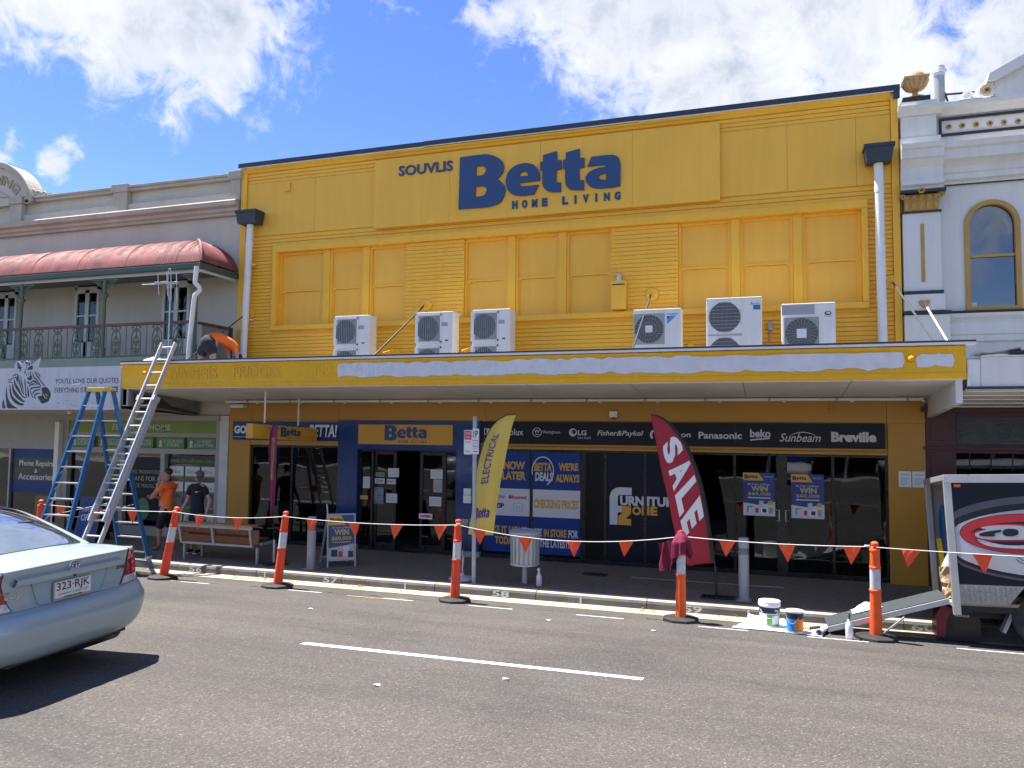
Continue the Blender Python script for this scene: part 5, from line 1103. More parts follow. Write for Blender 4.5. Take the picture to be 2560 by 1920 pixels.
# parapet
part('parapet_coping', CREAM2, hot, (-18.7, -11.83, -.06, .35, 8.72, 8.80), (-18.7, -11.83, -.10, .35, 8.80, 8.86), (-27, -20.9, -.10, .35, 8.78, 8.86), bev=.01)
for a, c in ((-12.10, -11.83), (-15.66, -15.22), (-19.17, -18.76), (-22.7, -22.3)):
    part('parapet_pier', CREAM2, hot, (a, c, -.10, .06, 8.20, 8.72), (a - .04, c + .04, -.14, .06, 8.70, 8.90), bev=.012)
part('parapet_plinth', CREAM, hot, (-27, -11.83, -.04, .06, 8.20, 8.40), bev=.01)
b = MB()
pr = [(.06, 7.86), (-.03, 7.86), (-.05, 7.92), (-.10, 7.95), (-.11, 8.02), (-.20, 8.06), (-.22, 8.16), (-.20, 8.19), (.06, 8.20)]
b.add([(x, y, z) for x in (-27, -11.86) for y, z in pr], [(i, i + 1, 10 + i, 9 + i) for i in range(8)] + [tuple(range(9)), tuple(range(9, 18))])
b.build('cornice', CREAM2, hot)
# curved pediment with raised lettering
b = MB(); pc = (-19.83, 8.2); RO = 1.70
arc = lambda r, k=1.0: [(pc[0] + r * math.cos(R(t)) * .93, pc[1] + r * math.sin(R(t)) * k) for t in range(18, 163, 6)]
b.prism([[(pc[0] + 1.5, 8.7)] + arc(RO - .1) + [(pc[0] - 1.5, 8.7)]], -.06, .3); b.build('pediment', CREAM, hot)
b = MB(); b.prism([arc(RO) + arc(RO - .13)[::-1]], -.16, .32); b.build('pediment_moulding', CREAM2, hot)
def arcmap(u, v, d):
    a = math.pi / 2 - u / 1.25
    return (pc[0] + (1.25 + v) * math.cos(a) * .95, d, pc[1] + (1.25 + v) * math.sin(a))
text('BUILDING', (-1.05, 1.05, -.13, .13), -.062, mat('faded_letter', (0.36, 0.32, 0.22), 0.8, 0.15), hot, bold=.03, ext=.02, fmap=arcmap)
flat([(-20.4, 8.93), (-19.83, 9.25), (-19.26, 8.93)], -.062, CREAM2, hot, 'tablet', .03)
b = MB()
for cx, cz, r in ((-18.53, 8.98, .13), (-18.28, 8.93, .09), (-18.08, 8.92, .06)):
    b.tube([(cx + r * (1 - j / 26) * math.cos(R(30 * j)), -.02, cz + r * (1 - j / 26) * math.sin(R(30 * j))) for j in range(24)], .025, 6)
b.box(-18.70, -17.86, -.01, .15, 8.86, 8.93)
b.build('scroll', CREAM2, hot, smooth=True)
# french doors to the verandah
CURT = mat('curtain', (0.42, 0.42, 0.43), 0.9, 0.15, 12)
GLW = glass('house_glass', (0.62, 0.64, 0.66), 1.2)
HWH = mat('old_white_timber', (0.60, 0.60, 0.58), 0.6, 0.1)
for a, c in ((-19.6, -18.85), (-16.84, -16.05), (-14.05, -13.24)):
    d = part('french_door', HWH, hot, (a, a + .07, -.03, .06, 4.3, 6.62), (c - .07, c, -.03, .06, 4.3, 6.62), (a, c, -.03, .06, 6.28, 6.36), (a, c, -.03, .06, 6.58, 6.64), ((a + c) / 2 - .06, (a + c) / 2 + .06, -.02, .05, 4.3, 6.28), (a + .07, c - .07, -.02, .05, 4.3, 4.95), (a + .07, c - .07, -.015, .05, 5.60, 5.64), (a + .07, c - .07, -.02, .05, 6.2, 6.28))
    part('pane', GLW, d, (a + .07, (a + c) / 2 - .06, .01, .016, 4.95, 6.2)); part('pane', GLW, d, ((a + c) / 2 + .06, c - .07, .01, .016, 4.95, 6.2))
    part('fanlight', GLW, d, (a + .07, c - .07, .01, .016, 6.36, 6.58))
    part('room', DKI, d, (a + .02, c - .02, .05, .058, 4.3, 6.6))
    b = MB()
    for s, x0 in ((1, a + .08), (-1, c - .08)):
        b.grid([[(x0 + s * (i / 12) * (.26 + .05 * math.sin(z * 2)), .03 + .012 * math.sin(i * 2.2), z) for i in range(13)] for z in (4.96, 5.4, 5.8, 6.19)])
    b.build('curtain', CURT, d, smooth=True)
# ---- verandah
ver = thing('verandah', (-16, -.7, 4.2), 'upstairs verandah with faded red curved roof, green posts and lacework balustrade', 'verandah')
RED = mat('faded_red_iron', (0.235, 0.068, 0.066), 0.7, 0.35, 2.2, 0.1, 20, streak=0.25)
YV = -1.24
def vroof(q):       # bullnose profile from the wall (q=0) to the gutter (q=1)
    a = q * math.pi / 2 * .93
    return -YV * -1 * math.sin(a) * 1.0, 7.25 - (1 - math.cos(a)) * .86
# corrugated sheets, lapped; the right end is hipped
b0 = -27.0; sheets = []
HX = -13.14
xs_ = []
x = b0
while x < -11.9:
    xs_.append(x); x += .72
xs_.append(-11.88)
for a, c in zip(xs_[:-1], xs_[1:]):
    b = MB(); P = []
    nx = max(3, int((c - a) / .018))
    for iq in range(11):
        q = iq / 10
        y, z = vroof(q)
        row = []
        for i in range(nx + 1):
            xx = a + (c - a) * i / nx
            lim = HX + (-11.88 - HX) * math.sin(q * math.pi / 2 * .93) / math.sin(math.pi / 2 * .93)
            xx2 = min(xx, lim)
            row.append((xx2, y, z + .014 * math.sin(xx * 2 * math.pi / .076) + (.012 if i == 0 else 0)))
        P.append(row)
    b.grid(P); b.build('roof_sheet', RED, ver, smooth=True)
b = MB(); P = []
for iq in range(11):
    q = iq / 10; f = math.sin(q * math.pi / 2 * .93) / math.sin(math.pi / 2 * .93)
    lim = HX + (-11.88 - HX) * f; y, z = vroof(q)
    P.append([(lim, y * (1 - i / 24), z + .010 * math.sin(y * (1 - i / 24) * 2 * math.pi / .076)) for i in range(25)])
b.grid(P); b.build('hip_sheet', RED, ver, smooth=True)
b = MB(); b.tube([(HX + (-11.88 - HX) * math.sin(q / 10 * math.pi / 2 * .93) / math.sin(math.pi / 2 * .93), vroof(q / 10)[0], vroof(q / 10)[1] + .012) for q in range(11)], .035, 8); b.build('hip_capping', RED, ver, smooth=True)
DKG = mat('dark_green_gutter', (0.045, 0.075, 0.06), 0.45, 0.12)
part('gutter', DKG, ver, (-27, -11.80, -1.36, -1.24, 6.30, 6.43), (-11.90, -11.80, -1.24, -.02, 6.30, 6.43), bev=.02)
part('valance_board', HWH, ver, (-27, -11.86, -1.23, -1.20, 6.24, 6.31), (-11.90, -11.87, -1.20, -.02, 6.24, 6.31))
part('verandah_ceiling', mat('verandah_lining', (0.14, 0.14, 0.125), 0.7, 0.1), ver, (-27, -11.9, -1.2, .02, 6.40, 6.43))
part('verandah_floor', GREEN2, ver, (-27, -11.9, -1.2, .05, 4.24, 4.34))
part('floor_beam', GREEN2, ver, (-27, -11.88, -1.30, -1.2, 3.95, 4.38), (-11.98, -11.88, -1.2, 0, 3.95, 4.34))
POSTG = mat('post_green', (0.10, 0.125, 0.085), 0.5, 0.12)
b = MB(); b.lathe([(.055, 4.38), (.055, 4.62), (.04, 4.64), (.038, 5.72), (.05, 5.74), (.04, 5.76), (.06, 5.80), (.085, 5.85), (.085, 5.87), (.045, 5.89), (.04, 6.24)], (0, 0, 0), 14)
def brk(sx):
    L_ = [(sx * .04, 5.95), (sx * .10, 6.05), (sx * .20, 6.14), (sx * .40, 6.2)]
    return L_
p0 = None
for k, x in enumerate((-12.0, -14.6, -17.18, -19.7, -22.3)):
    q = MB(); q.lathe([(.055, 4.38), (.055, 4.62), (.04, 4.64), (.038, 5.72), (.05, 5.74), (.04, 5.76), (.06, 5.80), (.085, 5.85), (.085, 5.87), (.045, 5.89), (.04, 6.24)], (x, YV + .02, 0), 14)
    po = q.build('post', POSTG, ver, smooth=40)
    for sx in ((-1, 1) if k else (-1,)):
        q = MB()
        q.tube([(x + u, YV + .02, v) for u, v in brk(sx)], .012, 5)
        for j in range(4):
            cx, cz, r = x + sx * (.09 + .07 * j), 6.16 - .035 * (3 - j) + .02, .04 + .006 * (3 - j)
            q.tube([(cx + r * (1 - i / 20) * math.cos(i * .6), YV + .02, cz + r * (1 - i / 20) * math.sin(i * .6)) for i in range(16)], .007, 4)
        q.box(min(x, x + sx * .4), max(x, x + sx * .4), YV + .01, YV + .03, 6.19, 6.215)
        q.build('lace_bracket', POSTG, po)
RAILR = mat('rail_red', (0.115, 0.035, 0.035), 0.5, 0.2)
part('handrail', RAILR, ver, (-27, -12.04, -1.26, -1.19, 5.11, 5.17), (-11.96, -11.88, -1.2, -.1, 5.08, 5.14), bev=.01)
part('bottom_rail', POSTG, ver, (-27, -12.04, -1.245, -1.205, 4.40, 4.43))
# lacework panels between slim rods
def lace():
    q = MB()
    def spl(pts, r=.011):
        q.tube([(u, 0, v) for u, v in pts], r, 4)
    H = .66; W = .13
    for s in (-1, 1):
        spl([(s * W, .0), (s * W, .38), (s * (W - .01), .47), (s * .08, .56), (0, .61)])
        spl([(s * .05, .0), (s * .085, .12), (s * .09, .26), (s * .06, .38), (0, .45)])
        spl([(s * .03 + s * .05 * (1 - i / 16) * math.cos(i * .55), .56 + .05 * (1 - i / 16) * math.sin(i * .55)) for i in range(14)])
        spl([(s * .11 + s * .03 * (1 - i / 14) * math.cos(i * .6), .62 + .03 * (1 - i / 14) * math.sin(i * .6)) for i in range(12)])
        spl([(s * .05 + s * .03 * (1 - i / 14) * math.cos(i * .6), .07 + .035 * (1 - i / 14) * math.sin(i * .6)) for i in range(12)])
        spl([(0, .20), (s * .04, .25), (s * .045, .31), (0, .28)])
        spl([(0, .10), (s * .05, .15), (0, .17)])
        spl([(s * .09, .30), (s * W, .34)]); spl([(s * .09, .15), (s * W, .12)])
    spl([(0, 0), (0, .66)]); spl([(-W, 0), (W, 0)], .01); spl([(-W, .665), (W, .665)], .01)
    return q
lp = None
for k in range(22):
    x = -12.45 - .588 * k + (0 if k < 4 else -.0)
    if min(abs(x - px) for px in (-14.6, -17.18, -19.7, -22.3)) < .16: x += .1
    if lp is None:
        lp = lace().build('lace_panel', POSTG, ver, local=True); o = lp
    else:
        o = bpy.data.objects.new('lace_panel', lp.data); col.objects.link(o); o.parent = ver
    o.location = (x + 16, YV + .02 + .7, 4.435 - 4.2)
    q = MB(); q.cyl((x - .29, YV + .02, 4.43), (x - .29, YV + .02, 5.11), .01, n=6); q.build('baluster', POSTG, ver)
# corrugated end screen and white downpipe at the corner
b = MB(); b.grid([[(-11.92 + .012 * math.sin(i * 1.6), -1.1 + i * .011, z) for i in range(90)] for z in (4.36, 5.08)]); b.build('end_screen', mat('screen_iron', (0.22, 0.23, 0.19), 0.6, 0.15), ver, smooth=True)
part('end_post', RAILR, ver, (-11.97, -11.87, -.2, -.12, 4.34, 5.14))
b = MB(); b.tube([(-11.84, -1.42, 6.32), (-11.86, -1.42, 6.05), (-11.87, -1.42, 5.96), (-11.75, -1.42, 5.86), (-11.73, -1.42, 5.79), (-11.86, -1.42, 5.68), (-11.88, -1.42, 5.55), (-11.96, -1.42, 4.62), (-11.98, -1.42, 4.0)], .05, 12)
b.build('downpipe', WHT, ver, smooth=60)

# ---- street awning with the zebra sign
za = thing('sign_awning', (-17, -2.2, 3.1), 'white awning fascia sign with a zebra head and quotes slogan', 'awning')
SGN = mat('sign_white', (0.58, 0.59, 0.63), 0.5, 0.05, 1.5, streak=0.14)
for a, c in ((-23, -20.2), (-20.197, -17.4), (-17.397, -14.915), (-14.912, -12.985)):
    part('sign_panel', SGN, za, (a, c, -2.235, -2.20, 3.185, 4.09))
part('fascia_trim', ALU, za, (-23, -12.985, -2.245, -2.19, 3.165, 3.184))
BLKI = mat('black_ink', (0.018, 0.02, 0.026), 0.5, 0.1)
for P in ZEB:
    flat(P, -2.2355, BLKI, za, 'zebra_stripe', .002)
for P in ZEBW:
    flat(P, -2.2378, SGN, za, 'zebra_highlight', .001)
b = MB(); b.prism([ZEBT], -2.232, -2.222); b.build('cut_out_ears', SGN, za)
text("YOU'LL LOVE OUR QUOTES", (-14.80, -13.04, 3.71, 3.84), -2.2355, BLKI, za, ext=.002)
text('EVERYTHING IS', (-14.81, -14.0, 3.53, 3.64), -2.2355, BLKI, za, ext=.002)
text('BLACK & WHITE', (-13.96, -13.04, 3.53, 3.65), -2.2355, BLKI, za, ext=.002, bold=.03)
r5 = random.Random(5); b = MB()
for i in range(26):
    x = r5.uniform(-14.8, -13.1); z = r5.choice((3.28, 3.3, 3.24, 3.35, 3.70, 3.66)); w = r5.uniform(.01, .09); h = r5.uniform(.005, .03)
    b.prism([[(x, z), (x + w, z + r5.uniform(-.01, .01)), (x + w * .8, z + h), (x + w * .2, z + h * .8)]], -2.2365, -2.2355)
b.build('peeled_vinyl', GREY, za)
flat([(-14.35, 3.68), (-14.08, 3.70), (-14.06, 3.75), (-14.2, 3.73), (-14.3, 3.71)], -2.239, WHT2, za, 'torn_vinyl', .012)
b = MB(); b.add([(-23, -2.2, 3.18), (-12.95, -2.2, 3.18), (-12.95, .0, 3.08), (-23, .0, 3.08)], [(0, 1, 2, 3)]); b.build('soffit', mat('soffit_grey', (0.46, 0.45, 0.42), 0.7, 0.08), za)
part('awning_roof', GALV, za, (-23, -12.99, -2.19, -.02, 3.86, 3.90))
b = MB(); b.lathe([(.05, 3.16), (.05, 3.10), (.02, 3.08)], (-15.3, -1.4, 0), 10); b.build('soffit_lamp', WHT, za)

# ---- shopfronts below
SFG = mat('shopfront_grey', (0.36, 0.35, 0.32), 0.6, 0.06)
GR1 = mat('sign_green', (0.17, 0.27, 0.045), 0.45, 0.2, 0.6)
GR2 = mat('panel_green', (0.075, 0.21, 0.07), 0.45, 0.15, 1)
low = thing('green_shopfront', (-14.4, 0, .2), 'pale framed shopfront with green FEELS LIKE HOME sign and plan displays', 'shopfront')
part('frame', SFG, low, (-16.95, -12.25, -.02, .3, 2.97, 3.09), (-16.95, -16.85, -.02, .3, .2, 2.97), (-12.33, -12.22, -.02, .3, .2, 2.97), (-16.85, -12.33, -.01, .28, 2.57, 2.67), (-16.85, -12.33, -.01, .28, 2.17, 2.30), (-13.92, -13.80, -.02, .28, .2, 2.17), (-15.15, -15.03, -.02, .28, .2, 2.17), (-15.03, -12.33, -.01, .28, .2, .42))
part('sign_panel', GR1, low, (-16.85, -12.33, .0, .05, 2.67, 2.97))
text('FEELS LIKE HOME', (-15.45, -13.67, 2.735, 2.875), -.0005, LOGOG, low, bold=.01)
for (a, c), s_ in zip(((-16.75, -16.02), (-15.89, -15.05), (-14.90, -14.18), (-14.07, -13.26), (-13.16, -12.36)), ('DESIGN', 'CUSTOMER\nSERVICE', 'THE 96%\nQUALITY', '5 GUIDED\nTOURS', '16 WEEK\nBUILD TIME')):
    part('panel', GR2, low, (a, c, .0, .05, 2.31, 2.56))
    text(s_, (a + .27 * (c - a), c - .05, 2.35, 2.51), -.0005, LOGOG, low)
    flat(ell(a + .14 * (c - a), 2.45, .045, .045, 12), -.0005, LOGOG, low, 'icon'); flat([(a + .06 * (c - a), 2.34), (a + .22 * (c - a), 2.34), (a + .14 * (c - a), 2.42)], -.0005, LOGOG, low, 'icon')
part('dark_window', DKI, low, (-16.85, -12.33, .25, .27, .2, 2.2))
part('pane', glass('tinted_glass', (0.18, 0.19, 0.2), 1.5), low, (-15.03, -13.92, .10, .108, .42, 2.17)); part('pane', MATS['tinted_glass'], low, (-16.85, -15.15, .10, .108, .25, 2.17)); part('pane', GLS, low, (-13.80, -12.33, .10, .108, .5, 2.17))
part('vinyl_panel', BAND, low, (-15.02, -13.93, .085, .095, .55, 2.08))
text('1300 STROUD', (-16.35, -15.35, 2.03, 2.11), .0845, GR1, low); text('WELL THOUGHT OUT', (-14.93, -14.0, 1.68, 1.76), .084, GREY, low); text('PLANS FOR A', (-14.93, -14.0, 1.50, 1.61), .084, GREY, low); text("PRICE YOU'LL", (-14.93, -14.17, 1.34, 1.43), .084, GREY, low)
flat([(-14.06, 1.33), (-13.99, 1.41), (-14.0, 1.45), (-14.035, 1.455), (-14.06, 1.43), (-14.085, 1.455), (-14.12, 1.45), (-14.13, 1.41)], .084, GREY, low, 'heart')
flat(ell(-14.5, .82, .2, .27, 26), .084, GR2, low, 'badge'); text('HAPPY FREE\nGUARANTEE', (-14.66, -14.34, .74, .90), .081, GREY, low)
text('www.stroudhomes.com.au', (-13.72, -12.36, 1.96, 2.08), .0960, GR1, low, bold=.01)
part('web_strip', DARK, low, (-13.79, -12.34, .0965, .0985, 1.92, 2.14))
for i in range(3):
    for j in range(4):
        x0 = -13.74 + i * .47; z0 = 1.62 - j * .37
        q = part('plan_sheet', PWH if j != 2 else mat('photo_sheet', (0.12, 0.14, 0.15), 0.5, 0.5, 6), low, (x0, x0 + .42, .090, .095, z0, z0 + .26))
        part('caption_strip', GR1, q, (x0, x0 + .42, .0875, .0898, z0, z0 + .035))
        if j != 2:
            for k in range(3): part('print_line', GREY, q, (x0 + .06 + .09 * k, x0 + .13 + .09 * k, .0875, .0898, z0 + .09, z0 + .19 - .02 * k))
b = MB(); b.box(-12.22, -11.98, -.02, .3, .2, 3.09); b.build('pier', HWH, low)
for i in range(18): part('pier_tile', HWH, low, (-12.215, -11.985, -.026, -.0205, .22 + i * .113, .325 + i * .113))
ph = thing('phone_shopfront', (-18.5, 0, .2), 'grey shopfront with blue Phone Repairs & Accessories window', 'shopfront')
part('wall', SFG, ph, (-24, -16.96, .0, .3, 2.24, 3.10), (-17.28, -16.96, .0, .3, .2, 2.24), (-24, -17.28, .0, .3, .2, .5))
part('corner_pipe', WHT, ph, (-17.2, -17.06, -.12, -.001, .2, 2.92))
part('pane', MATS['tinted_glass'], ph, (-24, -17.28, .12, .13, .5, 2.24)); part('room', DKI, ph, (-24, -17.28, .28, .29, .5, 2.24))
part('blue_band', PBLUE, ph, (-18.85, -17.32, .105, .115, 1.98, 2.22)); part('blue_band', PBLUE, ph, (-18.90, -17.34, .105, .115, 1.10, 1.38)); part('black_band', DARK, ph, (-18.87, -17.33, .105, .115, 1.385, 1.975))
part('frame', GREY, ph, (-17.32, -17.26, .05, .2, .5, 2.26), (-18.93, -18.88, .05, .2, .5, 2.24), (-24, -17.28, .05, .2, 2.22, 2.26))
text('Phone Repairs', (-18.62, -17.45, 1.73, 1.92), .1045, PWH, ph, bold=.02); text('&', (-18.09, -17.97, 1.60, 1.70), .1045, PWH, ph, bold=.02); text('Accessories', (-18.64, -17.43, 1.42, 1.58), .1045, PWH, ph, bold=.02)
for x, w, h in ((-17.75, .55, .85), (-17.15, .4, .75)):
    t = thing('timber_panel', (x, -.2, .2), 'plain brown board leaning against the phone shop, ' + ('wider one' if w > .5 else 'narrower one'), 'board', None)
    b = MB(); b.prism([rect(x, x + w, .2, .2 + h, .05)], -.12, -.09); b.build('sheet', mat('plain_board', (0.25, 0.17, 0.085), 0.7, 0.12), t)
# ---------------------------------------------------------------- white heritage building on the right
wb = thing('white_building', (6, 0, .2), 'white rendered heritage building with gold trims and arched window', 'building')
part('wall', WHB, wb, (2.27, 3.31, .1, .5, 3.2, 8.72), (4.06, 12, .1, .5, 3.2, 8.72), (3.31, 4.06, .1, .5, 3.2, 4.96), (3.31, 4.06, .1, .5, 6.92, 8.72), (2.27, 2.6, .5, 10, .2, 8.4), (11.7, 12, .5, 10, .2, 8.4))
b = MB()                                                     # spandrels round the arch
ac = (3.685, 6.46); ar = .375
b.prism([[(3.31, 6.46), (3.31, 6.92), (3.685, 6.92)] + [(ac[0] + ar * math.cos(R(t)), ac[1] + ar * math.sin(R(t))) for t in range(90, 181, 10)]], .1, .5)
b.prism([[(4.06, 6.46), (4.06, 6.92), (3.685, 6.92)] + [(ac[0] + ar * math.cos(R(t)), ac[1] + ar * math.sin(R(t))) for t in range(90, -1, -10)]], .1, .5)
b.build('arch_wall', WHB, wb)
part('roof', GALV, wb, (2.6, 11.7, .5, 10, 8.2, 8.3))
win = MB()
def archband(r0, r1, y0, y1, m, name, p, zb=4.98):
    b = MB()
    b.prism([[(ac[0] - r0, zb), (ac[0] - r1, zb)][::-1] + [(ac[0] + r0 * math.cos(R(t)), ac[1] + r0 * math.sin(R(t))) for t in range(180, -1, -9)] + [(ac[0] + r0, zb), (ac[0] + r1, zb)] + [(ac[0] + r1 * math.cos(R(t)), ac[1] + r1 * math.sin(R(t))) for t in range(0, 181, 9)]], y0, y1)
    return b.build(name, m, p)
wn = archband(.425, .345, .07, .16, GOLD, 'window', wb)
part('sill', GOLD, wn, (3.26, 4.11, .06, .2, 4.955, 5.02)); part('meeting_rail', GOLD, wn, (3.34, 4.03, .10, .17, 5.885, 5.93))
WG = glass('old_glass', (0.12, 0.13, 0.14), 4.5)
part('pane', WG, wn, (3.345, 4.025, .14, .145, 5.02, 5.885))
b = MB(); b.prism([[(3.34, 5.93), (4.03, 5.93), (4.03, 6.46)] + [(ac[0] + .345 * math.cos(R(t)), ac[1] + .345 * math.sin(R(t))) for t in range(0, 181, 9)] + [(3.34, 6.46)]], .155, .16); b.build('pane', WG, wn)
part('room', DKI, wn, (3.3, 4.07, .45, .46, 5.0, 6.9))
part('sticker', PWH, wn, (3.35, 3.43, .133, .137, 5.03, 5.10))
# corner pier with stacked mouldings
part('pier', WHB, wb, (2.27, 2.86, -.10, .1, 4.1, 6.70))
part('pier_base', WHB, wb, (2.26, 2.96, -.16, .1, 4.40, 4.88), (2.26, 2.90, -.15, .1, 4.95, 5.24), bev=.01)
part('black_band', BLK, wb, (2.25, 2.98, -.18, .1, 4.885, 4.94), (2.26, 2.885, -.13, .1, 5.255, 5.305))
part('gold_inlay', GOLD, wb, (2.545, 2.605, -.108, -.099, 5.46, 6.49))
cap = part('capital_necking', BLK, wb, (2.26, 2.88, -.13, .1, 6.69, 6.725))
part('capital_core', GOLD, wb, (2.30, 2.83, -.11, .1, 6.73, 7.02))
lf = None
for row, zz, n in ((0, 6.735, 5), (1, 6.86, 5)):
    for i in range(n):
        x = 2.335 + (.47 / (n - 1)) * i + (.0 if row == 0 else .0)
        b = MB()
        b.grid([[(x + (u - 1) * .045 * (1 - .25 * abs(v - 1.5)), -.115 - .035 * (v / 3) ** 2 - .012 * (1 - (u - 1) ** 2) - (.04 if v == 3 else 0) , zz + .045 * v - (.012 if v == 3 else 0)) for u in range(3)] for v in range(4)])
        b.build('capital_leaf', GOLD, wb, smooth=60)
b = MB()
for sx, x in ((-1, 2.27), (1, 2.88)):
    b.tube([(x + sx * .05 * (1 - i / 20) * math.cos(i * .5), -.16, 6.97 + .05 * (1 - i / 20) * math.sin(i * .5)) for i in range(18)], .016, 6)
b.build('volute', GOLD, wb, smooth=True)
part('abacus', BLK, wb, (2.24, 2.95, -.20, .1, 7.03, 7.09), bev=.01)
def rosette(x, z, y, r, p, m=GOLD):
    b = MB()
    for i in range(6):
        a = R(60 * i); b.lathe([(r * .42, 0), (r * .35, -.018), (.004, -.024)], (x + r * .55 * math.cos(a), y, z + r * .55 * math.sin(a)), 10, 'y')
    o = b.build('rosette', m, p, smooth=True)
    b = MB(); b.lathe([(r * .35, -.02), (r * .3, -.035), (.004, -.04)], (x, y, z), 12, 'y'); b.build('boss', MAROON, o, smooth=True)
rosette(2.56, 7.06, -.20, .06, wb)
def mould(x0, x1, prof, name='cornice', m=WHB, ret=True):
    b = MB(); k = len(prof)
    b.add([(x, y, z) for x in (x0, x1) for y, z in prof], [(i, i + 1, k + 1 + i, k + i) for i in range(k - 1)] + [tuple(range(k)), tuple(range(k, 2 * k))])
    return b.build(name, m, wb)
mould(2.25, 2.92, [(.1, 7.10), (-.14, 7.10), (-.15, 7.15), (-.20, 7.18), (-.20, 7.24), (-.13, 7.26), (-.13, 7.50), (-.18, 7.56), (-.22, 7.62), (-.26, 7.64), (-.26, 7.78), (-.30, 7.80), (-.32, 7.88), (.1, 7.90)], 'pier_cornice')
mould(2.92, 12, [(.1, 7.20), (.06, 7.20), (.05, 7.24), (-.02, 7.27), (-.02, 7.36), (-.05, 7.38), (-.05, 7.48), (-.13, 7.55), (-.20, 7.58), (-.20, 7.74), (-.25, 7.77), (-.27, 7.86), (.1, 7.88)], 'cornice')
part('shadow_line', BLK, wb, (2.87, 12, .055, .1, 7.185, 7.198))
part('pier_attic', WHB, wb, (2.25, 2.90, -.14, .3, 7.90, 8.05), (2.27, 2.84, -.11, .3, 8.05, 8.44), bev=.015)
mould(2.22, 2.93, [(.3, 8.44), (-.13, 8.44), (-.16, 8.50), (-.22, 8.56), (-.22, 8.60), (.3, 8.60)], 'attic_cap')
part('attic_block', WHB, wb, (2.27, 2.85, -.14, .3, 8.60, 8.70), bev=.01)
mould(2.93, 12, [(.3, 8.44), (.08, 8.44), (.04, 8.50), (-.03, 8.58), (-.03, 8.66), (.3, 8.68)], 'attic_cap')
part('rosette_frame', BLK, wb, (2.91, 12, .055, .1, 8.37, 8.41), (2.91, 12, .055, .1, 8.085, 8.125), (2.91, 2.95, .055, .1, 8.125, 8.37))
for i in range(7): rosette(3.07 + .2125 * i, 8.255 - .006 * i, .1, .052, wb)
mould(2.98, 12, [(.1, 4.42), (.05, 4.42), (.05, 4.52), (.03, 4.54), (.03, 4.74), (.06, 4.78), (.0, 4.84), (-.02, 4.90), (.1, 4.915)], 'sill_course')
part('black_band', BLK, wb, (2.98, 12, .02, .1, 4.918, 4.952))
# pediment and scroll on the parapet
b = MB(); b.prism([[(3.80, 8.70), (3.80, 9.0), (4.35, 9.29), (6.2, 10.1), (9, 8.9), (9, 8.70)]], .12, .45); b.build('pediment', WHB, wb)
b = MB(); b.prism([[(3.66, 8.98), (3.70, 9.10), (4.32, 9.42), (6.2, 10.25), (6.2, 10.1), (4.35, 9.26), (3.82, 8.98)]], .0, .5); b.build('pediment_coping', WHB, wb)
b = MB()
b.lathe([(.14, -.0), (.14, -.10), (.11, -.12), (.10, -.10), (.04, -.10)], (3.67, .2, 8.84), 24, 'y')
b.lathe([(.075, .0), (.075, -.09), (.05, -.1), (.02, -.09)], (3.36, .2, 8.79), 18, 'y')
b.tube([(3.67, .14, 8.72), (3.52, .14, 8.74), (3.45, .14, 8.80), (3.38, .14, 8.86)], .045, 8)
b.box(3.25, 3.82, .1, .25, 8.69, 8.73)
b.build('scroll', WHB, wb, smooth=35)
rosette(3.67, 8.84, .09, .075, wb)
# urn finial, on the corner pier
t = thing('urn_finial', (2.53, .08, 8.70), 'fluted gold urn finial on the white corner pier', 'finial')
part('base_slab', BLK, t, (2.31, 2.75, -.05, .28, 8.652, 8.735))
b = MB(); b.lathe([(.16, 8.736), (.16, 8.75), (.12, 8.765), (.05, 8.80), (.045, 8.85), (.07, 8.87)], (2.53, .08, 0), 20); b.build('foot', GOLD, t, smooth=40)
b = MB(); n = 112; prf = [(.05, 8.87), (.12, 8.90), (.165, 8.95), (.19, 9.02), (.195, 9.06)]
b.grid([[(2.53 + (r * (1 + .17 * abs(math.sin(14 * math.pi * j / n)))) * math.cos(2 * math.pi * j / n), .08 + (r * (1 + .17 * abs(math.sin(14 * math.pi * j / n)))) * math.sin(2 * math.pi * j / n), z) for j in range(n + 1)] for r, z in prf]); b.build('fluted_bowl', mat('urn_gold', (0.50, 0.33, 0.16), 0.7, 0.12), t, smooth=40)
part('square_rim', MATS['urn_gold'], t, (2.325, 2.735, -.125, .285, 9.055, 9.095), bev=.01)
b = MB(); b.lathe([(.178, 9.095), (.172, 9.14), (.14, 9.19), (.08, 9.225), (.005, 9.24)], (2.53, .08, 0), 20); b.build('dome', MATS['urn_gold'], t, smooth=True)
t.location += Vector((0, -.09, .05))
# flue pipe
t = thing('flue_pipe', (3.31, 2, 8.3), 'grey flue pipe with domed cowl behind the white parapet', 'flue')
b = MB(); b.cyl((3.31, 2, 8.3), (3.31, 2, 10.05), .095, n=20); b.build('pipe', GREY, t, smooth=40)
b = MB(); b.lathe([(.10, 10.0), (.10, 10.07), (.135, 10.09), (.135, 10.12), (.105, 10.14), (.10, 10.2), (.04, 10.23)], (3.31, 2, 0), 20); b.build('cowl', ALU, t, smooth=40)
b = MB(); b.tube([(3.36, 2, 9.62), (3.9, 1.9, 9.56)], .02, 6); b.tube([(3.40, 2, 9.66), (3.52, 2, 9.2)], .02, 6); b.build('brace', BLK, t)
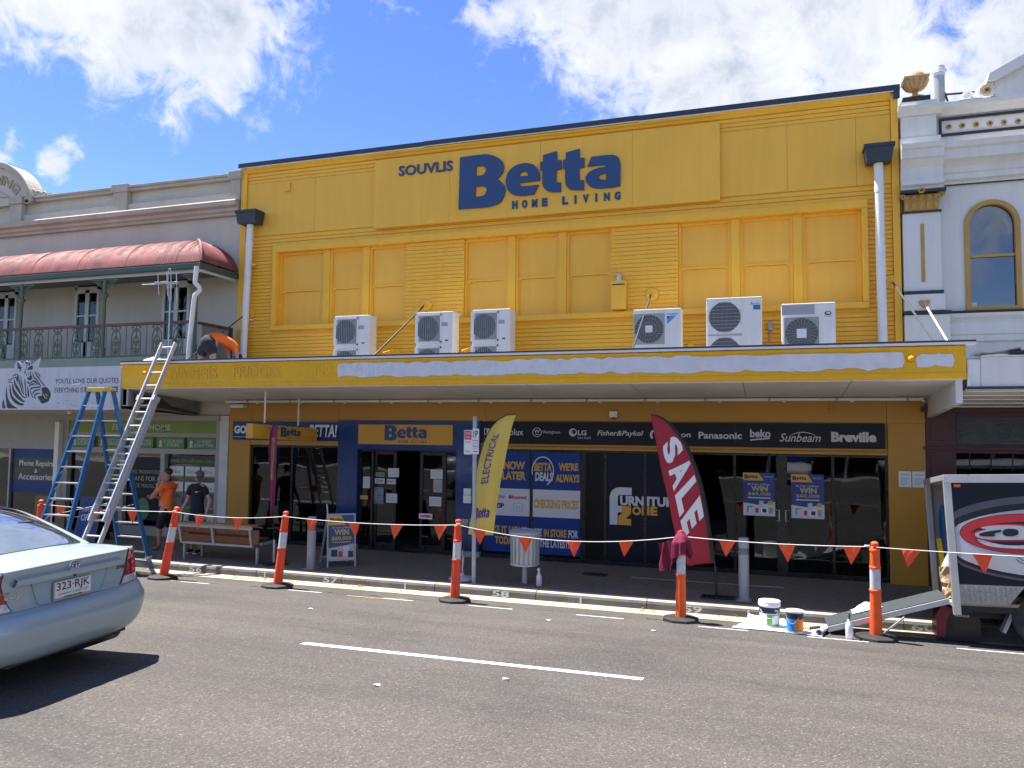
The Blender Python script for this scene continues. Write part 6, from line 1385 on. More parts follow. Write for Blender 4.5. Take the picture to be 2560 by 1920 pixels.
# its awning
t = thing('white_awning', (6, -2.2, 3.4), 'white panelled awning with damaged flashing beside the yellow fascia', 'awning')
part('fascia', WHB, t, (2.93, 12, -2.215, -2.16, 3.50, 3.93), bev=.004)
part('end_cover', WHT2, t, (2.755, 2.928, -2.20, -2.16, 3.50, 3.90), bev=.006)
b = MB(); b.add([(2.75, -2.21, 3.52), (2.80, -2.225, 3.50), (2.79, -2.23, 3.62), (2.82, -2.22, 3.74), (2.77, -2.21, 3.86)], [(0, 1, 2, 3, 4)]); b.build('torn_film', WHT2, t)
part('bottom_trim', NAVY, t, (2.76, 12, -2.235, -2.15, 3.465, 3.497))
part('roof_edge', BLK, t, (3.3, 12, -2.24, -2.1, 3.955, 4.02)); part('gutter_strip', WHT, t, (2.93, 12, -2.235, -2.16, 3.933, 3.952))
b = MB(); b.add([(2.70, -2.27, 3.93), (2.86, -2.26, 4.02), (3.05, -2.24, 3.99), (3.42, -2.28, 4.06), (3.45, -2.2, 4.03), (3.3, -2.15, 3.97), (2.9, -2.15, 3.95)], [(0, 1, 6), (1, 2, 6), (2, 3, 4, 5), (2, 5, 6)]); b.build('bent_flashing', GALV, t)
b = MB(); b.add([(2.78, -2.16, 3.49), (12, -2.16, 3.49), (12, .0, 3.27), (2.70, .0, 3.27)], [(0, 1, 2, 3)]); b.build('soffit', SOFF, t)
for i in range(5):
    y = -1.9 + i * .42
    z = 3.487 - (y + 2.16) * .1019
    part('soffit_batten', WHT, t, (2.8, 12, y - .015, y + .015, z - .022, z - .001))
part('awning_roof', GALV, t, (2.76, 12, -2.15, -.0, 3.9, 3.93))
b = MB(); b.cyl((2.57, -.17, 5.08), (2.66, -1.95, 4.0), .017, n=8); r_ = b.build('stay_rod', SOFF, t, smooth=True)
b = MB(); b.prism([[(2.57 + .09 * math.sin(R(a)) ** 3, 5.07 + .075 * math.cos(R(a)) - .03 * math.cos(R(2 * a)) - .012 * math.cos(R(3 * a))) for a in range(0, 360, 15)]], -.17, -.15); b.build('heart_plate', GOLD, r_)
# its shopfront
t = thing('maroon_shopfront', (6, 0, .2), 'dark maroon timber shopfront with leaded patterned toplight', 'shopfront')
part('frame', MAROON, t, (2.565, 3.03, .0, .3, .2, 3.2), (2.565, 12, -.02, .3, 3.19, 3.27), (3.03, 12, .0, .3, 3.12, 3.19), (3.03, 12, .0, .3, 2.49, 2.63), (2.53, 12, -.05, .0, 2.545, 2.595), (2.50, 2.62, -.06, .0, 3.2, 3.28), (3.03, 12, .0, .3, .2, .7), bev=.004)
part('frame_panel', MAROON, t, (2.64, 2.93, -.012, -.001, .5, 2.4), (2.64, 2.93, -.012, -.001, 2.7, 3.1), bev=.004)
LEAD = mat('pressed_pattern', (0.055, 0.062, 0.065), 0.5, 0.2, 5)
tl = part('toplight', LEAD, t, (3.03, 12, .08, .1, 2.63, 3.12))
b = MB(); b.box(3.06, 12, .065, .08, 2.66, 2.675); b.box(3.06, 12, .065, .08, 3.07, 3.085); b.box(3.06, 3.075, .065, .08, 2.66, 3.085)
for k in range(12):
    cx = 3.75 + k * .36
    for r in (.13, .09, .05): b.tube([(cx + r * math.cos(R(20 * j)) , .075, 2.87 + r * math.sin(R(20 * j))) for j in range(18)], .008, 5, True)
for k in range(3): b.tube([(3.1 + .5 * u / 8, .075, 2.74 + .05 * k + .1 * math.sin(u * .5)) for u in range(9)], .008, 5)
b.build('tracery', mat('tracery_grey', (0.10, 0.11, 0.112), 0.45, 0.1), t)
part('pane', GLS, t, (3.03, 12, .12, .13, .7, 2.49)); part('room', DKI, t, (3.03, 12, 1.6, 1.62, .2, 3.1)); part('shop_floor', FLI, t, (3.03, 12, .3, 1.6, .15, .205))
for k in range(8): part('glazing_bar', BLK, t, (3.25 + .32 * k, 3.265 + .32 * k, .105, .119, 2.2, 2.49))
part('glazing_bar', BLK, t, (3.03, 6, .105, .119, 2.26, 2.275))
# ---------------------------------------------------------------- street furniture
def zfoot(y): return .13 + (y + 2.36) / 2.66 * .076
# bench, its back to the road
t = thing('bench', (-10.5, -2.0, .15), 'timber slatted street bench with grey steel frame facing the shops', 'bench')
BST = mat('bench_steel', (0.36, 0.37, 0.38), 0.45, 0.1, metal=0.3)
def bp(x, s, h): # back slope: s along depth from the road side, h height
    return (x, -2.16 + s, .15 + h)
for x0, x1 in ((-11.36, -10.60), (-10.56, -9.70), (-11.52, -11.40)):
    for k, (h0, h1) in enumerate(((.36, .50), (.515, .655))):
        b = MB(); b.add([bp(x, s + o, h) for x in (x0, x1) for s, h, o in ((.075, h0, 0), (.02, h1, 0), (.02, h1, .035), (.075, h0, .035))], [(0, 1, 5, 4), (1, 2, 6, 5), (2, 3, 7, 6), (3, 0, 4, 7), (0, 1, 2, 3), (4, 5, 6, 7)])
        b.build('slat', WOOD, t)
part('top_slat', mat('bench_timber_light', (0.33, 0.18, 0.09), 0.55, 0.2, 9), t, (-11.55, -9.62, -2.19, -1.98, .855, .89), bev=.006)
part('top_rail', BST, t, (-11.55, -9.62, -2.185, -2.15, .80, .853)); part('lower_rail', BST, t, (-11.36, -9.66, -2.10, -2.05, .45, .495))
for x in (-11.38, -10.58, -9.68):
    b = MB(); b.bar(bp(x, .08, .32), bp(x, -.005, .68), .045, .05, (0, 1, 0)); b.build('back_strut', BST, t)
for k in range(4): part('seat_slat', WOOD, t, (-11.5, -9.65, -2.0 + .11 * k, -1.90 + .11 * k, .56, .595), bev=.005)
for x in (-11.25, -9.50):
    part('leg', BST, t, (x - .06, x - .02, -2.12, -2.07, .135, .46)); part('leg', BST, t, (x + .04, x + .08, -1.72, -1.67, .145, .56))
    part('arm', BST, t, (x - .03, x + .02, -2.06, -1.6, .50, .55))
part('end_slat', WOOD, t, (-9.66, -9.50, -2.13, -2.09, .52, .80))
# square grey post lights
for x, y, lab in ((-8.32, -2.1, 'grey bollard light beside the sandwich board'), (-.415, -2.0, 'grey bollard light beside the red sale flag')):
    t = thing('bollard_light', (x, y, zfoot(y)), lab, 'bollard', 'grey bollard lights along the kerb')
    PG = mat('post_grey', (0.30, 0.32, 0.34), 0.4, 0.06)
    b = MB(); b.cyl((x, y, zfoot(y)), (x, y, .86), .082, n=24); b.build('post', PG, t, smooth=40)
    b = MB(); b.cyl((x, y, .86), (x, y, .96), .06, n=20); b.build('lamp', mat('lamp_glass', (0.25, 0.26, 0.26), 0.2, 0.05), t, smooth=40)
    b = MB()
    for k in range(3): b.lathe([(.062, .872 + .032 * k), (.084, .868 + .032 * k), (.084, .878 + .032 * k), (.062, .884 + .032 * k)], (x, y, 0), 24)
    b.build('louvre', PG, t, smooth=30)
    b = MB(); b.cyl((x, y, .962), (x, y, 1.11), .083, n=24); b.lathe([(.083, 1.11), (.075, 1.122), (.01, 1.126)], (x, y, 0), 24); b.build('cap', PG, t, smooth=40)
    b = MB(); b.box(x - .11, x + .11, y - .11, y + .11, zfoot(y) - .01, zfoot(y) + .012); b.build('base_plate', PG, t)
# sandwich board
t = thing('sandwich_board', (-8.1, -1.75, .15), 'silver framed sandwich board with WIN $60,000 poster', 'sign board')
def ab(u, v, d, s=1):      # face coordinates: u across, v up the slope; the board stands at an angle to the street
    ax = Vector((.995, .0998, 0)) if False else Vector((.80, .60, 0))
    p = Vector((-8.02, -1.975, .152)) + ax * u + Vector((-.30 * .60, .30 * .80, .0)) * 0
    up = Vector((-.60 * -.22 * -1, .80 * .22, .975)) if s > 0 else Vector((.0, 0, 1))
    q = Vector((-8.05, -1.98, .152)) + ax * u + up * v + Vector((.60, -.80, .22)) * (-d)
    return tuple(q)
W_, H_ = .55, 1.02
b = MB()
for a, c, e, f in ((0, .03, 0, H_), (W_ - .03, W_, 0, H_), (.03, W_ - .03, H_ - .03, H_), (.03, W_ - .03, .12, .15)):
    b.prism([rect(a, c, e, f)], -.012, .011, ab)
b.build('front_frame', GREY, t)
b = MB(); b.prism([rect(.03, W_ - .03, .15, H_ - .03)], -.003, .003, ab); b.build('poster', mat('board_navy', (0.05, 0.07, 0.12), 0.5, 0.1), t)
b = MB(); b.prism([[(.03, .80), (.36, .80), (.27, .99), (.03, .99)]], -.0045, -.0032, ab); b.build('corner_panel', PYEL, t)
b = MB(); b.prism([[(.03, .15), (W_ - .03, .15), (W_ - .03, .44), (.3, .40), (.03, .36)]], -.0045, -.0032, ab); b.build('lower_panel', mat('cream_print', (0.45, 0.42, 0.33), 0.5, 0.1), t)
logo(.06, .86, .24, -.005, DARK, t, .001, ab, split=False)
text('60 Years of Betta', (.10, .46, .735, .77), -.0035, PWH, t, fmap=ab, ext=.001); text('WIN', (.14, .42, .61, .72), -.0035, MATS['pale_gold'], t, bold=.05, fmap=ab, ext=.001); text('$60,000', (.09, .47, .50, .585), -.0035, MATS['pale_gold'], t, bold=.015, fmap=ab, ext=.001)
b = MB(); b.prism([rect(.10, .46, .465, .48)], -.0045, -.0032, ab); b.build('underline', PYEL, t)
for a, c, e, f, m in ((.08, .20, .20, .33, DARK), (.22, .30, .19, .30, REDP), (.31, .42, .20, .40, LOGOG), (.40, .50, .18, .30, DARK)):
    b = MB(); b.prism([rect(a, c, e, f)], -.006, -.005, ab); b.build('appliance_picture', m, t)
b = MB()
for u in (.015, W_ - .015):
    top = Vector(ab(u, H_ - .01, .012)); b.bar(top, top + Vector((-.30, .26, -.99)), .03, .025)
    bt = Vector(ab(u, 0, 0))
top0, top1 = Vector(ab(.015, .15, .012)), Vector(ab(W_ - .015, .15, .012))
b.bar(top0 + Vector((-.27, .22, -.0)), top1 + Vector((-.27, .22, -.0)), .02, .02)
b.build('back_frame', ALU, t)
b = MB(); b.prism([rect(.03, W_ - .03, .18, H_ - .03)], -.003, .003, lambda u, v, d: tuple(Vector(ab(u, H_, .012)) + Vector((-.30, .26, -.99)) * (H_ - v) + Vector((.6, -.8, -.35)) * d)); b.build('back_poster', MATS['board_navy'], t)
b = MB(); p = Vector(ab(.02, .95, 0)); b.cyl(p, p + Vector((-.03, -.0, .26)), .012, n=8); b.build('handle', ALU, t)
# parking sign
t = thing('parking_sign', (-4.92, -2.28, .13), 'loading zone and 1P parking sign on a grey steel pole', 'sign')
b = MB(); b.cyl((-4.92, -2.28, .1), (-4.94, -2.28, 3.02), .038, n=16); b.lathe([(.04, 3.02), (.03, 3.04), (.005, 3.045)], (-4.94, -2.28, 0), 14); b.build('pole', mat('pole_galv', (0.42, 0.45, 0.46), 0.5, 0.12, 6, metal=.35), t, smooth=40)
def plate(x0, x1, z0, z1, lab):
    b = MB(); b.prism([rect(x0, x1, z0, z1, .02)], -2.335, -2.325); p = b.build('plate', WHT2, t); p['label'] = lab; return p
y = -2.3355
p = plate(-5.12, -4.968, 2.37, 2.80, 'white loading zone plate with red panel'); flat(rect(-5.11, -4.978, 2.63, 2.785, .01), y, REDP, p, 'red_panel')
text('LOADING', (-5.10, -4.99, 2.72, 2.765), y - .0032, WHT2, p, ext=.001); text('ZONE', (-5.09, -5.0, 2.65, 2.695), y - .0032, WHT2, p, ext=.001); text('5 MIN MAX', (-5.10, -4.99, 2.575, 2.60), y, REDP, p, ext=.001)
flat([(-5.09, 2.425), (-5.065, 2.44), (-5.065, 2.43), (-5.0, 2.43), (-5.0, 2.42), (-5.065, 2.42), (-5.065, 2.41)], y, REDP, p, 'arrow')
p = plate(-4.964, -4.84, 2.375, 2.825, 'white 1P plate with black figures'); text('1P', (-4.945, -4.86, 2.67, 2.79), y, DARK, p, bold=.02, ext=.001); text('9am-5pm', (-4.955, -4.85, 2.59, 2.635), y, DARK, p, ext=.001); text('MON-FRI', (-4.945, -4.86, 2.555, 2.575), y, DARK, p, ext=.001); text('9am-12', (-4.955, -4.85, 2.495, 2.54), y, DARK, p, ext=.001); text('SAT', (-4.92, -4.88, 2.465, 2.485), y, DARK, p, ext=.001)
flat([(-4.86, 2.425), (-4.885, 2.44), (-4.885, 2.43), (-4.945, 2.43), (-4.945, 2.42), (-4.885, 2.42), (-4.885, 2.41)], y, DARK, p, 'arrow')
# litter bin on a post
t = thing('litter_bin', (-4.09, -1.96, .14), 'round ribbed grey metal litter bin on a single post', 'bin')
BIN = mat('bin_grey', (0.44, 0.46, 0.47), 0.4, 0.08, metal=.25)
b = MB(); b.cyl((-4.09, -1.96, .13), (-4.09, -1.96, .46), .05, n=16); b.build('post', BIN, t, smooth=40)
b = MB(); b.cyl((-4.09, -1.96, .46), (-4.09, -1.96, .98), .235, .245, n=40, caps=True); b.build('drum', BIN, t, smooth=40)
for k in range(20):
    a = R(18 * k + 4)
    b = MB(); q = Vector((math.cos(a), math.sin(a), 0)); b.bar(Vector((-4.09, -1.96, .49)) + q * .245, Vector((-4.09, -1.96, .96)) + q * .252, .052, .012, q); b.build('slat', BIN, t)
b = MB(); b.lathe([(.25, .455), (.262, .46), (.262, .495), (.25, .50)], (-4.09, -1.96, 0), 36); b.build('hoop', BIN, t, smooth=30); b = MB(); b.lathe([(.25, .955), (.262, .96), (.262, .99), (.25, .995)], (-4.09, -1.96, 0), 36); b.build('hoop', BIN, t, smooth=30)
b = MB(); b.lathe([(.285, 1.0), (.285, 1.03), (.25, 1.055), (.14, 1.075), (.13, 1.06), (.13, 1.0)], (-4.09, -1.96, 0), 36); b.build('lid', BIN, t, smooth=30)
# spray bottles
def bottle(x, y, z, lab, h=.28, trig=WHT2, m=None):
    t = thing('spray_bottle', (x, y, z), lab, 'bottle')
    m = m or mat('bottle_white', (0.72, 0.74, 0.76), 0.3, 0.05)
    b = MB(); b.lathe([(.045, 0), (.048, .01), (.048, h * .45), (.042, h * .58), (.018, h * .70), (.016, h * .78)], (0, 0, 0), 18); b.build('bottle', m, t, smooth=50, local=True)
    b = MB(); b.cyl((0, 0, h * .77), (0, 0, h * .84), .019, n=12); b.build('collar', trig, t, smooth=40, local=True)
    b = MB(); b.box(-.015, .015, -.055, .035, h * .86, h, .01); b.bar((0, -.045, h * .88), (0, -.035, h * .72), .014, .012, (0, 1, 0)); b.cyl((0, -.055, h * .95), (0, -.075, h * .95), .008, n=8); b.box(-.01, .01, -.012, .012, h * .82, h * .88)
    b.build('trigger_head', trig, t, local=True)
bottle(-3.79, -2.1, .142, 'clear spray bottle standing by the litter bin', .30)
bottle(.98, -3.62, zroad(-3.62), 'white spray bottle with green trigger beside the ramp', .36, mat('trigger_green', (0.04, 0.16, 0.10), 0.4, 0.05))
t = thing('water_bottle', (1.75, -2.4, .145), 'clear water bottle with blue cap on the kerb', 'bottle')
b = MB(); b.lathe([(.033, 0), (.035, .01), (.035, .06), (.031, .075), (.035, .09), (.035, .15), (.014, .19), (.013, .205)], (0, 0, 0), 16); b.build('bottle', glass('clear_plastic', (.85, .87, .9), 1.2), t, smooth=50, local=True)
b = MB(); b.cyl((0, 0, .205), (0, 0, .225), .016, n=12); b.build('cap', mat('cap_blue', (0.05, 0.35, 0.6), 0.4, 0), t, local=True)

# ---------------------------------------------------------------- feather flags
def flagthing(loc, lab, base):
    t = thing('feather_flag', loc, lab, 'flag', 'feather flags along the footpath')
    return t
def cloth(edgeL, edgeR, y, m, t, rip=.02, ph=0.0, name='banner', y2=None):
    """banner between two edges given as (x, z) from top to bottom, with vertical ripples"""
    P = []; k = 36
    def samp(E, q):
        f = q * (len(E) - 1); i = min(int(f), len(E) - 2); u = f - i
        p0 = E[max(i - 1, 0)]; p1 = E[i]; p2 = E[i + 1]; p3 = E[min(i + 2, len(E) - 1)]
        return [.5 * (2 * p1[c] + (p2[c] - p0[c]) * u + (2 * p0[c] - 5 * p1[c] + 4 * p2[c] - p3[c]) * u * u + (-p0[c] + 3 * p1[c] - 3 * p2[c] + p3[c]) * u ** 3) for c in (0, 1)]
    for i in range(k + 1):
        q = i / k
        a, c = samp(edgeL, q), samp(edgeR, q); row = []
        for j in range(17):
            u = j / 16
            yy = y + rip * math.sin(u * 6.0 + ph + q * 2.2) * min(1, q * 3) + rip * .5 * math.sin(u * 13 - q * 5 + ph)
            row.append((a[0] + (c[0] - a[0]) * u, yy, a[1] + (c[1] - a[1]) * u))
        P.append(row)
    b = MB(); b.grid(P); o = b.build(name, m, t, smooth=True, fix=False)
    md = o.modifiers.new('thickness', 'SOLIDIFY'); md.thickness = .002
    def surf(u, v, d):       # u across 0..1, v down 0..1, for print on the cloth
        u = min(max(u, 0), .9999); v = min(max(v, 0), .9999)
        i, j = int(v * k), int(u * 16); a, c = v * k - i, u * 16 - j
        p = [P[i][j][e] * (1 - a) * (1 - c) + P[i + 1][j][e] * a * (1 - c) + P[i][j + 1][e] * (1 - a) * c + P[i + 1][j + 1][e] * a * c for e in range(3)]
        return (p[0], p[1] - .006 + d, p[2])
    return surf
def fpole(pts, t, r=.012):
    b = MB(); b.tube(pts, [r * (1 - .5 * i / len(pts)) for i in range(len(pts))], 8); b.build('pole', BLK, t, smooth=True)
# narrow maroon flag, seen nearly edge on
MAG = mat('flag_maroon', (0.22, 0.02, 0.085), 0.7, 0.06)
t = flagthing((-9.27, -2.0, .14), 'narrow maroon feather flag behind the bench, seen nearly edge on', 0)
s = cloth([(-9.37, 2.87), (-9.43, 2.75), (-9.45, 2.5), (-9.435, 2.0), (-9.40, 1.5), (-9.345, 1.06)], [(-9.27, 2.86), (-9.265, 2.7), (-9.27, 2.4), (-9.285, 2.0), (-9.30, 1.55), (-9.335, 1.05)], -1.95, MAG, t, .03)
text('FURNITURE ZONE', (.25, .75, .28, .70), 0, mat('gold_print', (0.55, 0.42, 0.1), 0.6, 0.05), t, ext=.001, fmap=lambda u, v, d: s(u, v, d))
fpole([(-9.27, -1.93, .16), (-9.30, -1.94, 1.0), (-9.415, -1.94, 1.6), (-9.455, -1.94, 2.4), (-9.44, -1.94, 2.75), (-9.37, -1.94, 2.885)], t)
b = MB(); b.box(-9.62, -8.98, -2.0, -1.86, .14, .16); b.box(-9.34, -9.20, -2.2, -1.6, .161, .175); b.build('base', BLK, t)
b = MB(); b.cyl((-9.27, -1.93, .17), (-9.28, -1.93, .62), .02, n=10); b.build('spigot', GALV, t, smooth=True)
# yellow flag
FY = mat('flag_yellow', (0.70, 0.53, 0.10), 0.7, 0.05)
t = flagthing((-5.25, -2.1, .14), 'yellow ELECTRICAL feather flag behind the parking sign pole', 0)
EL = [(-4.42, 3.055), (-4.62, 2.93), (-4.80, 2.66), (-4.93, 2.25), (-5.0, 1.8), (-5.04, 1.4), (-5.12, .95)]
ER = [(-4.24, 3.07), (-4.30, 2.9), (-4.37, 2.6), (-4.44, 2.25), (-4.51, 1.9), (-4.58, 1.45), (-4.64, .95)]
s = cloth(EL, ER, -2.1, FY, t, .022, .8)
text('ELECTRICAL', (0.28, .70, 0.28, .66), 0, PURP, t, bold=.015, ext=.001, fine=.15, fmap=lambda u, v, d: s(.54 - (v - .28) / .38 * .30, .66 - (u - .28) / .42 * .38, d))
def lgmap(u, v, d): return s(u, v, d)
logo(.12, .90, .62, 0, PURP, t, .001, lambda u, v, d: s(u, .90 - (v - .90) * .36 / .62 * .62, d), split=False)
fpole([(-5.22, -2.08, .2), (-5.20, -2.09, .6), (-5.15, -2.09, .95), (-5.065, -2.09, 1.4), (-5.02, -2.09, 1.8), (-4.95, -2.09, 2.25), (-4.82, -2.09, 2.67), (-4.63, -2.09, 2.95), (-4.42, -2.09, 3.075), (-4.24, -2.09, 3.10)], t)
b = MB(); b.lathe([(.24, .145), (.245, .165), (.22, .185), (.05, .205), (.03, .26)], (-5.22, -2.08, 0), 28); b.build('base', mat('base_white', (0.5, 0.5, 0.5), 0.5, 0.1), t, smooth=40)
b = MB(); b.cyl((-5.22, -2.08, .2), (-5.20, -2.08, .66), .02, n=10); b.build('spigot', GALV, t, smooth=True)
# red sale flag
FR = mat('flag_red', (0.36, 0.02, 0.035), 0.7, 0.06)
t = flagthing((-.85, -1.95, .15), 'large red SALE feather flag with black curved edge', 0)
EL = [(-1.915, 3.11), (-1.83, 2.7), (-1.74, 2.21), (-1.62, 1.7), (-1.51, 1.16), (-1.41, .85), (-1.30, .605)]
ER = [(-1.84, 3.09), (-1.62, 2.965), (-1.34, 2.62), (-1.16, 2.2), (-1.05, 1.8), (-.96, 1.25), (-.89, .675)]
s = cloth(EL, ER, -1.9, FR, t, .02, 2.0)
FS_ = .12; spaced('SALE', 0, 1, 0, 1, 0, WHT2, t, .05, .001, .84, lambda u, v, d: s(.90 - .68 * (1 - v), .25 + u * .52, d)); FS_ = 0
b = MB(); P = []
for i in range(31):
    p = s(.985, i / 30.2, 0); P.append([(p[0] - .03, p[1] - .002, p[2]), (p[0] + .012, p[1] - .006, p[2]), (p[0] + .03, p[1] + .01, p[2])])
b.grid(P); o = b.build('pole_sleeve', BLACKF, t, smooth=True)
fpole([(-.86, -1.9, .2)] + [tuple(Vector(s(.999, 1 - i / 12, 0)) + Vector((.02, .01, 0))) for i in range(0, 12)], t)
b = MB(); b.box(-1.08, -.56, -2.10, -1.88, .14, .165, .004); b.build('base', BLK, t)
b = MB(); b.cyl((-.85, -1.92, .16), (-.86, -1.9, .62), .022, n=10); b.build('spigot', BLK, t, smooth=True)

# ---------------------------------------------------------------- orange bollards and bunting
def bollard(x, y, lean, lab, m, rz):
    t = thing('orange_bollard', (x, y, zroad(y) + .003), lab, 'bollard', 'orange bollards along the kerb', rz, True)
    b = MB(); b.lathe([(.255, 0), (.27, .012), (.265, .05), (.20, .066), (.09, .075)], (0, 0, 0), 8); b.build('rubber_base', RUB, t, local=True)
    L_ = Matrix.Rotation(lean, 3, 'Y') @ Matrix.Identity(3)
    def lz(prof, n=24):
        q = MB(); q.lathe(prof, (0, 0, 0), n); q.v = [tuple(L_ @ Vector(p)) for p in q.v]; return q
    q = lz([(.082, .05), (.080, .09), (.068, .65), (.078, .655), (.078, .675), (.066, .68), (.064, .955), (.072, .96), (.072, .985), (.064, .99), (.061, 1.19), (.068, 1.195), (.066, 1.215), (.045, 1.222), (.022, 1.226), (.022, 1.25)])
    po = q.build('post', m, t, smooth=35, local=True)
    lz([(.0665, .682), (.0665, .953)]).build('reflective_band', REFL, po, smooth=True, local=True)
    q = lz([(.02, 1.24), (.045, 1.258), (.052, 1.28), (.045, 1.302), (.02, 1.316), (.002, 1.318)], 16); q.v = [(p[0], p[1] * 1.0, p[2]) for p in q.v]; q.build('knob', m, po, smooth=True, local=True)
    return Vector((x, y, zroad(y))) + L_ @ Vector((0, 0, 1.232))
BL = [(-13.45, -3.60, .02, 'orange T-top bollard half hidden behind the silver blue sedan', ORA), (-10.475, -3.55, .165, 'leaning orange T-top bollard in front of the bench', ORA), (-8.14, -3.40, .085, 'orange T-top bollard standing near kerb number 57', ORA), (-4.85, -3.30, .035, 'orange T-top bollard in front of the parking sign', ORA), (-1.265, -3.30, .015, 'orange T-top bollard with a maroon shirt hung over it', ORB), (1.325, -3.45, -.075, 'orange T-top bollard beside the ramp', ORB)]
tops = [bollard(x, y, l, lab, m, 0.3 * i) for i, (x, y, l, lab, m) in enumerate(BL)]
tops.append(Vector((5.2, -3.6, 1.30)))
CORD = mat('white_cord', (0.75, 0.74, 0.70), 0.8, 0.05)
PEN = mat('pennant_orange', (0.92, 0.10, 0.03), 0.45, 0.12, 12)
sags = [.03, .06, .05, .16, .03, .03, .05]
fl = [[-12.92, -12.07, -11.24], [-9.75, -8.96], [-7.49, -6.70, -5.90, -5.11], [-4.45, -3.67, -2.88, -2.07], [-.60, .21, 1.05], [1.77, 2.59, 3.4]]
for i in range(len(tops) - 1):
    A, B = tops[i], tops[i + 1]
    t = thing('bunting_line', tuple((A + B) / 2 - Vector((0, 0, .3))), ['white cord of orange pennants behind the sedan', 'white cord of orange pennants in front of the bench', 'white cord of orange pennants in front of the entrance', 'white cord of orange pennants in front of the litter bin', 'white cord of orange pennants past the paint tins', 'white cord of orange pennants across the trailer'][i], 'bunting', 'bunting strung between the bollards')
    f = lambda q: A + (B - A) * q - Vector((0, 0, sags[i] * 4 * q * (1 - q)))
    b = MB(); b.tube([f(k / 20) for k in range(21)], .006, 6); b.tube([A + Vector((.03 * math.cos(a), .03 * math.sin(a), .005 * a / 3)) for a in [k * .7 for k in range(19)]], .006, 5); b.build('cord', CORD, t, smooth=True)
    for xx in fl[i]:
        q = (xx - A.x) / (B.x - A.x)
        if not .02 < q < .98: continue
        h = .118; p0, p1 = f(q - h / (B.x - A.x)), f(q + h / (B.x - A.x))
        tip = (p0 + p1) / 2 + Vector((rnd.uniform(-.05, .03), rnd.uniform(-.03, .05), -.235 - rnd.uniform(0, .02)))
        P = []
        ph = rnd.uniform(0, 6)
        for r_ in range(9):
            v = r_ / 8; row = []
            for c in range(7):
                u = c / 6
                e = p0 + (p1 - p0) * u
                p = e + (tip - e) * v
                p = p + Vector((0, .012 * math.sin(u * 5 + ph + v * 4) * (1 - v * .5), 0))
                row.append(tuple(p))
            P.append(row)
        b = MB(); b.grid(P); o = b.build('pennant', PEN, t, smooth=True, fix=False)
# maroon shirt over the bollard and line
t = thing('shirt', (-1.3, -3.3, .7), 'maroon shirt draped over an orange bollard and the bunting cord', 'shirt')
SH = mat('maroon_cloth', (0.20, 0.012, 0.045), 0.85, 0.15, 10, 0.3, 60)
P = []
for i in range(19):
    v = i / 18; row = []
    for j in range(29):
        a = 2 * math.pi * j / 28
        r = .03 + .10 * min(1, v * 2.4) + .022 * math.sin(5 * a + 2.0) * v + .012 * math.sin(11 * a) * v
        z = 1.345 - .34 * v - .05 * (v ** 2) * math.sin(2 * a + .5) - (.02 if v > .3 else 0)
        row.append((-1.255 + r * math.cos(a) * 1.05, -3.30 + r * math.sin(a) * .9, z))
    P.append(row)
b = MB(); b.grid(P); b.build('body', SH, t, smooth=True, fix=False)
P = []
for i in range(17):
    v = i / 16; row = []
    for j in range(23):
        u = j / 22
        x = -1.60 + .30 * u
        zt = 1.15 + .12 * u * u
        L_ = (.42 - .10 * u + (.05 if .3 < u < .55 else 0))
        row.append((x + .02 * math.sin(v * 5 + u * 9) + .04 * v, -3.31 + .028 * math.sin(u * 17 + v * 2) * (.3 + v), zt - L_ * v))
    P.append(row)
b = MB(); b.grid(P); b.build('tail', SH, t, smooth=True, fix=False)
P = []
for i in range(12):
    v = i / 11
    P.append([(-1.18 + .07 * v + (.05 - .012 * v) * math.cos(a * .7), -3.34 - .02 * v + (.035 - .008 * v) * math.sin(a * .7), 1.22 - .22 * v + .008 * math.sin(a * 3 + v * 8)) for a in range(10)])
b = MB(); b.grid(P); b.build('sleeve', SH, t, smooth=True, fix=False)
# ---------------------------------------------------------------- ladders
BLUF = mat('blue_fibreglass', (0.025, 0.12, 0.30), 0.4, 0.1, 6)
t = thing('step_ladder', (-12.6, -3.2, .05), 'tall blue double sided step ladder with yellow cap', 'ladder')
topz = 3.5
cor = {('f', 0): ((-12.70, -3.28, topz), (-13.12, -4.15, .10)), ('f', 1): ((-12.30, -3.28, topz), (-12.36, -4.12, .095)), ('r', 0): ((-12.66, -3.12, topz), (-12.70, -2.34, .135)), ('r', 1): ((-12.26, -3.12, topz), (-11.95, -2.36, .135))}
for k, (a, c) in cor.items():
    b = MB(); b.bar(a, c, .035, .085, (0, 1, .3)); b.build('rail', BLUF, t)
    b = MB(); c = Vector(c); b.box(c.x - .04, c.x + .04, c.y - .05, c.y + .05, c.z - .02, c.z + .06); b.build('foot', WHT2, t)
for s in 'fr':
    for i in range(1, 12):
        q = i / 11.5
        p0 = Vector(cor[s, 0][0]).lerp(Vector(cor[s, 0][1]), q); p1 = Vector(cor[s, 1][0]).lerp(Vector(cor[s, 1][1]), q)
        b = MB(); b.bar(p0, p1, .075 if s == 'f' else .05, .025); b.build('tread' if s == 'f' else 'rung', ALU, t)
        if i > 4 and s == 'f':
            for a, c in ((p0, p1), (p1, p0)):
                b = MB()
                d = (c - a).normalized()
                dn = (Vector(cor[s, 0 if a is p0 else 1][1]) - Vector(cor[s, 0 if a is p0 else 1][0])).normalized()
                b.bar(a + d * .12 - Vector((0, 0, .01)), a + dn * .16, .02, .006)
                b.build('tread_brace', ALU, t)
part('cap', mat('cap_yellow', (0.70, 0.50, 0.05), 0.5, 0.1), t, (-12.72, -12.27, -3.33, -3.07, topz - .02, topz + .06), bev=.01)
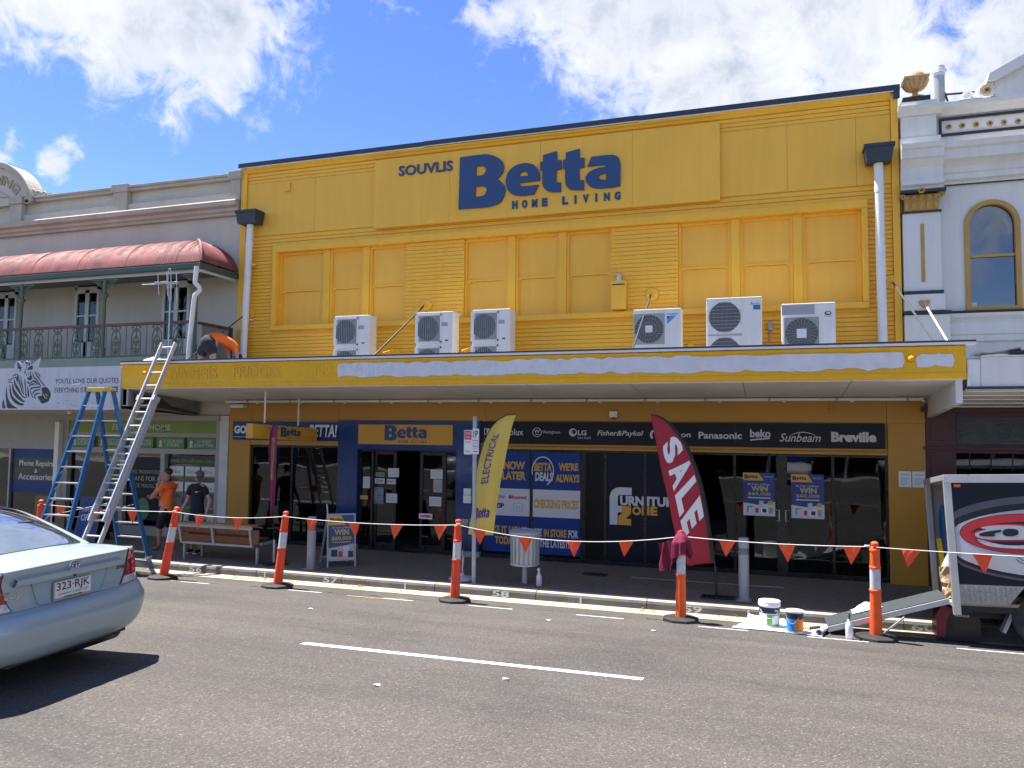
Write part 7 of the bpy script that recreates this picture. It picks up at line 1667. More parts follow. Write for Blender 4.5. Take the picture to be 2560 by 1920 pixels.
b = MB(); b.bar((-12.98, -3.80, 1.10), (-12.72, -2.7, 1.25), .02, .01); b.bar((-12.34, -3.80, 1.10), (-12.06, -2.7, 1.25), .02, .01); b.build('spreader', ALU, t)
# aluminium extension ladder leaning on the awning
t = thing('extension_ladder', (-11.8, -4.0, .05), 'aluminium extension ladder leaning on the awning edge', 'ladder')
ld = Vector((0, .465, 1)); 
def lpt(x, s, off=0): # s = height
    return Vector((x, -4.16 + .465 * s - off * .9, zroad(-4.16) + s + off * .42))
LX0, LX1 = -12.02, -11.62
for nm, s0, s1, off, ins in (('base_section', 0.0, 3.28, 0.0, .0), ('fly_section', .92, 4.42, .07, .03)):
    for x in (LX0 + ins, LX1 - ins):
        b = MB(); b.bar(lpt(x, s0, off), lpt(x, s1, off), .03, .085, (0, -1, .465)); b.build('rail', ALU, t)
    s = s0 + .14
    while s < s1 - .05:
        b = MB(); b.cyl(lpt(LX0 + ins, s, off), lpt(LX1 - ins, s, off), .018, n=10); b.build('rung', ALU, t, smooth=True)
        s += .272
for x in (LX0, LX1):
    b = MB(); b.bar(lpt(x, .95, .03), lpt(x, 1.15, .09), .04, .03); b.build('rung_lock', ALU, t)
    b = MB(); b.bar(lpt(x, 0, 0), lpt(x, .05, 0), .05, .11); b.build('foot', RUB, t)
    b = MB(); b.bar(lpt(x, 3.2, .03), lpt(x, 3.3, .03), .05, .16, (0, -1, .465)); b.build('guide_bracket', ALU, t)
# TV antenna on the awning, crumpled dust sheet
t = thing('tv_antenna', (-12.3, -1.6, 3.86), 'silver rooftop TV antenna standing on the awning edge', 'antenna')
b = MB(); b.cyl((-12.36, -1.6, 3.86), (-12.36, -1.6, 5.93), .014, n=8); b.build('mast', GALV, t)
b = MB(); b.cyl((-13.14, -1.6, 5.95), (-12.16, -1.6, 5.93), .012, n=8); b.cyl((-12.8, -1.6, 5.98), (-12.16, -1.6, 5.965), .010, n=8); b.build('boom', ALU, t)
b = MB()
for x, z0, z1 in ((-12.70, 5.70, 6.17), (-12.46, 5.66, 6.19), (-12.2, 5.51, 6.17)): b.cyl((x - .02, -1.6, z1), (x + .03, -1.6, z0), .008, n=6)
b.build('element', ALU, t)
b = MB(); b.tube([(-12.44, -1.6, 5.94), (-12.44, -1.6, 6.22), (-12.42, -1.6, 6.265), (-12.385, -1.6, 6.265), (-12.37, -1.6, 6.22), (-12.33, -1.6, 5.60), (-12.34, -1.6, 5.56), (-12.38, -1.6, 5.55), (-12.40, -1.6, 5.60), (-12.42, -1.6, 5.92)], .008, 6); b.build('loop', ALU, t)
for x in (-13.1, -13.0, -12.92, -12.84): pass
t = thing('dust_sheet', (-12.4, -1.9, 4.0), 'crumpled pale dust sheet lying on the awning edge by the ladder', 'sheet')
b = MB(); r8 = random.Random(8)
b.grid([[(-12.66 + .028 * i, -2.12 + .03 * j, 4.19 + .10 * math.sin(math.pi * j / 11) * math.sin(math.pi * i / 18) * (.5 + r8.random() * .7)) for j in range(12)] for i in range(19)]); b.build('sheet', mat('sheet_grey', (0.5, 0.5, 0.5), 0.8, 0.2, 8), t, smooth=25)

# ---------------------------------------------------------------- people
def skin_mesh(name, chains, m, parent, sub=2, rootv=0):
    """chains: lists of (x, y, z, r) or (x, y, z, rx, ry); points that coincide are shared, so the figure is one surface"""
    vs, es, rs, key = [], [], [], {}
    for ch in chains:
        prev = None
        for p in ch:
            k = tuple(round(c, 4) for c in p[:3])
            if k not in key:
                key[k] = len(vs); vs.append(p[:3]); rs.append((p[3], p[4] if len(p) > 4 else p[3]))
            i = key[k]
            if prev is not None and prev != i: es.append((prev, i))
            prev = i
    me = bpy.data.meshes.new(name); me.from_pydata(vs, es, [])
    ob = bpy.data.objects.new(name, me); col.objects.link(ob)
    md = ob.modifiers.new('skin', 'SKIN'); md.use_smooth_shade = True
    if not me.skin_vertices: 
        bm = bmesh.new(); bm.from_mesh(me); bm.verts.layers.skin.verify(); bm.to_mesh(me); bm.free()
    for i, sv in enumerate(me.skin_vertices[0].data):
        sv.radius = rs[i]; sv.use_root = (i == rootv)
    sb = ob.modifiers.new('smooth', 'SUBSURF'); sb.levels = sub; sb.render_levels = sub
    dg = bpy.context.evaluated_depsgraph_get()
    nm = bpy.data.meshes.new_from_object(ob.evaluated_get(dg))
    bpy.data.objects.remove(ob); nm.name = name
    nm.materials.clear(); nm.materials.append(m)
    o = bpy.data.objects.new(name, nm); col.objects.link(o); o.parent = parent; ORG[o.name] = Vector((0, 0, 0))
    return o
def blob(name, c, r, m, parent, squash=None, cut=None):
    bm = bmesh.new(); bmesh.ops.create_icosphere(bm, subdivisions=3, radius=1)
    for v in bm.verts:
        p = v.co.copy()
        if squash: p = squash(p)
        v.co = Vector((c[0] + p.x * r[0], c[1] + p.y * r[1], c[2] + p.z * r[2]))
    me = bpy.data.meshes.new(name); bm.to_mesh(me); bm.free(); me.shade_smooth(); me.materials.append(m)
    o = bpy.data.objects.new(name, me); col.objects.link(o); o.parent = parent; ORG[o.name] = Vector((0, 0, 0)); return o
def head_chain(x, y, z0, fx, fy, s=1.0):
    """neck, skull, jaw and nose; (fx, fy) is the way the face looks"""
    return [[(x, y, z0, .052 * s, .055 * s), (x + fx * .012, y + fy * .012, z0 + .07 * s, .05 * s, .052 * s), (x + fx * .02, y + fy * .02, z0 + .14 * s, .072 * s, .078 * s), (x + fx * .012, y + fy * .012, z0 + .20 * s, .082 * s, .09 * s), (x, y, z0 + .265 * s, .06 * s, .065 * s)],
            [(x + fx * .02, y + fy * .02, z0 + .14 * s, .072 * s, .078 * s), (x + fx * .085 * s, y + fy * .085 * s, z0 + .125 * s, .026 * s)],
            [(x + fx * .012, y + fy * .012, z0 + .20 * s, .082 * s, .09 * s), (x + fx * .092 * s, y + fy * .092 * s, z0 + .175 * s, .014 * s)]]
def hand(x, y, z, d, side, curl=.35, s=1.0):
    """palm and five separate fingers from the wrist (x, y, z) along d"""
    d = Vector(d).normalized(); side = Vector(side); side = (side - d * side.dot(d)).normalized(); nrm = d.cross(side)
    w = Vector((x, y, z)); palm = w + d * .085 * s
    out = [[(w.x, w.y, w.z, .024 * s), (*(w + d * .05 * s), .03 * s, .018 * s), (*palm, .032 * s, .016 * s)]]
    for k, L_ in enumerate((.068, .078, .072, .055)):
        o = side * (.030 - .02 * k) * s
        a = palm + o; b_ = a + (d + nrm * curl * .5).normalized() * L_ * .5 * s; c = b_ + (d + nrm * curl * 1.6).normalized() * L_ * .5 * s
        out.append([(*palm, .032 * s, .016 * s), (*(a + d * .012), .010 * s), (*b_, .009 * s), (*c, .0075 * s)])
    th = w + d * .035 * s
    out.append([(*(w + d * .05 * s), .03 * s, .018 * s), (*(th + side * .045 * s + d * .015), .011 * s), (*(th + side * .058 * s + d * .055 * s), .009 * s)])
    return out
HIV = mat('hi_vis_orange', (0.95, 0.17, 0.02), 0.7, 0.08, 8)
NVY = mat('navy_cloth', (0.010, 0.012, 0.022), 0.85, 0.15, 12, 0.2, 70)
CHR = mat('charcoal_cloth', (0.028, 0.030, 0.036), 0.85, 0.15, 12, 0.2, 70)
HAIRD = mat('dark_hair', (0.012, 0.010, 0.009), 0.5, 0.3, 40)
HAIRG = mat('grey_brown_hair', (0.10, 0.085, 0.075), 0.55, 0.3, 40)
BOOT = mat('tan_boot', (0.16, 0.115, 0.06), 0.7, 0.15)
SHOE = mat('black_shoe', (0.012, 0.012, 0.013), 0.6, 0.1)
# man in hi-vis, facing left, one hand up at his face, the other arm folded
t = thing('person', (-12.45, -1.42, .165), 'person in orange hi-vis shirt and navy shorts with a hand raised to the face', 'person', local=True)
body = [[(.05, 0, .86, .10, .10), (.05, 0, 1.0, .09, .09), (.045, 0, 1.15, .095, .095), (.06, 0, 1.32, .10, .10), (.07, 0, 1.42, .08, .08), (.045, 0, 1.44, .055)]]
body += head_chain(.045, 0, 1.44, -1, .12, .92)
# far arm raised: elbow forward at chest, hand at mouth; near arm folded across
ra = [(.07, 0, 1.42, .08, .08), (.06, -.17, 1.37, .058), (-.10, -.24, 1.17, .044), (-.20, -.20, 1.10, .04), (-.13, -.13, 1.28, .034), (-.085, -.09, 1.47, .026)]
la = [(.07, 0, 1.42, .08, .08), (.06, .17, 1.37, .058), (-.03, .22, 1.14, .046), (-.08, .16, 1.06, .042), (-.17, -.02, 1.12, .034), (-.20, -.10, 1.13, .026)]
body += [ra, la] + hand(-.085, -.09, 1.47, (-.02, .04, .1), (-.8, .2, 0), .5) + hand(-.20, -.10, 1.13, (-.3, -1, .1), (0, 0, 1), .5)
for s in (-1, 1):
    f = -.07 if s < 0 else .05
    body.append([(.05, 0, .86, .10, .10), (.05 + f * .3, .085 * s, .78, .085), (.03 + f, .095 * s, .46, .055), (.035 + f, .095 * s, .36, .05), (.05 + f * 1.2, .095 * s, .22, .046), (.05 + f * 1.2, .095 * s, .08, .034), (.03 + f * 1.2, .095 * s, .04, .036), (-.10 + f * 1.2, .10 * s, .025, .025)])
skin_mesh('body', body, SKIN, t)
skin_mesh('shirt', [[(.05, 0, .72, .155, .13), (.05, 0, .88, .15, .125), (.045, 0, 1.0, .142, .115), (.045, 0, 1.15, .148, .12), (.06, 0, 1.32, .158, .125), (.07, 0, 1.42, .115, .10), (.05, 0, 1.465, .062)],
                    [(.07, 0, 1.42, .115, .10), (.06, -.17, 1.37, .075), (-.02, -.215, 1.25, .072)], [(.07, 0, 1.42, .115, .10), (.06, .17, 1.37, .075), (.0, .21, 1.22, .07)]], HIV, t)
skin_mesh('shirt_front', [[(-.03, 0, .74, .12, .105), (-.025, 0, .86, .118, .11), (-.01, 0, .98, .112, .10)]], NVY, t)
skin_mesh('shorts', [[(.05, 0, .98, .140, .115), (.05, 0, .86, .145, .125), (.045, 0, .80, .14, .12)]] + [[(.045, 0, .80, .14, .12), (.035 + (-.02 if s < 0 else .015), .09 * s, .72, .10), (.03 + (-.06 if s < 0 else .045), .095 * s, .44, .09)] for s in (-1, 1)], NVY, t)
skin_mesh('collar', [[(.05, 0, 1.455, .07, .066), (.045, 0, 1.49, .066, .062)]], NVY, t, 1)
blob('hair', (.06, 0, 1.672), (.094, .083, .088), HAIRD, t, lambda p: Vector((p.x, p.y, max(p.z, -.55 if p.x > .1 else .28 - .1 * p.x))))
for s in (-1, 1):
    f = (-.07 if s < 0 else .05) * 1.2
    skin_mesh('boot', [[(.055 + f, .095 * s, .14, .052), (.05 + f, .095 * s, .05, .05), (-.03 + f, .098 * s, .038, .045, .04), (-.13 + f, .10 * s, .03, .036, .03)]], BOOT, t)
# woman in navy polo, head turned to the left
t = thing('person', (-11.53, -1.5, .163), 'person in navy polo shirt with yellow shoulder trim standing behind the bench', 'person', local=True)
body = [[(0, 0, .86, .155, .115), (0, 0, 1.0, .135, .105), (0, 0, 1.15, .14, .11), (0, 0, 1.30, .145, .105), (0, .0, 1.40, .10, .085), (0, 0, 1.43, .05)]]
body += head_chain(0, 0, 1.425, -.95, -.3, .90)
for s, ex, ey in ((-1, -.27, -.05), (1, .30, -.02)):
    arm = [(0, 0, 1.40, .10, .085), (.175 * s, 0, 1.355, .056), (ex, .03, 1.10, .043), (ex + (-.05 if s < 0 else .02), -.06, .93, .034), (ex + (-.08 if s < 0 else .02), -.11, .80, .025)]
    body += [arm] + hand(arm[-1][0], arm[-1][1], arm[-1][2], (-.1 if s < 0 else 0, -.15, -1), (0, -1, 0), .35, .95)
for s in (-1, 1):
    body.append([(0, 0, .86, .155, .115), (.09 * s, 0, .76, .092), (.10 * s, -.01, .46, .06), (.10 * s, 0, .36, .052), (.10 * s, .01, .22, .048), (.10 * s, .01, .07, .034), (.10 * s, -.02, .04, .034), (.11 * s, -.12, .025, .024)])
skin_mesh('body', body, SKIN2, t)
skin_mesh('polo_shirt', [[(0, 0, .76, .185, .14), (0, 0, .88, .178, .135), (0, 0, 1.0, .155, .122), (0, 0, 1.15, .158, .125), (0, 0, 1.30, .162, .12), (0, 0, 1.40, .112, .095), (0, .005, 1.445, .058)]] + [[(0, 0, 1.40, .112, .095), (.175 * s, 0, 1.355, .075), (.245 * s, .01, 1.20, .068)] for s in (-1, 1)], NVY, t)
skin_mesh('trousers', [[(0, 0, .86, .165, .125), (0, 0, .80, .16, .12)]] + [[(0, 0, .80, .16, .12), (.09 * s, 0, .70, .105), (.10 * s, 0, .40, .082), (.10 * s, .005, .30, .078)] for s in (-1, 1)], NVY, t)
blob('hair', (.022, .02, 1.642), (.094, .096, .094), HAIRG, t, lambda p: Vector((p.x, p.y, max(p.z, -.75 if p.x > -.05 else .30))))
skin_mesh('collar', [[(0, .01, 1.435, .066, .062), (0, .005, 1.465, .064, .06)]], NVY, t, 1)
for s in (-1, 1):
    b = MB(); b.grid([[(s * (.10 + .05 * i), -.075 - .0 * i + .04 * j, 1.443 - .024 * i + .02 * math.sin(j * 1.5)) for j in range(3)] for i in range(3)]); o = b.build('shoulder_trim', PYEL, t, local=True)
part_ = MB(); part_.box(.045, .12, -.135, -.128, 1.27, 1.30); part_.build('logo_badge', PYEL, t, local=True)
for s in (-1, 1):
    skin_mesh('shoe', [[(.10 * s, .03, .05, .045), (.10 * s, -.04, .045, .046, .04), (.112 * s, -.14, .03, .038, .03)]], SHOE, t)
    b = MB(); b.box(.10 * s - .045, .112 * s + .045 if s > 0 else .10 * s + .045, -.17, .07, 0, .02, .008); b.build('sole', WHT2, t, local=True)
# worker bending over on the awning roof
t = thing('person', (-11.42, -1.45, 3.86), 'person in orange shirt and charcoal shorts bending over on the awning roof', 'person', local=True)
body = [[(0, 0, .80, .10, .10), (.06, .16, .88, .09, .09), (.15, .32, .84, .09, .09), (.24, .44, .74, .09, .09), (.28, .49, .67, .06)]]
body += [[(.28, .49, .67, .06), (.31, .53, .59, .06), (.33, .55, .51, .085, .085), (.34, .56, .42, .06)]]
for s in (-1, 1):
    sh = (.24 + .15 * s, .42 - .06 * s, .72)
    el = (sh[0] + .06, sh[1] - .0, .50); wr = (sh[0] + .0, sh[1] + .06, .27)
    body += [[(.24, .44, .74, .09, .09), (*sh, .058), (*el, .046), (*wr, .028)]] + hand(*wr, (-.1, .2, -1), (0, 1, 0), .6)
for s in (-1, 1):
    hx = -.01 + .135 * s; hy = -.02
    body.append([(0, 0, .80, .10, .10), (hx, hy, .70, .10), (hx + .02 * s, hy - .02, .42, .066), (hx + .02 * s, hy, .22, .054), (hx, hy + .02, .07, .036), (hx + .02, hy + .12, .03, .03)])
skin_mesh('body', body, SKIN2, t)
skin_mesh('shirt', [[(-.01, -.03, .78, .172, .145), (0, .05, .85, .178, .145), (.06, .16, .90, .172, .138), (.15, .32, .86, .168, .135), (.24, .44, .755, .15, .128), (.28, .49, .69, .075)]] + [[(.24, .44, .755, .15, .128), (.24 + .15 * s, .42 - .06 * s, .72, .08), (.29 + .15 * s, .41 - .06 * s, .58, .076)] for s in (-1, 1)], HIV, t)
skin_mesh('shorts', [[(.02, .06, .86, .165, .15), (0, .01, .82, .18, .16), (0, -.02, .74, .185, .16)]] + [[(0, -.02, .74, .185, .15), (-.01 + .125 * s, -.03, .66, .125), (-.01 + .145 * s, -.04, .45, .118)] for s in (-1, 1)], CHR, t)
blob('hair', (.33, .56, .49), (.09, .09, .10), HAIRD, t)
for s in (-1, 1):
    skin_mesh('boot', [[(-.01 + .135 * s, 0, .16, .052), (-.01 + .135 * s, .0, .05, .05), (.01 + .135 * s, .10, .04, .045, .04)]], BOOT, t)
# ---------------------------------------------------------------- silver blue sedan
PAINT = mat('ice_blue_paint', (0.34, 0.41, 0.42), 0.36, 0.02, 0.6, metal=0.15, coat=0.5)
CARG = glass('car_glass', (0.05, 0.06, 0.08), 1.0, (0.5, 0.58, 0.72))
CHROME = mat('chrome', (0.75, 0.76, 0.78), 0.12, 0.03, metal=1.0)
TRIM = mat('black_trim', (0.015, 0.015, 0.016), 0.5, 0.1)
REDL = mat('red_lens', (0.34, 0.008, 0.015), 0.10, 0.3, 14, coat=1.0)
CLRL = mat('clear_lens', (0.55, 0.56, 0.57), 0.12, 0.25, 30, coat=1.0)
def sedan(loc, rz, lab, paint, plate=None, group=None, scale=1.0, detail=True):
    t = thing('sedan', loc, lab, 'car', group, rz, True)
    t.scale = (scale,) * 3
    # keys along the centre line: x, z, half width, sweep back at the edge, drop at the edge
    K = [(.20, .24, .80, .20, 0), (.06, .27, .88, .20, 0), (-.01, .36, .95, .19, 0), (-.04, .50, .975, .18, 0), (-.035, .585, .975, .17, 0), (.005, .655, .965, .16, 0), (.085, .690, .96, .15, 0), (.10, .72, .965, .15, 0), (.105, .82, .965, .145, .0), (.105, .93, .935, .14, .005), (.082, 1.02, .865, .12, .010), (.112, 1.046, .845, .10, .016), (.22, 1.062, .82, .07, .028), (.42, 1.078, .81, .03, .035), (.70, 1.09, .80, .0, .045)]
    G = [(.60, 1.07, .735, .0, .01), (.70, 1.115, .725, 0, .01), (.98, 1.255, .675, 0, .025), (1.30, 1.39, .635, .0, .04), (1.55, 1.445, .615, 0, .05), (2.0, 1.478, .605, 0, .05), (2.5, 1.478, .605, 0, .05), (2.95, 1.42, .62, 0, .05), (3.4, 1.2, .68, 0, .03), (3.78, 1.02, .73, 0, .0)]
    Hd = [(3.6, 1.0, .80, 0, .05), (3.9, .985, .80, 0, .05), (4.3, .93, .80, -.02, .05), (4.62, .82, .80, -.10, .04), (4.76, .68, .83, -.20, .0), (4.80, .50, .86, -.25, 0), (4.77, .32, .86, -.25, 0), (4.65, .24, .8, -.2, 0)]
    def at(Kk, f):
        i = min(max(int(f), 0), len(Kk) - 2); u = f - i
        p0, p1, p2, p3 = Kk[max(i - 1, 0)], Kk[i], Kk[i + 1], Kk[min(i + 2, len(Kk) - 1)]
        return [.5 * (2 * p1[c] + (p2[c] - p0[c]) * u + (2 * p0[c] - 5 * p1[c] + 4 * p2[c] - p3[c]) * u * u + (-p0[c] + 3 * p1[c] - 3 * p2[c] + p3[c]) * u ** 3) for c in range(5)]
    def sf(Kk, f, s, o=0.0):       # s in -1..1 across; o = outward offset
        x, z, w, sw, dr = at(Kk, f)
        e = abs(s)
        y = s * w * (1 - .0 * e)
        p = Vector((x + sw * (.10 * e ** 2 + .90 * e ** 7), y, z - dr * e ** 3))
        if o:
            q = 1e-3
            a = sf(Kk, f + q, s) - sf(Kk, f - q, s); b = sf(Kk, f, min(s + q, 1)) - sf(Kk, f, max(s - q, -1))
            n = a.cross(b).normalized()
            if n.dot(p - Vector((2.3, 0, .6))) < 0: n = -n
            p = p + n * o
        return p
    def sheet(Kk, f0, f1, s0, s1, m, name, par=t, o=0.0, nf=24, ns=32):
        b = MB(); b.grid([[tuple(sf(Kk, f0 + (f1 - f0) * i / nf, s0 + (s1 - s0) * j / ns, o)) for j in range(ns + 1)] for i in range(nf + 1)])
        return b.build(name, m, par, smooth=60, local=True, fix=False)
    bum = sheet(K, 0, 6.0, -1, 1, paint, 'rear_bumper', nf=30, ns=48)
    body = sheet(K, 6.05, 14, -1, 1, paint, 'body', nf=50, ns=48)
    sheet(K, 5.98, 6.25, -.80, .80, TRIM, 'boot_gap', body, -.004, 4, 30)
    sheet(G, 4.15, 6.9, -1, 1, paint, 'roof')
    sheet(G, 0, 4.2, -1, 1, paint, 'rear_pillars', nf=30)
    sheet(G, .55, 3.85, -.86, .86, CARG, 'rear_window', o=.006)
    for s in (-1, 1):
        sheet(G, .45, 4.0, s * .855, s * .885, TRIM, 'window_seal', o=.008, ns=3)
    sheet(G, .42, .56, -.86, .86, TRIM, 'window_seal', o=.008, nf=3)
    sheet(G, 6.9, 9, -1, 1, CARG, 'windscreen')
    sheet(Hd, 0, 7, -1, 1, paint, 'bonnet')
    # lower sides with wheel openings
    WX = (1.03, 3.75); WRAD = .335
    zs = [.24, .27, .36, .50, .585, .655, .72, .82, .93, 1.015, 1.045]
    def side(x, k):
        zz = zs[k]
        w = [.82, .88, .93, .945, .945, .943, .94, .93, .905, .86, .82][k]
        if x > 3.9: zz = min(zz, 1.0 - .10 * (x - 3.9))
        return (x, w, zz)
    for s in (-1, 1):
        b = MB(); cols = []
        ek = [0, 1, 2, 3, 4, 5, 7, 8, 9, 10, 11]
        cols.append([sf(K, f, 1) for f in ek])
        for x in [.32, .42, .55] + [.62 + .06 * i for i in range(66)]:
            cl = []
            for k in range(11):
                p = Vector(side(x, k)); q = max(0, min(1, (x - .2) / .4)); q = q * q * (3 - 2 * q)
                e = sf(K, ek[k], 1); p.y = e.y + (p.y - e.y) * q; p.z = e.z + (p.z - e.z) * q if x < .7 else p.z
                cl.append(p)
            cols.append(cl)
        vs = [tuple(Vector((p.x, p.y * s, p.z))) for c in cols for p in c]; fs = []
        for i in range(len(cols) - 1):
            for k in range(10):
                c = (cols[i][k] + cols[i + 1][k + 1]) / 2
                if any((c.x - wx) ** 2 + (c.z - .32) ** 2 < (WRAD + .03) ** 2 for wx in WX): continue
                fs.append((i * 11 + k, i * 11 + k + 1, (i + 1) * 11 + k + 1, (i + 1) * 11 + k))
        b.add(vs, fs); b.build('side_panel', paint, t, smooth=50, local=True, fix=False)
        b = MB()
        P = []
        for i in range(41):
            f = 1.0 + (8.0) * i / 40
            p = sf(G, f, 1)
            P.append([(p.x, s * p.y, p.z), (p.x, s * .80, 1.03)])
        b.grid(P); b.build('side_window', CARG, t, smooth=True, local=True, fix=False)
        b = MB()
        b.add([(.62, s * .735, 1.07), (.62, s * .80, 1.03), (1.0, s * .80, 1.03), (1.02, s * .68, 1.26)], [(0, 1, 2, 3)]); b.build('quarter_panel', paint, t, local=True)
        for wx in WX:
            b = MB(); b.lathe([(.20, -.0), (.30, -.01), (.318, -.04), (.318, -.17), (.30, -.20), (.20, -.2)], (0, 0, 0), 32, 'y'); b.v = [(p[0] + wx, s * (.905 + p[1]), p[2] + .318) for p in b.v]
            w = b.build('wheel', RUB, t, smooth=40, local=True)
            b = MB(); b.lathe([(.205, -.02), (.20, -.03), (.17, -.06), (.05, -.03), (.005, -.02)], (0, 0, 0), 28, 'y')
            for k in range(5):
                a = R(72 * k); b.bar((.04 * math.cos(a), -.015, .04 * math.sin(a)), (.195 * math.cos(a), -.02, .195 * math.sin(a)), .06, .03, (0, 1, 0))
            b.v = [(p[0] + wx, s * (.905 + p[1]), p[2] + .318) for p in b.v]; b.build('rim', ALU, w, smooth=30, local=True)
        b = MB(); b.box(3.35, 3.5, s * .86, s * 1.0, 1.02, 1.14, .02); b.build('door_mirror', paint, t, local=True)
    b = MB(); b.box(.3, 4.6, -.84, .84, .24, .6); b.box(.07, .3, -.66, .66, .255, .6); b.build('underbody', TRIM, t, local=True)
    b = MB(); b.box(.55, 3.85, -.74, .74, .9, 1.02); b.build('parcel_shelf', TRIM, t, local=True)
    b = MB(); b.lathe([(.09, -.35), (.10, -.33), (.10, .33), (.09, .35)], (.28, -.40, .24), 14, 'y'); b.cyl((.12, -.62, .25), (.45, -.62, .25), .03, n=12); b.build('exhaust', TRIM, t, smooth=40, local=True)
    for x, y in ((1.05, .38), (1.05, -.38), (2.5, .38), (2.5, -.38)):
        b = MB(); b.box(x - .06, x + .10, y - .25, y + .25, .7, 1.12, .05); b.box(x - .02, x + .08, y - .12, y + .12, 1.12, 1.30, .05); b.build('seat', TRIM, t, local=True)
    # tail lights wrapping the corners
    for s in (-1, 1):
        s0 = lambda f: .625 + .235 * max(0, (f - 6.5) / 4.2) ** 1.1
        def lens(f0, f1, m, name, par, o, n=14):
            b = MB(); P = []
            for i in range(n + 1):
                f = f0 + (f1 - f0) * i / n
                P.append([tuple(sf(K, f, s * (s0(f) + (1 - s0(f)) * j / 16), o)) for j in range(17)])
            b.grid(P); return b.build(name, m, par, smooth=True, local=True, fix=False)
        tl = lens(7.6, 9.9, REDL, 'tail_light', t, .010)
        lens(9.93, 10.8, CLRL, 'indicator_lens', tl, .011)
        lens(6.55, 7.57, CLRL, 'reverse_lens', tl, .010)
        lens(6.40, 6.53, TRIM, 'lamp_seal', tl, .008, 3); lens(7.57, 7.60, TRIM, 'lamp_seal', tl, .009, 2); lens(9.9, 9.93, TRIM, 'lamp_seal', tl, .009, 2)
        b = MB(); b.grid([[tuple(sf(K, 6.4 + 4.4 * i / 20, s * s0(6.4 + 4.4 * i / 20), .010)), tuple(sf(K, 6.4 + 4.4 * i / 20, s * (s0(6.4 + 4.4 * i / 20) - .014), .004))] for i in range(21)]); b.build('lamp_seal', TRIM, tl, local=True, fix=False)
        for k in range(3):
            b = MB(); c = sf(K, 8.1 + .65 * k, s * .84, -.0); b.lathe([(.035, 0), (.03, .012), (.004, .016)], (0, 0, 0), 14, 'x'); b.v = [(c.x - .012 - p[0] * .2, c.y + p[1], c.z + p[2]) for p in b.v]
            b.build('lamp_reflector', mat('lamp_red_bright', (.6, .02, .03), .15, .2, 30, coat=1), tl, smooth=True, local=True)
        b = MB(); b.grid([[(.25 + .06 * i, s * .947, z) for z in (.70, .80, .92, .99 - .03 * i)] for i in range(6)]); b.build('side_lens', REDL, tl, local=True)
    # number plate recess, garnish bar, badges
    rec = [(-.40, 8.75), (.40, 8.75), (.33, 7.0), (.30, 6.65), (-.30, 6.65), (-.33, 7.0)]
    def rp(s, f, o): return tuple(sf(K, f, s / .88, o))
    b = MB(); P0 = [rp(s, f, .004) for s, f in rec]
    b.tube(P0, .008, 6, True); b.build('recess_edge', paint, t, smooth=True, local=True)
    b = MB(); b.grid([[rp(.40 - (.10 * (1 - q / 6)) if False else (-1 + 2 * j / 10) * (.40 if q > 4 else .33 + .0175 * q), 6.65 + 2.1 * q / 6, .002) for j in range(11)] for q in range(7)]); b.build('plate_recess', mat('recess_paint', (0.30, 0.38, 0.41), 0.4, 0.03), t, smooth=True, local=True, fix=False)
    b = MB(); P = []
    for j in range(25):
        s = (-1 + 2 * j / 24) * .56
        o = .034
        P.append([rp(s, 8.70, -.01), rp(s, 8.72, o), rp(s, 9.0, o + .006), rp(s, 9.28, o), rp(s, 9.32, -.01)])
    b.grid(P); b.build('garnish_bar', paint, t, smooth=50, local=True)
    b = MB(); c = Vector(rp(0, 9.08, .036)); b.lathe([(.012, 0), (.012, .006), (.004, .006)], (0, 0, 0), 12, 'x'); b.v = [(c.x - p[0], c.y + p[1], c.z + p[2] - .035) for p in b.v]; b.build('boot_lock', TRIM, t, local=True)
    if plate:
        c = Vector(rp(0, 7.72, .02))
        def pm(u, v, d): return (c.x + d + v * .03, -u + c.y, c.z + v)      # u to the right seen from behind
        b = MB(); b.prism([rect(-.215, .215, -.084, .078, .012)], -.006, .006, pm); pl = b.build('number_plate', mat('plate_frame', (0.38, 0.33, 0.25), 0.6, 0.2, 20), t, local=True)
        b = MB(); b.prism([rect(-.203, .203, -.066, .072, .01)], -.008, -.006, pm); b.build('plate_face', mat('plate_white', (0.68, 0.66, 0.60), 0.5, 0.1, 12), pl, local=True)
        text(plate, (-.185, .186, -.022, .066), -.0082, DARK, pl, bold=.012, ext=.001, fmap=pm, local=True)
        text('QUEENSLAND - SUNSHINE STATE', (-.165, .165, -.043, -.030), -.0082, DARK, pl, ext=.001, fmap=pm, local=True)
        text('LOCKWOOD AUTO CENTRE', (-.10, .10, -.072, -.058), -.0082, DARK, pl, ext=.002, fmap=pm, local=True)
        # emblem and badges
        c2 = Vector(rp(0, 9.62, .012))
        def em(u, v, d): return (c2.x + d, c2.y - u, c2.z + v)
        b = MB()
        b.tube([em(.055 * math.cos(R(10 * j)), .038 * math.sin(R(10 * j)), 0) for j in range(36)], .0042, 8, True)
        b.tube([em(.024 * math.cos(R(12 * j)), .034 * math.sin(R(12 * j)), -.002) for j in range(30)], .0032, 6, True)
        b.tube([em(.046 * math.cos(R(12 * j)), .016 + .014 * math.sin(R(12 * j)), -.003) for j in range(30)], .0032, 6, True)
        b.build('emblem', CHROME, t, smooth=True, local=True)
        def badge(txt, u0, u1, f0, f1, sh=.3):
            def bm_(u, v, d): return tuple(sf(K, v, -u / .88, .006 - d))
            text(txt, (u0, u1, f0, f1), 0, CHROME, t, bold=.02, ext=.002, shear=sh, fmap=bm_, local=True, name='badge')
        badge('Camry', -.66, -.48, 7.75, 8.12); badge('TOYOTA', -.68, -.57, 8.22, 8.38, 0.0); badge('Altise', .50, .64, 8.30, 8.62)
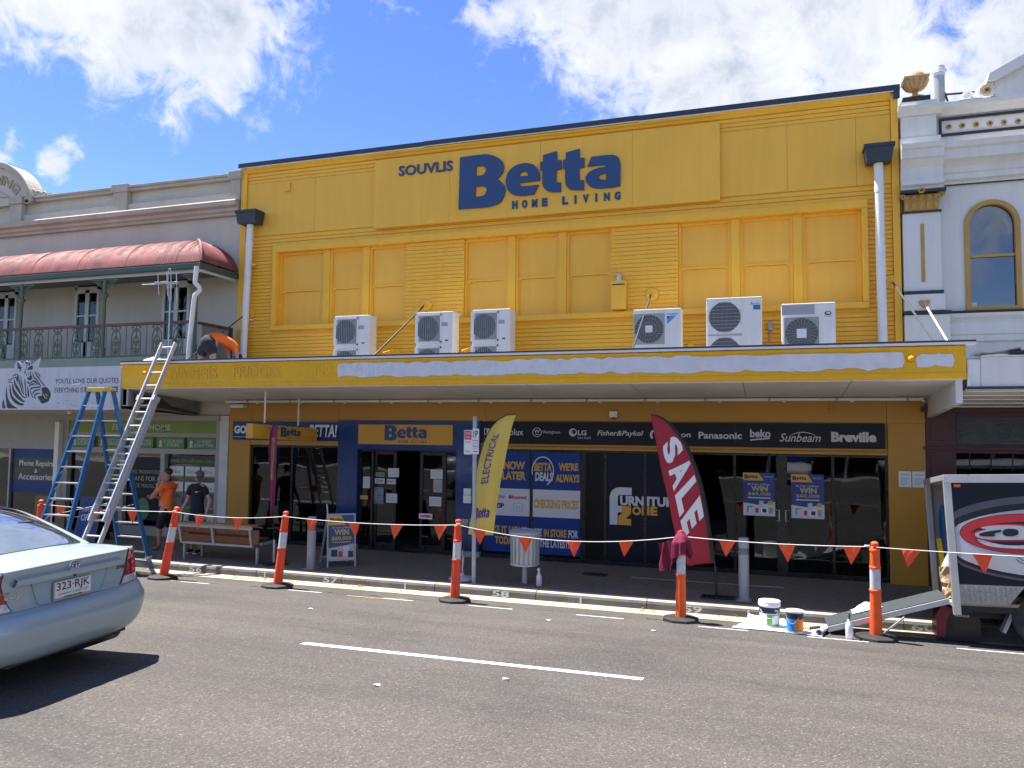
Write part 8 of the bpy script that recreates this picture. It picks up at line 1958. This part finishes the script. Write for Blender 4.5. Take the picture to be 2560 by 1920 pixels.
        # scuffs on the bumper
        b = MB(); r3 = random.Random(3)
        for k in range(5):
            s0, f0 = r3.uniform(-.1, .45), r3.uniform(2.0, 4.6); L_ = r3.uniform(.12, .3)
            b.grid([[tuple(sf(K, f0 + .25 * i / 8 + w_, -(s0 + L_ * i / 8), .0015)) for w_ in (0, .035 * math.sin(math.pi * (i + .3) / 8.6))] for i in range(9)])
        b.build('scuff', mat('scuff_white', (0.55, 0.62, 0.64), 0.5, 0.1), t, local=True, fix=False)
    return t
sedan((-5.985, -9.46, .497), math.pi + .076, 'silver blue four door sedan with plate 323-RJK seen from behind', PAINT, '323\u00b7RJK', scale=1.02)

# ---------------------------------------------------------------- work trailer, ramp, generator, paint
t = thing('work_trailer', (2.27, -3.38, .47), 'black box trailer with silver frame and red swirl graphic, tail open', 'trailer', local=True)
t.rotation_euler = (R(-5.5), R(-1.8), 0)
TB = mat('trailer_black', (0.008, 0.010, 0.017), 0.35, 0.08, spec=0.3)
CHK = mat('checker_plate', (0.36, 0.35, 0.33), 0.4, 0.12, 8, metal=.5)
LX, WY, HZ = 3.3, 1.42, 1.78
def tp(name, m, *bx, bev=0.0, par=None):
    b = MB()
    for q in bx: b.box(*q, bev=bev)
    return b.build(name, m, par or t, local=True)
tp('side_panel', TB, (.09, LX, .012, .03, .36, HZ - .10)); tp('side_panel', mat('trailer_inner', (.30, .30, .28), .6, .1), (.0, LX, WY - .03, WY, .05, HZ - .06))
tp('roof', ALU, (.0, LX, .0, WY, HZ - .02, HZ + .0)); tp('floor', mat('plywood', (.38, .27, .15), .7, .2, 6), (.02, LX, .03, WY - .03, .08, .12)); tp('front_wall', TB, (LX - .03, LX, .03, WY - .03, .1, HZ - .02))
SIL = mat('silver_frame', (0.56, 0.56, 0.53), 0.35, 0.08, metal=.55)
for nm, q in (('corner_post', (.0, .09, -.0, .07, -.04, HZ - .02)), ('corner_post', (-.0, .08, WY - .07, WY, .05, HZ - .02)), ('top_rail', (.0, LX, -.012, .06, HZ - .10, HZ + .012)), ('top_rail', (-.012, .06, .06, WY, HZ - .07, HZ + .008)), ('top_rail', (0, LX, WY - .05, WY + .01, HZ - .08, HZ + .008)), ('sill', (.0, .07, .07, WY - .07, .06, .11))):
    tp(nm, SIL, q, bev=.006)
b = MB(); b.prism([[(.09, .10), (.64, .10), (.84, .35), (.09, .35)]], .006, .012); b.build('skirt', CHK, t, local=True)
b = MB(); b.prism([[(1.40, .10), (LX, .10), (LX, .35), (1.16, .35)]], .006, .012); b.build('skirt', CHK, t, local=True)
tr = MB()
for i in range(16):
    for j in range(5):
        x = .13 + .06 * i; z = .13 + .05 * j
        if x + .02 > .62 + (z - .1) * .8: continue
        a = 1 if (i + j) % 2 else -1
        for k in (-1, 0, 1):
            tr.bar((x - .014, .004, z - .014 * a + k * .009), (x + .014, .004, z + .014 * a + k * .009), .003, .004, (0, 1, 0))
o = tr.build('tread_pattern', CHK, t, local=True); o['kind'] = 'stuff'
b = MB(); b.box(.10, LX, .05, WY - .05, .0, .08); b.box(.3, LX, .3, .38, -.1, 0); b.build('chassis', TRIM, t, local=True)
for y in (.02, WY - .30):
    for wx in (1.0,):
        b = MB(); b.lathe([(.20, 0), (.29, .0), (.32, .03), (.32, .17), (.29, .20), (.20, .2)], (wx, y, -.08), 36, 'y'); w = b.build('wheel', RUB, t, smooth=40, local=True)
        b = MB(); b.lathe([(.21, .02), (.205, .01), (.18, .05), (.06, .03), (.005, .02)], (wx, y, -.08), 28, 'y'); b.build('rim', ALU, w, smooth=30, local=True)
b = MB(); b.prism([[(.70, .06), (.56, -.24), (.60, -.26), (.75, .06)]], .10, .26); b.build('mudflap_bracket', GREY, t, local=True)
# graphics on the side
gy = .0115
SILV = mat('silver_vinyl', (0.50, 0.51, 0.52), 0.35, 0.1, 3); GRV = mat('grey_vinyl', (0.10, 0.105, 0.115), 0.35, 0.05); REDV = mat('red_vinyl', (0.52, 0.03, 0.035), 0.35, 0.05); BKV = mat('black_vinyl', (0.012, 0.012, 0.016), 0.35, 0.05)
def clip(P): return [(min(max(x, .095), LX - .01), min(max(z, .365), HZ - .11)) for x, z in P]
def chk(l):
    for _ in range(2): l = [q for i in range(len(l)) for a, c in ((l[i], l[(i + 1) % len(l)]),) for q in ((a[0] * .75 + c[0] * .25, a[1] * .75 + c[1] * .25), (a[0] * .25 + c[0] * .75, a[1] * .25 + c[1] * .75))]
    return l
def gr(P, m, k, name='graphic'):
    if name == 'letter': P = chk(P)
    Q = [clip(l) for l in (P if isinstance(P[0][0], tuple) else [P])]
    b = MB(); b.prism(Q, gy - .0012 * k, gy - .0012 * k + .001); return b.build(name, m, t, local=True)
def el2(cx, cz, rx, rz, n=60): return ell(cx, cz, rx, rz, n)
gr(el2(1.22, .96, 1.42, .56), GRV, 1); gr(el2(1.24, .93, 1.36, .50), BKV, 2); gr(el2(1.28, .91, 1.32, .44), SILV, 3)
gA = lambda *q: [((u - 1010) * .001325, 1.78 - (v - 95) * .0015) for u, v in q]
gr(el2(.90, 1.02, .755, .262), BKV, 4); gr(el2(.90, 1.02, .745, .254), REDV, 5); gr(el2(1.0, 1.01, .72, .17), BKV, 6)
gr(gA((1255, 645), (1300, 690), (1400, 722), (1700, 730), (1900, 700), (1900, 680), (1590, 705), (1450, 695), (1340, 665)), SILV, 7, 'letter')
gr(gA((1270, 548), (1360, 560), (1235, 590), (1225, 625), (1275, 658), (1450, 672), (1800, 660), (1900, 560), (1700, 520), (1560, 515), (1380, 525)), REDV, 8, 'letter')
gr(gA((1285, 556), (1380, 566), (1262, 598), (1248, 620), (1290, 647), (1450, 658), (1780, 645), (1850, 570), (1680, 535), (1560, 527), (1400, 534)), SILV, 9, 'letter')
gr(gA((1275, 612), (1330, 590), (1440, 572), (1495, 568), (1480, 588), (1415, 602), (1440, 628), (1310, 630)), BKV, 10, 'letter'); gr(gA((1500, 556), (1640, 560), (1622, 622), (1490, 624)), BKV, 10, 'letter'); gr(gA((1690, 560), (1790, 575), (1750, 625), (1670, 622)), BKV, 10, 'letter')
for P, m, k, r in (([(.78, .71), (.86, .66), (1.0, .70), (1.12, .72), (1.3, .76), (1.1, .88), (.98, .84), (1.1, .72), (1.3, .62), (1.2, .55), (1.05, .60)], BKV, 12, .022), ([(.78, .71), (.86, .66), (1.0, .70), (1.12, .72), (1.3, .76), (1.1, .88), (.98, .84), (1.1, .72), (1.3, .62), (1.2, .55), (1.05, .60)], SILV, 13, .013)):
    b = MB(); Q = []
    for i in range(len(P) - 1):
        p0, p1, p2, p3 = P[max(i - 1, 0)], P[i], P[i + 1], P[min(i + 2, len(P) - 1)]
        for u in (0, .2, .4, .6, .8): Q.append([.5 * (2 * p1[c] + (p2[c] - p0[c]) * u + (2 * p0[c] - 5 * p1[c] + 4 * p2[c] - p3[c]) * u * u + (-p0[c] + 3 * p1[c] - 3 * p2[c] + p3[c]) * u ** 3) for c in (0, 1)])
    row = []
    for i, q in enumerate(Q):
        a = Q[max(i - 1, 0)]; c = Q[min(i + 1, len(Q) - 1)]; d = Vector((c[0] - a[0], c[1] - a[1])); d = d.normalized() if d.length else Vector((1, 0)); nn = Vector((-d.y, d.x)) * r
        row.append([(q[0] + nn.x, gy - .0012 * k, q[1] + nn.y), (q[0] - nn.x, gy - .0012 * k, q[1] - nn.y)])
    b.grid(row); b.build('script_letter', m, t, local=True, fix=False)
tp('marker_lamp', mat('amber_lens', (.75, .18, .03), .25, .2, 40, coat=1), (.12, .20, -.002, .012, HZ - .155, HZ - .12), bev=.004)
# things in the open tail
def inner(name, lab, cat): 
    q = thing(name, (0, 0, 0), lab, cat, local=True); q.matrix_world = Matrix.LocRotScale(Vector((2.27, -3.38, .47)), t.rotation_euler.to_quaternion(), None); return q
q = inner('hose_coil', 'coiled blue hose hanging in the open trailer', 'hose'); b = MB()
for k in range(4): b.tube([(.14 + .01 * k, 1.13 + .16 * math.sin(R(15 * j)), 1.0 + (.34 + .02 * k) * math.cos(R(15 * j))) for j in range(24)], .016, 7, True)
b.build('hose', mat('hose_blue', (.02, .10, .22), .4, .1), q, smooth=True, local=True)
q = inner('spirit_level', 'yellow spirit level standing in the open trailer', 'level'); b = MB(); b.bar((.10, .86, .12), (.06, .96, .92), .06, .025, (0, 1, 0)); b.build('beam', mat('level_yellow', (.75, .48, .01), .4, .05), q, local=True); b = MB(); b.bar((.062, .953, .84), (.060, .957, .87), .064, .03, (0, 1, 0)); b.build('vial', GREY, q, local=True)
q = inner('paper_bag', 'crumpled brown paper bag on the trailer floor', 'bag'); r9 = random.Random(4); b = MB()
P = []
for i in range(9):
    v = i / 8; P.append([(.10 + (.10 + .02 * v) * math.cos(R(24 * j)) + r9.uniform(-.014, .014), .60 + (.17 + .03 * v) * math.sin(R(24 * j)) + r9.uniform(-.014, .014), .125 + .42 * v + r9.uniform(-.015, .015)) for j in range(15)] )
    P[-1].append(P[-1][0])
b.grid(P); b.build('sack', mat('kraft_paper', (.40, .29, .18), .8, .15, 6), q, local=True)
q = inner('drop_cloth_roll', 'grey cloth bundle stuffed beside the paper bag', 'cloth'); b = MB(); b.tube([(.10, .60, .50), (.12, .58, .62), (.12, .55, .74)], [.11, .085, .03], 10); b.build('bundle', mat('cloth_grey', (.42, .42, .42), .85, .2, 10), q, smooth=True, local=True)
q = inner('broom', 'lime green handled tool leaning in the trailer', 'tool'); b = MB(); b.tube([(.08, .80, .13), (.07, .82, .35), (.04, .80, .52)], .016, 8); b.build('handle', mat('lime_plastic', (.30, .62, .05), .4, .05), q, smooth=True, local=True); b = MB(); b.box(.03, .15, .74, .86, .122, .15); b.build('head', DARK, q, local=True)
q = inner('paint_shelf', 'white shelf with rolled sheets inside the trailer', 'shelf'); b = MB(); b.box(.5, 1.4, .9, 1.36, .98, 1.0); b.build('board', WHT, q, local=True); b = MB(); b.cyl((.7, 1.1, 1.0), (.7, 1.1, 1.18), .1, n=14); b.build('tin', WHT2, q, smooth=40, local=True)
# ramp
t = thing('ramp', (1.45, -2.9, .1), 'grey carpeted aluminium ramp leading up to the open trailer', 'ramp')
RA, RB = Vector((.74, -3.34, .10)), Vector((2.24, -3.26, .585))
RC, RD = Vector((.74, -2.70, .085)), Vector((2.24, -2.62, .57))
CARP = mat('ramp_carpet', (.05, .058, .064), .9, .12, 20, .2, 120, spec=.1)
up = Vector((-.3, 0, .95)).normalized()
b = MB(); b.add([RA + up * .045, RB + up * .045, RD + up * .045, RC + up * .045, RA, RB, RD, RC], [(0, 1, 2, 3), (4, 5, 6, 7), (0, 1, 5, 4), (2, 3, 7, 6), (0, 3, 7, 4), (1, 2, 6, 5)]); b.build('deck', CARP, t)
for a, c in ((RA, RB), (RC, RD)):
    b = MB(); b.bar(a - Vector((0, .012, 0)), c - Vector((0, .012, 0)), .02, .07, (0, 0, 1)); b.build('side_rail', ALU, t)
b = MB(); b.bar(RA + Vector((.25, 0, .03)), RA + Vector((.32, 0, -.03)), .03, .02); b.bar(RA + Vector((.30, 0, -.06)), RA + Vector((.62, 0, -.06)), .03, .02); b.bar(RA + Vector((.62, 0, -.06)), RA + Vector((.95, 0, .24)), .03, .02); b.build('support_leg', ALU, t)
b = MB(); b.bar(RC + Vector((.30, 0, -.06)), RC + Vector((.62, 0, -.06)), .03, .02); b.bar(RC + Vector((.62, 0, -.06)), RC + Vector((.95, 0, .24)), .03, .02); b.build('support_leg', ALU, t)
t = thing('rag', (1.3, -2.9, .3), 'crumpled white rag lying on the ramp', 'rag'); b = MB(); r7 = random.Random(2)
b.grid([[(1.08 + .032 * i, -3.0 + .03 * j, .10 + (.34 + .032 * i) * .323 + .055 + .075 * math.sin(math.pi * i / 12) * math.sin(math.pi * j / 9) * (.4 + r7.random())) for j in range(10)] for i in range(13)]); b.build('cloth', mat('rag_white', (.62, .62, .66), .85, .1, 20), t, smooth=20)
# generator
t = thing('generator', (2.38, -2.95, .0), 'red and black portable generator under the trailer tail', 'generator')
GX, GY = 2.12, -3.06
GB = mat('generator_black', (.018, .014, .018), .4, .15)
b = MB(); b.prism([[(GX + .03, .03), (GX + .52, .03), (GX + .53, .30), (GX + .47, .44), (GX + .10, .45), (GX + .02, .36)]], GY, GY + .28); b.build('case', GB, t)
b = MB(); b.prism([[(GX - .005, .06), (GX + .10, .06), (GX + .12, .30), (GX + .20, .43), (GX + .22, .47), (GX + .06, .46), (GX - .005, .36)]], GY - .012, GY + .29); b.build('end_cowl', mat('generator_red', (.22, .012, .035), .35, .1), t)
b = MB()
for k in range(5): b.bar((GX - .007, GY + .05, .14 + .045 * k), (GX - .007, GY + .22, .14 + .045 * k), .01, .015)
for k in range(6): b.box(GX + .13, GX + .20, GY - .014, GY - .010, .16 + .03 * k, .17 + .03 * k)
b.build('louvres', DARK, t)
text('HONDA', (GX + .22, GX + .40, .345, .375), GY - .0005, LOGOG, t, bold=.04, ext=.002)
b = MB(); b.tube([(GX + .15, GY + .14, .45), (GX + .17, GY + .14, .50), (GX + .40, GY + .14, .50), (GX + .43, GY + .14, .44)], .018, 8); b.build('handle', GB, t, smooth=True)
for x in (GX + .06, GX + .47): part('foot', RUB, t, (x - .03, x + .03, GY + .02, GY + .26, .0, .03))
# paint bucket, tin and plastic sheet
SHT = mat('plastic_sheet', (.66, .68, .78), .35, .05, 4)
t = thing('drop_sheet', (.1, -3.3, .02), 'white plastic drop sheet on the road under the paint, one edge rolled', 'sheet')
P = []; r6 = random.Random(6)
for i in range(25):
    u = i / 24; row = []
    for j in range(19):
        v = j / 18
        x = -.54 + 1.18 * u + .12 * v + .10 * (1 - u) * v; y = -3.56 + .68 * v + .06 * math.sin(u * 4) - .05 * u
        z = zroad(y) + .012 + .022 * max(0, math.sin(u * 9 + v * 3)) * v + .012 * abs(math.sin(u * 21 + v * 11)) * (v > .1)
        if v > .75 and u < .5: z += .10 * (v - .75) / .25 * (1 - u * 1.2)
        row.append((x, y, z))
    P.append(row)
b = MB(); b.grid(P); b.build('sheet', SHT, t, smooth=True, fix=False)
b = MB(); 
P = []
for i in range(15):
    q = i / 14; P.append([(.60 + .14 * q + (.045 * (1 - .03 * k)) * math.cos(k * .55), -3.60 + .50 * q, zroad(-3.6 + .5 * q) + .052 + (.045 * (1 - .03 * k)) * math.sin(k * .55)) for k in range(22)])
b.grid(P); b.build('roll', SHT, t, smooth=True, fix=False)
PNV = mat('label_navy', (.012, .016, .04), .4, .05); PGR = mat('label_green', (.12, .36, .05), .45, .1); POR = mat('label_orange', (.72, .22, .01), .4, .08); PBL = mat('label_lightblue', (.03, .27, .62), .4, .1)
t = thing('paint_bucket', (-.03, -3.13, .03), 'round white plastic paint bucket with green and navy label', 'bucket')
bx_, by_ = -.03, -3.13; z0 = zroad(by_) + .015
def cylw(cx, cy, r0, r1, za, zb, a0, a1, m, name, par, zA=None, n=24):
    b = MB(); b.grid([[(cx + (r0 + (r1 - r0) * k) * math.cos(R(a0 + (a1 - a0) * i / n)), cy + (r0 + (r1 - r0) * k) * math.sin(R(a0 + (a1 - a0) * i / n)), za + (zb - za) * k) for i in range(n + 1)] for k in (0, 1)]); return b.build(name, m, par, smooth=True, fix=False)
b = MB(); b.lathe([(.125, z0), (.13, z0 + .01), (.143, z0 + .29), (.148, z0 + .30)], (bx_, by_, 0), 32); b.build('bucket', WHT2, t, smooth=40)
b = MB(); b.lathe([(.150, z0 + .295), (.156, z0 + .30), (.156, z0 + .325), (.150, z0 + .33), (.153, z0 + .35), (.150, z0 + .365), (.12, z0 + .37), (.118, z0 + .355), (.004, z0 + .355)], (bx_, by_, 0), 32); b.build('lid', WHT2, t, smooth=30)
cylw(bx_, by_, .1405, .1445, z0 + .20, z0 + .285, 180, 360, PNV, 'label', t); cylw(bx_, by_, .1335, .140, z0 + .03, z0 + .19, 255, 360, PGR, 'label', t); cylw(bx_, by_, .1350, .1412, z0 + .055, z0 + .175, 285, 330, PWH, 'label', t)
text('Dulux', (300, 322, z0 + .235, z0 + .26), 0, WHT2, t, bold=.02, ext=.001, fmap=lambda u, v, d: (bx_ + (.1445 - d) * math.cos(R(u)), by_ + (.1445 - d) * math.sin(R(u)), v))
b = MB(); b.tube([(bx_ + .15 * math.cos(R(a)), by_ + .15 * math.sin(R(a)), z0 + .25 - .11 * math.sin(R((a - 215) / 110 * 180)) if 215 <= a <= 325 else z0 + .25) for a in range(215, 326, 6)], .004, 6); b.build('handle', WHT2, t, smooth=True)
t = thing('paint_tin', (.30, -3.48, .05), 'square cornered paint tin with orange, blue and navy label', 'tin')
tx, ty = .30, -3.48; z0 = zroad(ty) + .012
b = MB(); b.lathe([(.112, z0), (.115, z0 + .008), (.112, z0 + .015), (.112, z0 + .275), (.116, z0 + .283), (.112, z0 + .29), (.10, z0 + .29), (.098, z0 + .28), (.004, z0 + .28)], (tx, ty, 0), 32); b.build('tin', ALU, t, smooth=35)
cylw(tx, ty, .1125, .1125, z0 + .195, z0 + .272, 170, 370, PNV, 'label', t); cylw(tx, ty, .1128, .1128, z0 + .03, z0 + .195, 270, 372, POR, 'label', t); cylw(tx, ty, .1128, .1128, z0 + .03, z0 + .195, 168, 269, PBL, 'label', t)
b = MB(); b.lathe([(.118, z0 + .283), (.118, z0 + .30), (.05, z0 + .302), (.003, z0 + .302)], (tx, ty, 0), 32); b.build('lid', WHT2, t, smooth=35)
b = MB(); b.tube([(tx + .118 * math.cos(R(a)), ty + .118 * math.sin(R(a)), z0 + .235 - .10 * math.sin(R((a - 200) / 100 * 180))) for a in range(200, 301, 6)], .0035, 6); b.build('handle', GALV, t, smooth=True)
t = thing('paint_brush', (.45, -3.2, .03), 'wide paint brush with yellow ferrule lying behind the tin', 'brush')
b = MB(); b.box(.42, .50, -3.28, -3.22, .05, .085, .006); b.build('ferrule', mat('brush_yellow', (.7, .5, .03), .4, .05), t); b = MB(); b.box(.28, .42, -3.285, -3.215, .045, .09); b.build('bristles', DARK, t); b = MB(); b.bar((.50, -3.25, .07), (.64, -3.22, .09), .03, .035); b.build('handle', DARK, t)
# ---------------------------------------------------------------- inside the shop
LSO = mat('white_leather', (.55, .55, .54), .5, .08)
def chair_(x, y, lab):
    t = thing('armchair', (x, y, .205), lab, 'armchair', 'white armchairs on display')
    part('seat', LSO, t, (x - .34, x + .34, y - .3, y + .35, .42, .60), bev=.06); part('backrest', LSO, t, (x - .34, x + .34, y + .25, y + .42, .5, 1.05), bev=.06)
    for s in (-1, 1):
        part('arm', LSO, t, (x + s * .36 - .07, x + s * .36 + .07, y - .32, y + .4, .38, .78), bev=.05)
        b = MB(); b.tube([(x + s * .36, y - .35, .78), (x + s * .36, y - .40, .6), (x + s * .36, y - .30, .23), (x + s * .36, y + .3, .22)], .02, 8); b.build('leg', GALV, t, smooth=True)
chair_(-1.0, .95, 'white display armchair behind the window nearest the sale flag')
chair_(.75, 1.1, 'white display armchair behind the glass door nearer the yellow pillar')
t = thing('display_fridge', (1.55, .75, .205), 'tall black display fridge behind the window by the pillar with two notices', 'fridge')
part('case', mat('fridge_black', (.012, .013, .015), .25, .05), t, (1.24, 1.88, .45, 1.1, .205, 1.98), bev=.015); part('door_gap', DARK, t, (1.555, 1.565, .445, .45, .25, 1.95)); part('header', GREY, t, (1.24, 1.88, .44, .449, 1.82, 1.97))
for k, x in enumerate((-7.55, -7.25)):
    t = thing('product_shelf', (x, 2.2, .205), 'grey product shelving seen through the open doorway, ' + ('first' if k == 0 else 'second') + ' bay', 'shelf', 'shelving inside the doorway')
    part('back_panel', GREY, t, (x - .14, x + .14, 2.3, 2.32, .205, 2.0))
    for j in range(5): part('shelf', GREY, t, (x - .14, x + .14, 2.0, 2.3, .4 + .36 * j, .42 + .36 * j))
for k, (x, w, h) in enumerate(((-10.9, .6, .85), (-9.7, .7, .9), (-9.35, .35, 1.5))):
    t = thing('washing_machine' if k < 2 else 'tower_heater', (x, .9, .205), ('white display washing machine by the pillar behind the bench', 'white display washing machine beside the blue portal', 'tall pale display heater beside the blue portal')[k], ('washing machine', 'washing machine', 'heater')[k])
    part('case', WHT2, t, (x - w / 2, x + w / 2, .7, 1.2, .205, .205 + h), bev=.02)
    if k < 2:
        b = MB(); b.lathe([(.19, 0), (.19, -.03), (.15, -.04), (.01, -.02)], (x, .7, .62), 24, 'y'); b.build('porthole', DARK, t, smooth=30)
    else: part('grille', DARK, t, (x - .1, x + .1, .69, .699, .5, 1.4))
t = thing('pavement_sign', (-15.0, -.9, .17), 'dark blue DISPLAY OPEN pavement sign behind the step ladder', 'sign board')
for nm, k in (('front_panel', -1), ('rear_panel', 1)):
    fm = lambda u, v, d: (-15.0 + u, -.9 + k * (.22 * (1 - v / 1.0)) + d, .17 + v)
    b = MB(); b.prism([rect(-.33, .33, 0, 1.0)], -.015, .0, fm); p = b.build(nm, BLK, t)
    if k < 0:
        b = MB(); b.prism([rect(-.28, .28, .12, .95)], -.018, -.0155, fm); b.build('poster', PBLUE, p)
        text('DISPLAY', (-.22, .1, .66, .72), -.0185, LOGOG, p, fmap=fm); text('OPEN', (-.22, .2, .45, .6), -.0185, LOGOG, p, fmap=fm, bold=.03)
# ---------------------------------------------------------------- the far side of the street (behind the camera, mirrored in the glass)
b = MB(); b.grid([[(x, y, z) for x in (-120, 0, 120)] for y, z in ((-31.7, .2), (-31.9, .34), (-36, .42))])
struct(b.build('opposite_footpath', CONC, local=True))
OB = [(-46, -30, 8.5, (0.40, .36, .28)), (-29.8, -15, 7.5, (.34, .30, .27)), (-14.8, 2, 9, (.45, .42, .36)), (2.2, 17, 7, (.30, .26, .22)), (17.2, 34, 8.5, (.40, .38, .34))]
for k, (a, c, h, cl) in enumerate(OB):
    t = thing('street_building', ((a + c) / 2, -38, .4), ['tan', 'grey brown', 'cream', 'brown', 'pale stone'][k] + ' shop building across the street with a deep awning', 'building', 'shops across the street')
    m = mat('far_wall_%d' % k, cl, .7, .12, .6, streak=.15)
    part('wall', m, t, (a, c, -44, -36, .3, h))
    part('awning', SOFF, t, (a, c, -36, -32.3, 3.3, 3.7))
    part('shop_glass', BLK, t, (a + .4, c - .4, -36.0, -35.96, .5, 2.9))
    for j in range(5):
        x = a + (c - a) * (j + .5) / 5
        w = part('window', DARK, t, (x - .6, x + .6, -35.98, -35.95, 4.5, 6.2)); part('sill', WHT, w, (x - .7, x + .7, -35.97, -35.85, 4.4, 4.5))
    for j in range(4):
        x = a + (c - a) * (j + .5) / 4; b = MB(); b.cyl((x, -32.5, .36), (x, -32.5, 3.3), .08, n=10); b.build('post', WHT, t)
WP = mat('white_car_paint', (.72, .73, .74), .3, .02, coat=.8)
DP = mat('dark_car_paint', (.05, .055, .065), .3, .02, coat=.8)
for x, rz, p, lab in ((-17.5, R(88), WP, 'white sedan parked across the street by the grey brown shop'), (-12.0, R(91), WP, 'white sedan parked across the street by the cream shop'), (-6.6, R(89), DP, 'dark sedan parked across the street by the cream shop'), (1.2, R(90), WP, 'white sedan parked across the street by the brown shop'), (6.5, R(92), WP, 'white sedan parked across the street beyond the brown shop')):
    sedan((x, -31.2, zroad(-29)), rz, lab, p, group='cars parked across the street')
